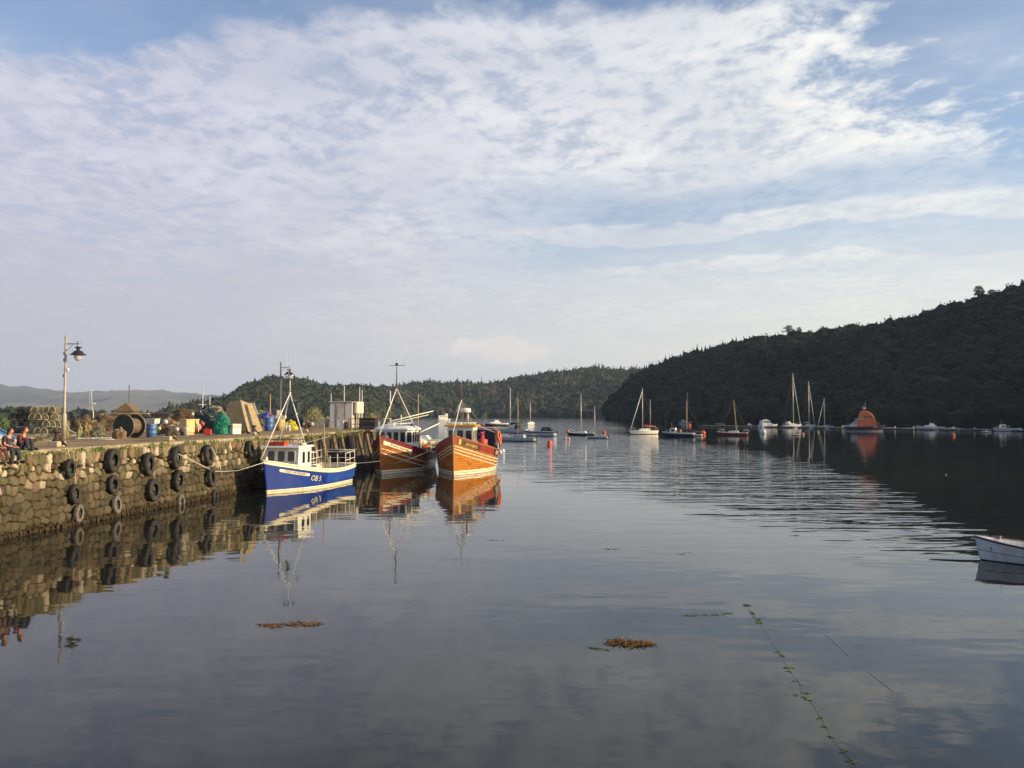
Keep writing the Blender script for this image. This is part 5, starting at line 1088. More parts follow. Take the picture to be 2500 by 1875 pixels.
# right-hand boat rig
ap = Vector((-3.6, .0, 6.15))
mb = MB(); mb.tube([(.35, 0, 3.4), ap], .035, M_stl, 7); mb.tube([(-3.6, -.45, 5.1), ap], .05, M_stl, 7); mb.tube([(-2.9, -1.2, 4.1), ap], .022, M_blk, 6); mb.tube([(-5.1, 1.2, 4.1), ap], .022, M_blk, 6); mb.tube([(-5.0, .9, 3.9), ap], .022, M_galv, 6); mb.tube([ap, ap+Vector((0, 0, 1.45))], [.04, .02], M_wood, 7); mb.tube([(-4.4, .1, 4.0), ap], .022, M_galv, 6); mb.build('mast', jac)
mb = MB(); mb.tube([ap, (-8.8, 1.6, 3.4)], .012, M_galv, 4); mb.tube([ap-Vector((0, 0, .5)), (-7.0, 1.0, 3.1)], .012, M_galv, 4); mb.tube([(-5.2, 1.0, 4.05), (-9.2, 2.2, 3.25)], .016, M_stl, 5); mb.build('stays', jac)
mb = MB(); mb.tube([(-4.2, .42, 4.0), (-4.2, .42, 5.1)], .11, M_galv, 10); mb.tube([(-4.2, .42, 4.0), (-4.2, .42, 5.1)], .07, M_stl, 10); q_ = mb.build('radar_post', jac); mb = MB(); mb.lathe([(.42, 5.1), (.46, 5.15), (.46, 5.40), (.40, 5.47), (0, 5.49)], M_cabin, 24, c=(-4.2, .25, 0)); mb.build('radar_dome', q_)
c = ap+Vector((0, 0, 1.45)); mb = MB(); mb.tube([c+Vector((0, -.66, 0)), c+Vector((0, .66, 0))], .016, M_blk, 5); mb.build('crosstree', jac); aerial(jac, c+Vector((0, -.62, -.25)), c+Vector((0, -.66, 1.25))); aerial(jac, c+Vector((0, .62, -.25)), c+Vector((0, .66, 1.25)))
mb = MB(); mb.tube([(-2.85, -1.1, 4.22), (-2.85, 1.1, 4.22), (-5.3, 1.1, 4.22), (-5.3, -1.1, 4.22), (-2.85, -1.1, 4.22)], .03, M_cabin, 6); mb.box((-3.5, -.4, 4.14), (.5, .9, .12), M_cabin, bev=.03); mb.box((-4.6, .5, 4.14), (.9, 1.0, .16), M_blk, bev=.04); mb.build('roof_gear', jac)
# net gantry, awning, life ring, floats
M_net2 = mat('blue_black_net', (.035, .025, .055), .9, .5, 9, .05); M_gant = mat('gantry_pink_grey', (.32, .22, .22), .7, .2, 5)
mb = MB(); arch = [(-.0, 1.9), (-.02, 3.75), (.08, 3.95), (.3, 4.02)]; 
poly = [(-1.1, 1.7), (-1.1, 3.4), (-.9, 3.62), (2.0, 3.72), (2.3, 3.45), (2.42, 1.9)]
for x in (-9.0, -10.3): mb.tube([(x, y, z) for y, z in poly], .07, M_gant, 8)
mb.tube([(-9.0, 2.0, 3.72), (-10.3, 2.0, 3.72)], .06, M_gant, 7); mb.tube([(-9.0, -.9, 3.62), (-10.3, -.9, 3.62)], .06, M_gant, 7); ga = mb.build('gantry', jac)
mb = MB(); mb.box((-9.5, .65, 2.8), (.9, 3.0, 1.5), M_net2, bev=.15, seg=2); 
for v in mb.bm.verts: v.co += v.co.normalized()*.06*noise.noise(v.co*3)
mb.build('net_curtain', ga)
def ring(root, c, R, r, m, axis): mb = MB(); mb.lathe([(R+r*math.cos(a), r*math.sin(a)) for a in np.linspace(0, 2*math.pi, 8, endpoint=False)], m, 24, c=c, axis=axis, closed=True); return mb.build('life_ring', root)
M_lr = mat('life_ring_orange', (.75, .16, .05), .5, .12, 4)
ring(jac, (-9.0, 2.50, 3.0), .36, .09, M_lr, (.15, 1, 0)); ring(jac, (-10.0, 2.48, 2.6), .36, .09, M_lr, (.1, 1, 0))
for y, z in ((1.55, 4.05), (1.45, 3.30), (1.5, 3.0)): mb = MB(); mb.sphere((-7.6, y-.3, z-.05), .16, mat('float_rose', (.68, .06, .12), .45, .12, 4), 2); mb.build('float', jac)
mb = MB(); mb.sphere((-6.6, 1.35, 2.45), (.6, .5, .45), M_red, 2, .3, 2, 3); mb.tube([(-6.6, 1.5, 1.7), (-6.8, 1.5, 4.2)], .03, M_deckg, 6); mb.box((-6.4, .9, 2.1), (.5, .5, .8), M_can, bev=.04); mb.build('red_gear', jac)
mb = MB(); mb.sphere((-8.0, .8, 2.0), (.7, .6, .3), M_pink, 2, .4, 2, 9); mb.build('net_bundle', jac)
mb = MB()
for x in (-8.6, -9.7, -10.4, -11.2):
    y = H3.b(H3.tx(x, 1))-.12; z = H3.sheer(H3.tx(x, 1)); mb.tube([(x, y, z-.2), (x, y, z+.62)], .028, M_stl, 6)
for hh in (.25, .6): mb.tube([(x, H3.b(H3.tx(x, 1))-.12, H3.sheer(H3.tx(x, 1))+hh) for x in (-8.6, -9.7)], .028, M_stl, 6); mb.tube([(x, H3.b(H3.tx(x, 1))-.12, H3.sheer(H3.tx(x, 1))+hh) for x in (-10.4, -11.2)], .028, M_stl, 6)
mb.build('stern_rails', jac)
mb = MB(); y = H3.b(.06)+.22; mb.sphere((-12.0, y, 1.35), .24, M_fl, 2); mb.tube([(-12.0, y-.1, 1.4), (-12.0, y-.28, 1.9)], .02, M_rope, 5); mb.build('fender', jac)
mb = MB(); mb.box((.1, .0, 3.30), (.3, .12, .22), M_wood, bev=.02); mb.build('stem_head', jac)
for root_, H_ in ((dawn, H2), (jac, H3)):
    mb = MB(); mb.box((-.9, 0, 3.05), (.5, .5, .3), M_deckg, bev=.05); mb.build('windlass', root_)

# mooring ropes
def rope(name, pts, r, m, label, sag=0):
    t = empty(name, pts[0], 0, label, 'rope'); o_ = Vector(pts[0]); P = [Vector(p)-o_ for p in pts]
    if sag and len(P) == 2:
        a, b_ = P; P = [a.lerp(b_, i/16)-Vector((0, 0, sag*4*(i/16)*(1-i/16))) for i in range(17)]
    MB().tube(P, r, m, 6).build('line', t)
def onhull(root, v): return Matrix.Translation(root.location) @ Matrix.Rotation(root.rotation_euler.z, 4, 'Z') @ Vector(v)
rope('mooring_rope', [Q(s_of(412), .55, ZD(1109, 44)), Q(s_of(443), .72, ZD(1126, 45.7)), Q(s_of(487), .62, ZD(1143.5, 48)), W(515, 1150, 49.0), W(544, 1151.5, 49.8), W(580, 1149, 50.2), W(610, 1140, 50.4), onhull(blue, (.30, .06, 1.98))], .022, M_wr, 'pale mooring rope sagging from the tyres to the bow of the blue boat')
rope('mooring_rope', [Q(15.8, .03, HQ), Q(15.9, .45, HQ-.6), Q(16.1, .8, HQ-1.6), Q(16.4, .8, HQ-2.2)], .018, M_wr, 'thin rope hanging down over the fourth column of tyres')
rope('mooring_rope', [onhull(blue, (-9.2, -1.3, 1.35)), onhull(dawn, (.38, .1, 1.15))], .02, M_rope2, 'pale line from the stern of the blue boat to the stem of the maroon boat', .12)
rope('mooring_rope', [onhull(blue, (-9.2, -.6, 2.2)), onhull(dawn, (-2.6, -2.0, 2.25))], .022, M_rope2, 'line slanting from the blue boat stern rail along the shaded maroon boat', .15)
rope('mooring_rope', [W(940, 1135, 66.6), W(970, 1130, 66.4), W(1000, 1121, 66.3), W(1030, 1109, 66.4), W(1056, 1097, 67.0), onhull(jac, (-2.0, -2.0, 2.55))], .03, M_rope2, 'thick grey-green rope slung from the maroon boat to the red one')
rope('mooring_rope', [onhull(blue, (-3.5, 1.15, 2.9)), onhull(blue, (-5.6, -2.2, 2.5)), Q(35, .4, HQ-.3)], .018, M_wr, 'line from the roof of the blue boat to the timber piles')
# ------------------------------------------------------------------ moored yachts and motor boats
M_yw = mat('yacht_white', (.88, .85, .76), .35, .04, 1.5, dirt=(.5, .45, .36), dirtamt=.25); M_yg = mat('yacht_grey_white', (.50, .52, .54), .4, .05, 1.5, dirt=(.4, .4, .38), dirtamt=.25); M_navy = mat('navy_hull', (.012, .018, .05), .35, .15, 2); M_burg = mat('burgundy_hull', (.16, .02, .02), .35, .15, 2); M_black = mat('black_hull', (.02, .02, .024), .4, .15, 2)
M_alu = mat('mast_alloy', (.62, .58, .50), .4, .06, 2, 0, .2); M_mwood = mat('mast_wood', (.50, .30, .11), .5, .15, 2); M_cov_n = mat('sail_cover_navy', (.02, .025, .045), .85, .3, 4); M_cov_r = mat('sail_cover_red', (.28, .03, .05), .85, .3, 4); M_cov_g = mat('sail_cover_grey', (.42, .43, .43), .85, .2, 4)
GY = 'boats lying at moorings in the bay'
def boat_root(name, px, py, wpx, hd, label, cat, yaw=None):
    """px,py: middle of the waterline; wpx: visible length"""
    c = P2(px, py); h = Vector((hd[0], hd[1], 0)).normalized(); L = wpx*c.y/F/max(.25, abs(h.x)); return c, h, L, label
def yacht(px, py, wpx, hd, label, hullm=M_yw, mast=(.42, 60), mastm=M_alu, boom=None, jib=False, mizzen=None, cabin=True, beam=.30, fb=.115, bowpx=None, wl=M_black, extras='', hood=None, name='sailing_yacht', cat='yacht', stripe=None, lean=0.0):
    c, h, L, _ = boat_root(name, px, py, wpx, hd, label, cat); B = min(L*beam, 3.3)
    rk = L*.08; o = c+h*(L*.5); root = empty(name, (o.x, o.y, 0), heading(h.x, h.y), label, cat, GY); s = c.y/F
    H = Hull(L*.97, B, L*fb*1.25, L*fb*.92, L*fb*.98, rake=rk, draft=.5, wl=.80, stern=.55, swl=.35, tm=.42, p=1.9, pw=1.7, flare=1.2, sm=.35, counter=L*.02)
    lv = [lambda t: -.3, lambda t: .05, lambda t: .12, lambda t: H.sheer(t)-L*.022, lambda t: H.sheer(t)]; mb = H.hull_mesh(lv, [wl, stripe or wl, hullm, M_yw if hullm is not M_yw and hullm is not M_yg else hullm], 18); mb.build('hull', root)
    mb = MB(); H.deck(mb, .04, M_yw if hullm is not M_yg else M_yg, .02, None, n=16); mb.build('deck', root); z = L*fb
    if cabin:
        mb = MB(); a, b_ = -L*.28, -L*.68; w2 = B*.27; pts = [(a, .25, 0), (a-L*.07, .8, .055), (b_+L*.02, 1, .062), (b_, 1, 0)]
        poly = [(a, z*.9), (a-L*.08, z+L*.045), (b_+L*.03, z+L*.062), (b_, z*.9)]; mb.prism(poly, 'y', -w2, w2, M_yw if hullm is not M_yg else M_yg); cb = mb.build('cabin', root)
        mb = MB(); [mb.box((a-L*(.14+.10*k), sd*w2, z+L*.022), (L*.055, .03, L*.018), M_win) for k in range(3) for sd in (1, -1)]; mb.build('windows', cb)
    mx = -L*mast[0]; top = mast[1]*s; mb = MB(); mb.tube([(mx, 0, z*.9), (mx+lean*top, 0, top)], [max(.06, .95*s), max(.05, .75*s)], mastm, 7); m_ = mb.build('mast', root)
    mb = MB(); mb.tube([(mx+lean*top*.62, -B*.16, top*.62), (mx+lean*top*.62, B*.16, top*.62)], .022, mastm, 5); mb.build('spreaders', m_)
    mb = MB(); [mb.tube([p, (mx+lean*top, 0, top*.98)], .010, M_galv, 3) for p in ((-.1, 0, z*1.15), (-L*.97, 0, z), (mx-.2, B*.42, z), (mx-.2, -B*.42, z))]; mb.build('rigging', m_)
    if boom:
        up, bm_, th = boom; mb = MB(); e = (-L*.92, 0, z+L*.12+up); mb.tube([(mx, 0, z+L*.12), e], .05, mastm, 6); bb = mb.build('boom', root)
        mb = MB(); mb.tube([(mx-.05, 0, z+L*.12+th*1.7), (mx*.75-L*.22, 0, z+L*.13+th*.8+up*.5), (e[0]+.1, 0, e[2]+th*.3)], [th*1.25, th, th*.5], bm_, 8); mb.build('sail_cover', bb)
    if jib: mb = MB(); mb.tube([(-.05, 0, z*1.3), ((mx+lean*top)*.98, 0, top*.93)], [.10, .07], M_yw, 7); mb.build('furled_jib', root)
    if mizzen: mb = MB(); mb.tube([(-L*mizzen[0], 0, z), (-L*mizzen[0], 0, mizzen[1]*s)], [.065, .05], mastm, 7); mb.build('mizzen_mast', root)
    if hood: mb = MB(); mb.prism([(-L*.60, z+.1), (-L*.64, z+L*.14), (-L*.76, z+L*.15), (-L*.80, z+.2)], 'y', -B*.3, B*.3, hood); mb.build('spray_hood', root)
    if 'o' in extras: outboard(root, (-L*.99, B*.12, z*.6), .9)
    if 'p' in extras:
        mb = MB(); P_ = [(-.0, 0, z*1.25+.55), (-.5, B*.2, z*1.2+.5), (-1.2, B*.3, z+.5)]
        for sd in (1, -1): mb.tube([(x, sd*y, zz) for x, y, zz in P_]+[(-1.2, sd*B*.3, z)], .018, M_stl, 4)
        mb.tube([(-.1, 0, z), (0, 0, z*1.25+.55)], .018, M_stl, 4)
        for sd in (1, -1): mb.tube([(-L*.97, sd*B*.25, z), (-L*.98, sd*B*.25, z+.55), (-L*.85, sd*B*.36, z+.55), (-L*.85, sd*B*.36, z)], .018, M_stl, 4)
        mb.build('pulpit', root)
    return root
def outboard(root, at, s=1.0, m=None):
    mb = MB(); x, y, z = at; mb.box((x-.12*s, y, z+.35*s), (.32*s, .26*s, .42*s), m or M_blk, bev=.05*s); mb.box((x-.12*s, y, z-.15*s), (.12*s, .10*s, .7*s), m or M_blk, bev=.02); mb.build('outboard_motor', root)
WEST = (-.94, .34)
yacht(1250, 1057, 74, WEST, 'grey-white yacht with dark sail cover rising aft, right of the life ring boat', M_yg, (.44, 110), M_alu, (.55, M_cov_n, .22), hood=M_cov_n, extras='p')
yacht(1266, 1077, 86, WEST, 'pale grey low yacht nearest the red-bulwark fishing boat, bare mast and no sail cover', M_yg, (.48, 107), M_mwood, None, extras='po', beam=.26, fb=.10, wl=M_navy)
yacht(1296, 1037, 15, (-.35, -.94), 'small distant white yacht seen end-on with a dark red waterline', M_yw, (.42, 54), M_alu, None, beam=.32, stripe=M_burg, wl=M_burg)
yacht(1420, 1064, 62, WEST, 'black hulled yacht with pale cabin and an orange buoy at its bow', M_black, (.48, 101), M_alu, None, extras='p')
yacht(1460, 1071, 48, WEST, 'small white open day boat with a slanting boom, moored right beside the black hulled yacht', M_yg, (.34, 79), M_alu, None, cabin=False, extras='o', lean=.0)
yacht(1573, 1060, 70, (-.96, -.26), 'cream ketch with two masts, furled white jib and red sail cover', M_yw, (.44, 112), M_alu, (.05, M_cov_r, .20), jib=True, mizzen=(.72, 85), extras='p', fb=.13)
yacht(1692, 1065, 44, WEST, 'white day sailer with a dark boom cover tucked behind the navy cabin boat', M_yw, (.18, 86), M_mwood, (-.05, M_cov_n, .20), cabin=False)
yacht(1674, 1034, 32, (.94, .34), 'blue-grey yacht far back in the shade of the hill', M_yg, (.35, 76), mat('mast_grey', (.22, .25, .27), .5, .1, 2), None, hood=M_cov_g)
yacht(1791, 1063, 66, (-.94, .34), 'burgundy hulled yacht with a raked wooden mast', M_burg, (.60, 86), M_mwood, None, lean=.07, extras='po', stripe=M_burg, fb=.11)
yacht(1933, 1044, 50, (.93, .37), 'white yacht with the tallest mast of all, sunlit at the tip, on the shaded pontoon', M_yg, (.40, 133), M_alu, None, jib=True, hood=M_cov_g, fb=.14, extras='p')
yacht(1974, 1042, 36, (.93, .37), 'white yacht with pale sail cover beside the tallest-masted one', M_yg, (.45, 111), M_alu, (.1, M_cov_g, .22), jib=True)
yacht(2016, 1044, 34, (-.93, .37), 'small white yacht with a short thin mast, right of the pair on the pontoon', M_yg, (.42, 72), mat('mast_thin_grey', (.3, .31, .31), .5, .1, 2), None, jib=True, hood=M_burg, beam=.34)
def motorboat(px, py, wpx, hd, label, hullm, top, name='motor_boat', cat='motor boat', fb=.13, beam=.34, extras='', stripe=None):
    c, h, L, _ = boat_root(name, px, py, wpx, hd, label, cat); B = min(L*beam, 3.4); o = c+h*(L*.5); root = empty(name, (o.x, o.y, 0), heading(h.x, h.y), label, cat, GY)
    H = Hull(L*.98, B, L*fb*1.25, L*fb*.9, L*fb*.9, rake=L*.10, draft=.4, wl=.86, stern=.85, swl=.85, tm=.4, p=2.2, pw=1.8, flare=1.1, sm=.3)
    lv = [lambda t: -.3, lambda t: .04, lambda t: .10, lambda t: H.sheer(t)*.72, lambda t: H.sheer(t)]; H.hull_mesh(lv, [M_black, M_black, hullm, stripe or hullm], 16).build('hull', root); z = L*fb
    mb = MB(); H.deck(mb, .10, M_yw if hullm is not M_yg else M_yg, .04, None, n=14); H.rail(mb, M_yw if hullm is not M_yg else M_yg, .04, .02, 0, n=14); mb.build('deck', root)
    if top == 'cuddy':      # long foredeck, small wheel box
        mb = MB(); mb.prism([(-L*.22, z*.9), (-L*.30, z+L*.045), (-L*.66, z+L*.05), (-L*.66, z*.8)], 'y', -B*.36, B*.36, M_yw); cb = mb.build('cabin', root); mb = MB(); mb.prism([(-L*.42, z+L*.04), (-L*.46, z+L*.12), (-L*.56, z+L*.125), (-L*.62, z+L*.04)], 'y', -B*.25, B*.25, M_yw); mb.build('windscreen_box', cb)
        mb = MB(); mb.sphere((-L*.45, 0, z+L*.145), L*.022, M_fl, 2); mb.sphere((-L*.54, 0, z+L*.135), L*.02, M_blk, 1); mb.tube([(-L*.6, 0, z), (-L*.6, 0, z+L*.22)], .03, M_red, 5); mb.build('roof_lamp', cb)
    if top == 'canopy':
        mb = MB(); mb.prism([(-L*.25, z*.9), (-L*.36, z+L*.05), (-L*.52, z+L*.055), (-L*.54, z*.8)], 'y', -B*.36, B*.36, M_yg); cb = mb.build('cabin', root); mb = MB(); mb.prism([(-L*.50, z+L*.03), (-L*.57, z+L*.145), (-L*.78, z+L*.15), (-L*.90, z+L*.02)], 'y', -B*.36, B*.36, M_cov_n); cn = mb.build('canopy', root)
        window(cn, rrect(-L*.74, -L*.60, z+L*.05, z+L*.12, .08), (0, B*.36, 0), (1, 0, 0), (0, 0, 1), (0, 1, 0), M_wing)
    if top == 'wheel':
        mb = MB(); mb.prism([(-L*.17, z*.9), (-L*.20, z+L*.15), (-L*.37, z+L*.16), (-L*.37, z*.8)], 'y', -B*.34, B*.34, M_yw); cb = mb.build('cabin', root); window(cb, rrect(-L*.34, -L*.23, z+L*.04, z+L*.12, .08), (0, B*.34, 0), (1, 0, 0), (0, 0, 1), (0, 1, 0), M_win)
        mb = MB(); mb.tube([(-L*.40, -B*.3, z), (-L*.41, -B*.3, z+L*.10), (-L*.52, -B*.3, z+L*.11), (-L*.53, -B*.3, z)], .04, M_wood, 5); mb.prism([(-L*.41, z), (-L*.42, z+L*.10), (-L*.53, z+L*.11), (-L*.55, z)], 'y', -B*.3, B*.3, mat('tan_canvas', (.20, .12, .08), .85, .2, 4)); mb.build('shelter', root); mb = MB(); mb.tube([(-L*.24, 0, z+L*.15), (-L*.22, 0, z+L*.34)], .03, M_galv, 5); mb.tube([(-.1, 0, z*1.25), (-.6, 0, z*1.25+.4), (-1.5, 0, z+.5)], .03, M_stl, 5); mb.build('aerial_mast', root)
    if top == 'cruiser':
        mb = MB(); mb.prism([(-L*.12, z), (-L*.40, z+L*.10), (-L*.46, z+L*.22), (-L*.86, z+L*.23), (-L*.90, z*.8)], 'y', -B*.40, B*.40, M_yg); cb = mb.build('cabin', root)
        for x0, x1 in ((.46, .56), (.58, .68), (.70, .82)): window(cb, rrect(-L*x1, -L*x0, z+L*.11, z+L*.19, .06), (0, B*.40, 0), (1, 0, 0), (0, 0, 1), (0, 1, 0), M_win); window(cb, rrect(-L*x1, -L*x0, z+L*.11, z+L*.19, .06), (0, -B*.40, 0), (1, 0, 0), (0, 0, 1), (0, -1, 0), M_win)
        mb = MB(); mb.prism([(-L*.50, z+L*.23), (-L*.54, z+L*.27), (-L*.72, z+L*.27), (-L*.78, z+L*.23)], 'y', -B*.22, B*.22, M_yg); mb.tube([(-L*.6, 0, z+L*.27), (-L*.62, 0, z+L*.38)], .03, M_galv, 5); mb.build('flybridge', cb)
    if top == 'ferry':
        mb = MB(); mb.box((-L*.55, 0, z+L*.14), (L*.72, B*.74, L*.30), M_yw, bev=.06); mb.box((-L*.28, 0, z+L*.36), (L*.18, B*.6, L*.16), M_yw, bev=.05); cb = mb.build('cabin', root); mb = MB(); [mb.box((-L*(.28+.12*k), sd*B*.375, z+L*.20), (L*.05, .03, L*.06), M_win) for k in range(5) for sd in (1, -1)]; mb.build('windows', cb); mb = MB(); mb.tube([(-L*.6, 0, z+L*.3), (-L*.6, 0, z+L*.62)], .05, M_galv, 5); mb.build('mast', root)
    if 'o' in extras: outboard(root, (-L, 0, z*.6), 1.0)
    return root
motorboat(1211, 1041, 60, (-.97, -.25), 'white motor boat with dark lower hull and small wheel box, behind the life ring boat', M_black, 'cuddy', stripe=M_yw)
motorboat(1322, 1064, 72, WEST, 'dark motor boat with a navy canvas canopy and outboard', M_yg, 'canopy', extras='o', stripe=M_navy)
motorboat(1660, 1066, 68, (-.93, .37), 'navy boat with a small white wheelhouse at the bow and a tan shelter', M_navy, 'wheel', stripe=M_yg)
motorboat(1874, 1043.5, 46, (.95, .3), 'white cabin cruiser in the shade, left of the tallest mast', M_yg, 'cruiser')
motorboat(1083, 1027.5, 30, (.96, .28), 'cream tour boat far out behind the fishing boats', M_yw, 'ferry', fb=.14, beam=.4)
motorboat(2087, 1046, 46, (-.95, .3), 'white cruiser moored just behind the left end of the orange lifeboat', M_yg, 'cruiser')
motorboat(2274, 1049, 58, (-.97, .25), 'low pale speedboat on the dark pontoon right of the lifeboat', M_yg, 'cuddy')
motorboat(2325, 1050, 34, (-.97, .25), 'shorter pale boat close to the right end of the low speedboat', M_yg, 'canopy')
motorboat(2408, 1056, 18, (-.97, .25), 'tiny white dinghy by the right-hand pontoon', M_yg, 'cuddy', name='dinghy', cat='dinghy')
motorboat(2462, 1053, 56, (-.97, .25), 'pale cabin boat at the far right end of the pontoon', M_yg, 'wheel')
motorboat(1829, 1040, 14, (-.6, -.8), 'tiny red and white boat left of the shaded cabin cruiser', M_burg, 'cuddy', stripe=M_yg); motorboat(1760, 1038, 20, (-.95, .3), 'dim tan motor boat at the left end of the pontoon', mat('tan_hull', (.20, .13, .08), .6, .2, 3), 'canopy')
# orange lifeboat
c, h, L, _ = boat_root('', 2107, 1053, 86, (.97, -.24), '', ''); o = c+h*(L*.5); lb = empty('lifeboat', (o.x, o.y, 0), heading(h.x, h.y), 'orange and navy lifeboat, the only orange vessel, in front of the dark wood', 'lifeboat')
B = 4.2; H = Hull(L*.98, B, 1.9, 1.3, 1.3, rake=.8, draft=.8, wl=.9, stern=.85, swl=.85, tm=.4, p=2.3, pw=2, sm=.3); lv = [lambda t: -.4, lambda t: .08, lambda t: .20, lambda t: H.sheer(t)-.14, lambda t: H.sheer(t)]
M_lo = mat('lifeboat_orange', (.60, .12, .02), .4, .08, 2); H.hull_mesh(lv, [M_burg, M_yg, M_navy, M_navy], 18).build('hull', lb); mb = MB(); H.deck(mb, .05, M_deckg, .05); mb.build('deck', lb)
s = c.y/F; Z = lambda y: (1010-y)*s+5
mb = MB(); k = mb.mi(M_lo); prof = [(-L*.16, 1.0), (-L*.17, Z(1036)), (-L*.19, Z(1027)), (-L*.23, Z(1018)), (-L*.28, Z(1011)), (-L*.34, Z(1006)), (-L*.40, Z(1003.5)), (-L*.52, Z(1003)), (-L*.56, Z(1007)), (-L*.60, Z(1022)), (-L*.64, Z(1024)), (-L*.68, 1.0)]
A = {}
for fr, ins in ((-1, 0), (-.82, .12), (.82, .12), (1, 0)):
    wy = B*.40; A[fr] = [mb.bm.verts.new((x, fr*wy*(1-.38*max(0, (z-1.2))/max(.1, Z(1003)-1.2)), z if abs(fr) < .9 else max(1.0, z-.25))) for x, z in prof]
ks = [-1, -.82, .82, 1]
for a, b_ in zip(ks[:-1], ks[1:]):
    for i in range(len(prof)-1): f = mb.bm.faces.new((A[a][i], A[a][i+1], A[b_][i+1], A[b_][i])); f.material_index = k; f.smooth = False
for fr in (-1, 1): f = mb.bm.faces.new(A[fr]); f.material_index = k
cb = mb.build('superstructure', lb); mb = MB()
for kx in (.30, .38, .46): 
    for sd in (1, -1): mb.box((-L*kx, sd*B*.325, Z(1018)), (L*.05, .10, .45), M_win)
mb.build('windows', cb); mb = MB(); mb.box((-L*.72, 0, 1.7), (L*.16, B*.6, 1.0), M_yg, bev=.08); mb.box((-L*.60, 0, Z(1023)), (L*.20, B*.72, .16), M_yg, bev=.03); mb.build('aft_shelter', lb)
mb = MB(); mb.tube([(-L*.47, 0, Z(1003)), (-L*.47, 0, Z(996))], .10, M_galv, 7); mb.lathe([(.5, 0), (.6, .12), (.1, .3)], M_yg, 12, c=(-L*.47, 0, Z(997.5))); mb.tube([(-L*.43, .3, Z(1003)), (-L*.43, .3, Z(982))], .03, M_galv, 4); mb.tube([(-L*.5, -.3, Z(1003)), (-L*.5, -.3, Z(988))], .03, M_galv, 4); mb.build('radar_mast', lb)
mb = MB()
for x in np.linspace(-L*.08, -L*.9, 9): t_ = H.tx(x, 1.2); mb.tube([(x, H.b(t_)*.94, H.sheer(t_)), (x, H.b(t_)*.94, H.sheer(t_)+.8)], .025, M_galv, 4)
mb.tube([(x, H.b(H.tx(x, 1.2))*.94, H.sheer(H.tx(x, 1.2))+.8) for x in np.linspace(-L*.08, -L*.9, 9)], .025, M_galv, 4); mb.build('guard_rail', lb)
# pontoon
pa, pb = P2(1712, 1041), P2(2560, 1054.5); v = pb-pa; Lp = v.length; t = empty('pontoon', pa, math.atan2(v.y, v.x), 'long low grey pontoon running along the foot of the dark wooded hill', 'pontoon'); M_pt = mat('pontoon_deck', (.27, .26, .24), .85, .2, 2); mb = MB()
n = int(Lp/6)
for i in range(n): mb.box((Lp*(i+.5)/n, 0, .42), (Lp/n-.12, 2.2, .16), M_pt)
mb.build('deck', t); mb = MB(); [mb.box((Lp*(i+.5)/n, 0, .12), (Lp/n*.6, 1.8, .44), M_blk) for i in range(n)]; mb.build('floats', t)
mb = MB(); [mb.box((Lp*(.48+.06*i), 4.5, .42), (1.2, 7, .14), M_pt) for i in range(8)]; mb.build('finger_piers', t)
mb = MB(); [mb.box((Lp*.5+6*i, -.8, .8), (.25, .25, .6), M_yg) for i in range(12)]; mb.build('service_posts', t)
# buoys ----------------------------------------------------
M_bor = mat('buoy_orange', (.75, .09, .04), .45, .12, 3)
def buoy(px, py, wpx, m, lab, shape='ball'):
    p = P2(px, py); r = max(.05, wpx*p.y/F/2); t = empty('mooring_buoy', p, 0, lab, 'buoy', 'mooring buoys'); mb = MB()
    if shape == 'ball': mb.lathe([(0, -r*.3), (r*.8, -r*.2)]+[(r*math.cos(a), r*.55+r*math.sin(a)) for a in np.linspace(-.55, 1.2, 9)]+[(r*.2, r*1.55), (0, r*1.6)], m, 18)
    else: mb.lathe([(0, -.1), (r*.95, -.08), (r, 0), (r, r*1.9), (r*.9, r*2.15), (r*.2, r*2.2), (0, r*2.2)], m, 18, axis=(.12, .1, 1))
    mb.build('float', t); mb = MB(); mb.lathe([(r*.16, -.03), (r*.24, -.03), (r*.24, .03), (r*.16, .03)], M_galv, 10, c=(0, 0, r*(1.75 if shape == 'ball' else 2.4)), axis=(1, 0, 0), closed=True); mb.build('ring', t)
buoy(1341, 1089, 12, M_bor, 'large red upright mooring buoy, nearest of all to the fishing boats', 'can')
buoy(1387, 1057, 9, M_bor, 'orange-red buoy touching the bow of the black hulled yacht'); buoy(1475, 1058, 8, M_bor, 'orange buoy just behind the stern of the white day boat')
buoy(1380, 1073, 8, M_pink, 'pinkish buoy lying low in front of the orange one at the black yacht'); buoy(1389, 1073, 6, M_fl, 'white float touching the pinkish buoy')
buoy(1717, 1060, 11, M_bor, 'bright red ball buoy right of the day sailer'); buoy(1683, 1040, 7, M_bor, 'dim red buoy in front of the shaded blue-grey yacht')
buoy(1863, 1059.5, 15, M_yg, 'whitish buoy in front of the shaded cabin cruiser'); buoy(1961, 1061, 6, M_pink, 'small pink buoy right of the bright white one'); buoy(1998, 1056, 4, M_yr, 'tiny yellow buoy in the dark water')
buoy(2328, 1065, 7, M_bor, 'dull orange buoy in front of the dark pontoon boats'); buoy(1157, 1037, 2.5, M_blk, 'tiny dark marker in the open water behind the fishing boats'); buoy(2310, 1160, 2.5, M_galv, 'tiny pale float alone in the dark reflection')
motorboat(1943, 1063, 18, (-.97, .1), 'small bright white dinghy catching the sun in front of the yachts', M_yw, '', name='dinghy', cat='dinghy')
buoy(1228, 1103, 9, M_yw, 'cream float beside the stern of the red-bulwark boat')
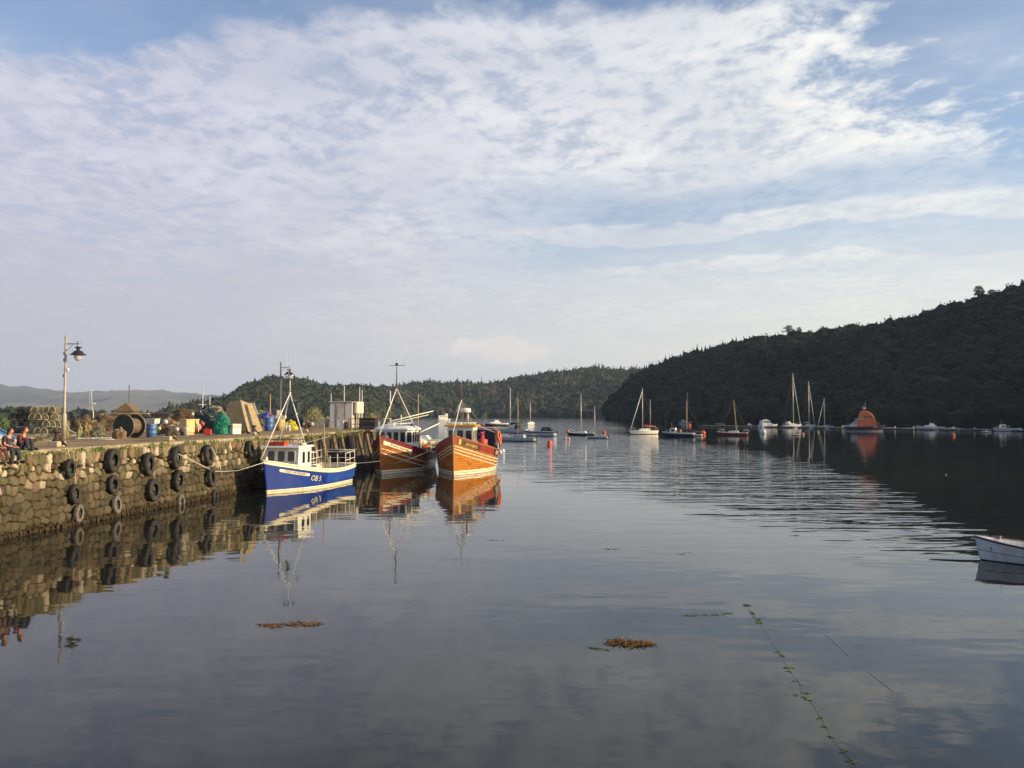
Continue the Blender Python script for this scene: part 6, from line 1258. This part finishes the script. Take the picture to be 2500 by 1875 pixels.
# boats beyond the quay: only their masts show above it
def beyond(px, D, topy, m, lab, kind=''):
    L = 9.0; c = XD(px, D, 0); c.z = 0; root = empty('sailing_yacht', (c.x-L*.45, c.y, 0), math.pi-.15, lab, 'yacht', 'boats moored on the far side of the quay'); H = Hull(L, 2.9, 1.2, .9, 1.0, rake=.6, draft=.5, stern=.5)
    H.hull_mesh([lambda t: -.3, lambda t: .1, lambda t: H.sheer(t)], [M_black, M_yw], 14).build('hull', root); mb = MB(); H.deck(mb, .04, M_yw, .02, n=12); mb.prism([(-3, 1), (-3.5, 1.5), (-5.5, 1.6), (-6, 1)], 'y', -.8, .8, M_yw); mb.build('deck', root)
    z = ZD(topy, D); mb = MB(); mb.tube([(-4.0, 0, .9), (-4.0, 0, z)], [.10, .07], m, 7); a = mb.build('mast', root)
    if kind == 's': mb = MB(); mb.tube([(-4, -1.0, z*.72), (-4, 1.0, z*.72)], .04, m, 4); mb.build('spreaders', a)
for px, D, ty, m, lab, k in ((319, 125, 940, mat('mast_dark', (.12, .10, .10), .6, .1, 2), 'yacht whose dark mast stands above the brown hut roof', ''), (499, 112, 945, M_alu, 'yacht whose bright white mast rises over the tall net mound', 's'), (516, 124, 967, M_alu, 'yacht with a short pale mast next to the bright white one', ''), (663, 122, 963, M_mwood, 'yacht whose tan mast shows left of the dark lamp post', ''),
    (811, 124, 962, M_alu, 'yacht with the thin mast over the left corner of the shed', ''), (843, 116, 942, M_alu, 'yacht with the thick white mast above the shed roof', ''), (880.5, 116, 945, M_alu, 'yacht with the thick mast over the white cabinet', ''), (886.5, 122, 952, M_alu, 'yacht with the shorter mast close to the right of the cabinet mast', ''), (1023, 130, 962, M_mwood, 'yacht whose brown mast stands between the two varnished boats', '')): beyond(px, D, ty, m, lab, k)
c = XD(229, 118, 0); t = empty('fishing_boat', (c.x-4, c.y, 0), math.pi-.2, 'workboat beyond the quay with a pale tapering lattice mast and open frame', 'fishing boat'); H = Hull(9, 3.2, 2.2, 1.6, 1.6, rake=.5, draft=.5); H.hull_mesh([lambda t: -.3, lambda t: .1, lambda t: H.sheer(t)], [M_black, M_navy], 14).build('hull', t); mb = MB(); H.deck(mb, .3, M_deckg, .04, n=12); mb.build('deck', t)
s = 118/F; z = lambda y: ZD(y, 118)
mb = MB(); mb.tube([(-4.0+.3, 0, 1.4), (-3.75, 0, z(950))], .05, M_stl, 5); mb.tube([(-4.0-.55, 0, 1.4), (-3.95, 0, z(950))], .035, M_stl, 5); mb.tube([(-3.1, 0, z(986)), (-4.7, 0, z(986))], .05, M_stl, 5); mb.build('mast', t); mb = MB(); mb.box((-3.5, 0, z(1010)), (1.3, 1.5, 1.0), M_win); mb.tube([(-2.2, 0, 1.4), (-2.2, 0, z(1003)), (-4.4, 0, z(1003)), (-4.4, 0, 1.4)], .05, M_stl, 5); mb.build('wheelhouse', t)

# ------------------------------------------------------------------ white rowing boat, right foreground
ob_ = P2(2400, 1366); hdv = Vector((-.87, .49, 0)).normalized(); rb_ = empty('rowing_boat', (ob_.x-.10, ob_.y, 0), heading(hdv.x, hdv.y), 'white clinker rowing boat with a dark red gunwale, cut off by the right edge', 'rowing boat')
H = Hull(4.3, 1.75, .80, .52, .58, rake=.16, draft=.2, wl=.70, stern=.75, swl=.6, tm=.45, p=2.1, pw=1.9, flare=.9, sm=.35); M_roww = mat('row_white', (.62, .64, .66), .5, .08, 3, dirt=(.35, .33, .3), dirtamt=.5); M_rowr = mat('row_gunwale', (.16, .035, .03), .5, .2, 4); M_rowi = mat('row_inside', (.36, .28, .19), .8, .25, 5)
lv = [lambda t: -.15, lambda t: .03, lambda t: H.sheer(t)*.42, lambda t: H.sheer(t)*.45, lambda t: H.sheer(t)-.06, lambda t: H.sheer(t)]; H.hull_mesh(lv, [M_black, M_roww, M_rowr, M_roww, M_rowr], 26).build('hull', rb_)
mb = MB(); H.deck(mb, .34, M_rowi, .035, M_roww); mb.build('floor_boards', rb_); mb = MB(); H.rail(mb, M_rowr, .022, -.01, .01); H.rail(mb, M_roww, .016, .015, -.02); mb.build('gunwale', rb_)
mb = MB(); [mb.box((x, 0, H.sheer(H.tx(x, .5))-.16), (.22, 1.5 if x < -1 else 1.0, .03), M_rowi, bev=.005) for x in (-.85, -2.0, -3.2)]; mb.build('thwarts', rb_)
mb = MB(); mb.tube([(-.62, .38, .40), (-.60, .40, .90)], .018, M_wht, 6); mb.build('white_peg', rb_); mb = MB(); mb.tube([(-.5, -.45, .73), (-3.4, .1, .60)], .022, M_wood, 6); mb.box((-.55, -.44, .76), (.35, .12, .03), M_rowr); mb.build('oar', rb_)
mb = MB(); mb.sphere((-1.3, 0, .42), (.45, .4, .12), M_olv, 3, .4, 2, 4); mb.build('rope_pile', rb_)
mb = MB(); mb.tube([H.P(H.tx(-.33, .45), .36, 1, .006), H.P(H.tx(-.33, .5), .50, 1, .006)], .009, M_blk, 4); mb.tube([H.P(H.tx(-.27, .45), .43, 1, .006), H.P(H.tx(-.37, .5), .43, 1, .006)], .007, M_blk, 4); mb.build('bow_mark', rb_)

# ------------------------------------------------------------------ upturned dinghy at the far left
p = on(-12, 1100); t = empty('dinghy', XD(-6, 40.5, HQ), .12, 'upturned dinghy with a blue keel, pink band and green topsides behind the seated people', 'dinghy'); t.location.z = HQ; M_bk = mat('dinghy_blue', (.06, .24, .60), .5, .12, 3); M_pb = mat('dinghy_pink', (.55, .42, .36), .5, .1, 3); M_gt = mat('dinghy_green', (.05, .16, .11), .5, .15, 3)
mb = MB(); n = 16
rows = []
for i in range(n+1):
    u = i/n; x = -2.3+3.4*u; w_ = .85*(1-max(0, (u-.35)/.65)**2.2); hgt = 1.18-.98*max(0, (u-.25)/.75)**1.15; rows.append([mb.bm.verts.new((x, -w_*math.cos(a), max(.02, hgt*math.sin(a)**.8))) for a in np.linspace(0.02, math.pi-.02, 13)])
for i in range(n):
    for j in range(12): f = mb.bm.faces.new((rows[i][j], rows[i+1][j], rows[i+1][j+1], rows[i][j+1])); f.material_index = mb.mi(M_gt if j in (0, 11, 1, 10) else (M_pb if j in (2, 9, 3, 8) else M_bk)); f.smooth = True
mb.build('hull', t); mb = MB(); mb.tube([(-2.3, 0, 1.2), (-1.2, 0, 1.18), (.2, 0, .75), (1.1, 0, .2)], .03, M_bk, 5); mb.build('keel', t)

# ------------------------------------------------------------------ people sitting on the quay edge
def skin_mesh(name, J, E, m, sub=2):
    """J: dict name->(pos, radius); E: edges; root = first joint"""
    me = bpy.data.meshes.new(name); names = list(J); idx = {n_: i for i, n_ in enumerate(names)}; me.from_pydata([J[n_][0] for n_ in names], [(idx[a], idx[b_]) for a, b_ in E], []); me.update()
    ob = bpy.data.objects.new(name, me); C.objects.link(ob); md = ob.modifiers.new('s', 'SKIN'); 
    for i, n_ in enumerate(names):
        sv = me.skin_vertices[0].data[i]; r = J[n_][1]; sv.radius = (r, r) if not isinstance(r, tuple) else r; sv.use_root = (i == 0)
    md.use_smooth_shade = True; sb_ = ob.modifiers.new('d', 'SUBSURF'); sb_.levels = sub; sb_.render_levels = sub
    dg = bpy.context.evaluated_depsgraph_get(); r = bpy.data.meshes.new_from_object(ob.evaluated_get(dg)); bpy.data.objects.remove(ob); r.materials.clear(); r.materials.append(m); r.name = name
    return r
M_skin = mat('skin', (.52, .27, .17), .6, .06, 6); M_hair = mat('dark_hair', (.03, .018, .012), .7, .3, 20); M_hair2 = mat('auburn_hair', (.07, .025, .014), .7, .3, 20)
def seated(loc_, rz, label, shirt, trouser, shoe, hairm, sleeve=.5, face=0.0, knees='down', lean=.12, hairlong=True, scale=1.0, armL=None):
    """sits on z=0 with the hip at the origin, facing +x"""
    t = empty('person', loc_, rz, label, 'person', 'people sitting on the quay edge'); t.scale = (scale,)*3
    hip = Vector((0, 0, .10)); ch = Vector((lean, 0, .40)); sh = Vector((lean+.06, 0, .54)); nk = Vector((lean+.09, 0, .62)); hd = Vector((lean+.13, 0, .76))
    J = {'hip': (hip, .13), 'waist': (hip.lerp(ch, .5), .115), 'chest': (ch, (.135, .15)), 'sh': (sh, .09), 'neck': (nk, .052), 'head0': (hd-Vector((0, 0, .05)), .070), 'head1': (hd+Vector((0, 0, .05)), .078)}
    E = [('hip', 'waist'), ('waist', 'chest'), ('chest', 'sh'), ('sh', 'neck'), ('neck', 'head0'), ('head0', 'head1')]
    legs = []
    for sd, nm in ((1, 'l'), (-1, 'r')):
        y = .09*sd
        if knees == 'down': k_ = Vector((.44, y*1.3, .09)); a_ = Vector((.50+.06*sd, y*1.4, -.34)); f_ = a_+Vector((.16, 0, -.05))
        else: k_ = Vector((.34, y*1.6, .44)); a_ = Vector((.40, y*1.6, .07)); f_ = a_+Vector((.15, 0, -.03))
        J['th'+nm] = (Vector((.05, y, .09)), .092); J['kn'+nm] = (k_, .062); J['ca'+nm] = (k_.lerp(a_, .35), .058); J['an'+nm] = (a_, .038); J['fo'+nm] = (f_, .036)
        E += [('hip', 'th'+nm), ('th'+nm, 'kn'+nm), ('kn'+nm, 'ca'+nm), ('ca'+nm, 'an'+nm), ('an'+nm, 'fo'+nm)]; legs.append((nm, sd))
        s0 = sh+Vector((-.01, .17*sd, -.02)); el = Vector((lean+.10, .24*sd, .27)); wr = (k_+Vector((-.06, -.02*sd, .10))) if knees == 'down' else (k_+Vector((.02, -.05*sd, .04))); pl = wr+Vector((.07, -.02*sd, -.02))
        J['s'+nm] = (s0, .052); J['e'+nm] = (el, .038); J['w'+nm] = (wr, .026); J['p'+nm] = (pl, (.034, .02)); E += [('sh', 's'+nm), ('s'+nm, 'e'+nm), ('e'+nm, 'w'+nm), ('w'+nm, 'p'+nm)]
        for q in range(4):
            a = pl+Vector((.045+.004*(1.5-abs(q-1.3)), (q-1.5)*.020, -.01)); b_ = a+Vector((.022, 0, -.028)); J['f%s%d' % (nm, q)] = (a, .009); J['g%s%d' % (nm, q)] = (b_, .0075); E += [('p'+nm, 'f%s%d' % (nm, q)), ('f%s%d' % (nm, q), 'g%s%d' % (nm, q))]
        a = pl+Vector((.01, -.045*sd, -.005)); J['t'+nm] = (a, .010); J['u'+nm] = (a+Vector((.03, -.008*sd, -.012)), .008); E += [('p'+nm, 't'+nm), ('t'+nm, 'u'+nm)]
    body = link('body', skin_mesh('body', J, E, M_skin), t)
    # face
    R = Matrix.Rotation(face, 4, 'Z'); mb = MB()
    def fp(v): return hd+(R @ Vector(v))
    mb.sphere(fp((.012, 0, .0)), (.088, .074, .112), M_skin, 3); mb.sphere(fp((.100, 0, -.012)), (.018, .013, .024), M_skin, 2)
    for sd in (1, -1): mb.sphere(fp((.080, sd*.030, .008)), (.014, .014, .009), M_wht, 2); mb.sphere(fp((.092, sd*.030, .008)), (.006, .006, .006), M_blk, 1); mb.sphere(fp((0, sd*.074, -.005)), (.02, .010, .028), M_skin, 2)
    mb.sphere(fp((.086, 0, -.055)), (.012, .024, .007), mat('lips', (.40, .12, .10), .6), 1); mb.build('face', body)
    mb = MB(); mb.sphere(fp((-.018, 0, .030)), (.100, .086, .105), hairm, 3, .08, 6, 3)
    if hairlong: mb.sphere(fp((-.060, 0, -.06)), (.055, .075, .12), hairm, 3, .15, 6, 5)
    mb.build('hair', t)
    g = .022
    Js = {k_: (J[k_][0], (J[k_][1] if not isinstance(J[k_][1], tuple) else max(J[k_][1]))+g) for k_ in ('hip', 'waist', 'chest', 'sh')}; Js['sh'] = (sh, .098); Es = [('hip', 'waist'), ('waist', 'chest'), ('chest', 'sh')]
    for nm, sd in legs:
        e0 = J['s'+nm][0].lerp(J['e'+nm][0], sleeve if sleeve <= 1 else 1); Js['s'+nm] = (J['s'+nm][0], .068); Js['e'+nm] = (e0, .058); Es += [('sh', 's'+nm), ('s'+nm, 'e'+nm)]
        if sleeve > 1: Js['w'+nm] = (J['w'+nm][0], .042); Es += [('e'+nm, 'w'+nm)]
    link('shirt', skin_mesh('shirt', Js, Es, shirt), t)
    Jt = {'hip': (hip+Vector((0, 0, -.01)), .15)}; Et = []
    for nm, sd in legs:
        for q, g2 in (('th', .03), ('kn', .026), ('ca', .022), ('an', .028)): Jt[q+nm] = (J[q+nm][0], J[q+nm][1]+g2)
        Et += [('hip', 'th'+nm), ('th'+nm, 'kn'+nm), ('kn'+nm, 'ca'+nm), ('ca'+nm, 'an'+nm)]
    link('trousers', skin_mesh('trousers', Jt, Et, trouser), t)
    for nm, sd in legs: mb = MB(); c = J['an'+nm][0].lerp(J['fo'+nm][0], .55); mb.sphere(c-Vector((-.01, 0, .012)), (.150, .058, .066), shoe, 2); mb.build('shoe', t)
    return t
M_tee = mat('charcoal_tee', (.055, .04, .055), .9, .2, 8); M_jean = mat('dark_jeans', (.03, .035, .05), .9, .3, 8); M_plaid = mat('plaid_red', (.13, .03, .035), .9, .7, 14); M_shoe = mat('black_shoe', (.02, .02, .02), .6, .2, 8)
M_pinkt = mat('peach_top', (.45, .22, .13), .9, .2, 8)
def seat(px, out, lab, **k): s = s_of(px); return seated(Q(s, out, HQ-.005), math.atan2(Nn.y, Nn.x)+k.pop('turn', 0), lab, **k)
seat(29, -.34, 'person in a dark t-shirt sitting on the quay edge with legs hanging over', shirt=M_tee, trouser=M_jean, shoe=M_shoe, hairm=M_hair, sleeve=.75, face=.5, lean=.10, scale=1.10)
seat(74, -.50, 'person in a dark red plaid shirt sitting behind with knees drawn up', shirt=M_plaid, trouser=M_jean, shoe=M_shoe, hairm=M_hair2, sleeve=1.5, face=.3, knees='up', lean=.06, scale=1.12, turn=.15)
seat(3, -.42, 'person in a peach top at the very left edge, only arm and legs in view', shirt=M_pinkt, trouser=mat('maroon_trousers', (.10, .03, .04), .9, .2, 8), shoe=M_shoe, hairm=M_hair2, sleeve=.4, face=.2, lean=.05, scale=1.08)

# ------------------------------------------------------------------ floating weed
M_wb = mat('weed_brown', (.085, .05, .016), .7, .5, 14); M_wo = mat('weed_orange', (.24, .10, .02), .7, .5, 14); M_wg = mat('weed_green', (.11, .17, .03), .7, .4, 12)
def weed(pts, n, sz, mats, lab, seed, name='seaweed', h=.012):
    """pts: list of (px,py,spread_x m,spread_y m)"""
    rg = random.Random(seed); P_ = [(P2(a, b_), c_, d_) for a, b_, c_, d_ in pts]; o0 = P_[0][0]; t = empty(name, o0, 0, lab, 'seaweed'); mb = MB()
    if mats[0] is M_wg or len(mats) == 2: n = int(n*.6); sz *= .6
    for i in range(n):
        c, sx_, sy_ = rg.choice(P_); p = c-o0+Vector((rg.gauss(0, sx_), rg.gauss(0, sy_), 0)); a = rg.uniform(0, 6.28); l = sz*rg.uniform(.5, 1.7); q = [p+Vector((0, 0, .004))]
        for k in range(4): a += rg.uniform(-.8, .8); q.append(q[-1]+Vector((math.cos(a)*l, math.sin(a)*l, 0))); q[-1].z = .003+h*rg.random()*rg.random()
        mb.tube(q, [.002, .005, .006, .004, .001], rg.choice(mats), 4)
    mb.build('fronds', t)
weed([(650, 1527, .10, .06), (665, 1528, .08, .05), (715, 1526, .14, .09), (735, 1522, .12, .10), (765, 1525, .10, .05)], 190, .045, [M_wb, M_wb, M_wo], 'long brown drift of seaweed on the calm water below the blue boat', 1)
weed([(1505, 1570, .09, .11), (1530, 1570, .10, .12), (1550, 1575, .08, .06), (1575, 1573, .06, .03)], 300, .04, [M_wo, M_wo, M_wb], 'orange-brown clump of seaweed floating in the middle foreground', 2, h=.09)
weed([(1450, 1583, .06, .03), (1470, 1586, .06, .03)], 90, .03, [M_wg], 'small green weed patch touching the left of the orange clump', 3)
weed([(1683, 1503, .07, .04)], 60, .03, [M_wg], 'short green weed streak left of the longer one', 4); weed([(1725, 1502, .07, .02), (1750, 1501, .06, .02), (1775, 1498, .06, .015)], 80, .03, [M_wg], 'longer thin green weed streak reaching toward the sunken line', 5)
lineA = [(1813, 1468), (1830, 1490), (1852, 1520), (1870, 1545), (1898, 1590), (1925, 1635), (1950, 1668), (1966, 1700), (1985, 1722), (2005, 1755), (2030, 1800), (2050, 1828), (2092, 1872)]
pts = [P2(a, b_)+Vector((0, 0, .002)) for a, b_ in lineA]; t = empty('sunken_line', pts[0], 0, 'weedy mooring line just breaking the surface, running down to the bottom right', 'rope'); MB().tube([p-pts[0] for p in pts], .003, mat('wet_line', (.05, .055, .035), .6, .3, 8), 5).build('line', t)
weed([(1838, 1497, .03, .10), (1848, 1512, .04, .10), (1853, 1520, .03, .05)], 150, .026, [M_wg], 'largest green tuft near the top of the weedy line', 6); weed([(1822, 1478, .02, .07)], 30, .02, [M_wb], 'dark scrap of weed at the top end of the weedy line', 7)
weed([(1898, 1592, .02, .04), (1904, 1600, .02, .03)], 30, .03, [M_wg], 'dark green tuft on the weedy line, next below the largest one', 8); weed([(1923, 1630, .02, .05), (1929, 1640, .02, .03)], 30, .03, [M_wg], 'green tuft in the middle of the weedy line', 9)
weed([(1945, 1665, .03, .01), (1958, 1672, .02, .01)], 10, .02, [M_wb, M_wg], 'dark speck of weed on the line above the branching tuft', 10); weed([(1945, 1697, .03, .02), (1966, 1692, .03, .02), (1970, 1703, .03, .03), (1972, 1708, .02, .02)], 90, .022, [M_wg], 'branching green tuft beside the weedy line', 11)
weed([(2005, 1753, .015, .03), (2018, 1775, .015, .03), (2030, 1800, .012, .02)], 34, .03, [M_wb, M_wg], 'dark green strands along the lower part of the weedy line', 12); weed([(2060, 1832, .01, .03), (2078, 1860, .02, .02)], 40, .03, [M_wg, M_wb], 'last green strands of the weedy line near the bottom edge', 13)
for i, L_ in enumerate(([(2015, 1550), (2040, 1573), (2070, 1602)], [(2118, 1640), (2145, 1662), (2178, 1688)])):
    pts = [P2(a, b_)+Vector((0, 0, .002)) for a, b_ in L_]; t = empty('sunken_line', pts[0], 0, ['thin dark line on the water right of the weedy one, upper piece', 'thin dark line on the water right of the weedy one, lower piece'][i], 'rope'); MB().tube([p-pts[0] for p in pts], .004, _mats['wet_line'], 5).build('line', t)
weed([(1203, 1319, .10, .02), (1225, 1320, .08, .03)], 9, .03, [M_wb], 'sparse dark weed far out, left of the two scraps', 14); weed([(1490, 1341, .12, .03)], 16, .03, [M_wb], 'tiny weed scrap in the centre of the calm water', 15); weed([(1655, 1353, .1, .05), (1680, 1350, .1, .04)], 9, .03, [M_wb], 'slanting weed scrap in the calm water, right of the tiny one', 16)

# ------------------------------------------------------------------ trees standing out on the skyline
M_bark = mat('bark', (.06, .045, .03), .9, .3, 3); M_needle = mat('pine_needles', (.02, .032, .015), .85, .4, 1)
def pine(px, py_top, D, hpx, wpx, lab, seed, shape='umbrella', cat='pine tree', name='pine_tree'):
    z1 = ZD(py_top, D); s = D/F; H_ = hpx*s; p = XD(px, D, z1-H_); t = empty(name, (p.x, D, z1-H_), 0, lab, cat); rg = random.Random(seed); W_ = wpx*s/2
    mb = MB(); lean = rg.uniform(-.05, .05); mb.tube([(0, 0, -2), (lean*H_, 0, H_*.5), (lean*1.5*H_, 0, H_*.97)], [H_*.035, H_*.025, H_*.01], M_bark, 7)
    lv = []
    if shape == 'umbrella': lv = [(.50, .7, -.6), (.60, .9, .6), (.70, 1.0, -.2), (.80, .9, .3), (.90, .6, 0)]
    elif shape == 'layered': lv = [(.35, .6, .6), (.5, 1.0, -.5), (.62, .8, .5), (.75, .9, -.4), (.88, .5, .1)]
    else: lv = [(a, 1-a*.95, 0) for a in np.linspace(.15, .98, 12)]
    for zf, wf, off in lv:
        for k in range(3): a = rg.uniform(0, 6.28); mb.tube([(lean*H_, 0, H_*(zf-.08)), (W_*wf*.7*math.cos(a), W_*wf*.7*math.sin(a), H_*zf)], [H_*.012, H_*.004], M_bark, 4)
    mb.build('trunk', t); mb = MB(); k = mb.mi(M_needle)
    for zf, wf, off in lv:
        for i in range(90 if shape != 'spire' else 50):
            a = rg.uniform(0, 6.28); q = rg.random()**.5; c = Vector((W_*wf*q*math.cos(a)+W_*off*.45, W_*wf*q*math.sin(a)*.7, H_*(zf+rg.gauss(0, .028)+(.03*(1-q) if shape != 'spire' else .05*(1-q))))); d = Vector((rg.gauss(0, 1), rg.gauss(0, 1), rg.gauss(0, .5))).normalized()*H_*.06*rg.uniform(.5, 1.5); e = d.orthogonal().normalized()*H_*.03
            vs = [mb.bm.verts.new(x) for x in (c-d, c+e, c+d, c-e)]; f = mb.bm.faces.new(vs); f.material_index = k
    mb.build('crown', t)
pine(2390, 697, 450, 44, 26, 'lone flat-topped pine standing clear on the ridge at the far right', 1); pine(2421, 706, 445, 28, 22, 'rounder pine just right of the lone flat-topped one', 2)
pine(1926, 793, 530, 32, 30, 'spreading layered pine on the middle of the dark ridge', 3, 'layered'); pine(1951, 798, 525, 22, 15, 'smaller pine close right of the layered one', 4, 'layered')
for i, (px, py, h_, w_) in enumerate([(1622, 864, 20, 9), (1642, 858, 22, 9), (1662, 853, 24, 9), (1683, 853, 18, 8), (1709, 846, 18, 8), (1723, 843, 18, 8), (2200, 773, 16, 16), (2055, 800, 12, 12)]):
    pine(px, py+13, 585-(i*4 if i < 6 else 90), h_, w_*.8, 'pointed conifer on the left shoulder of the dark ridge, number %s along it' % ['one', 'two', 'three', 'four', 'five', 'six'][i] if i < 6 else ['rounded treetop where the ridge steps up on the right', 'low treetop on the flat part of the dark ridge'][i-6], 10+i, 'spire' if i < 6 else 'umbrella', 'conifer' if i < 6 else 'tree', 'conifer_tree' if i < 6 else 'ridge_tree')
# ------------------------------------------------------------------ haze
def build_haze():
    m = bpy.data.materials.new('haze_air'); m.use_nodes = True; t = m.node_tree; t.nodes.remove(t.nodes['Principled BSDF'])
    v = t.nodes.new('ShaderNodeVolumePrincipled'); v.inputs['Color'].default_value = (.62, .76, 1, 1); v.inputs['Density'].default_value = HAZE; v.inputs['Anisotropy'].default_value = 0.0
    t.links.new(v.outputs[0], t.nodes['Material Output'].inputs['Volume'])
    o = MB().box((0, 3700, 175), (16000, 8200, 360), m).build('haze'); tag(o, 'pale blue haze over the sound and hills', 'haze', kind='stuff')
HAZE = .00009
build_haze()
sc.cycles.volume_step_rate = 5; sc.cycles.volume_max_steps = 64
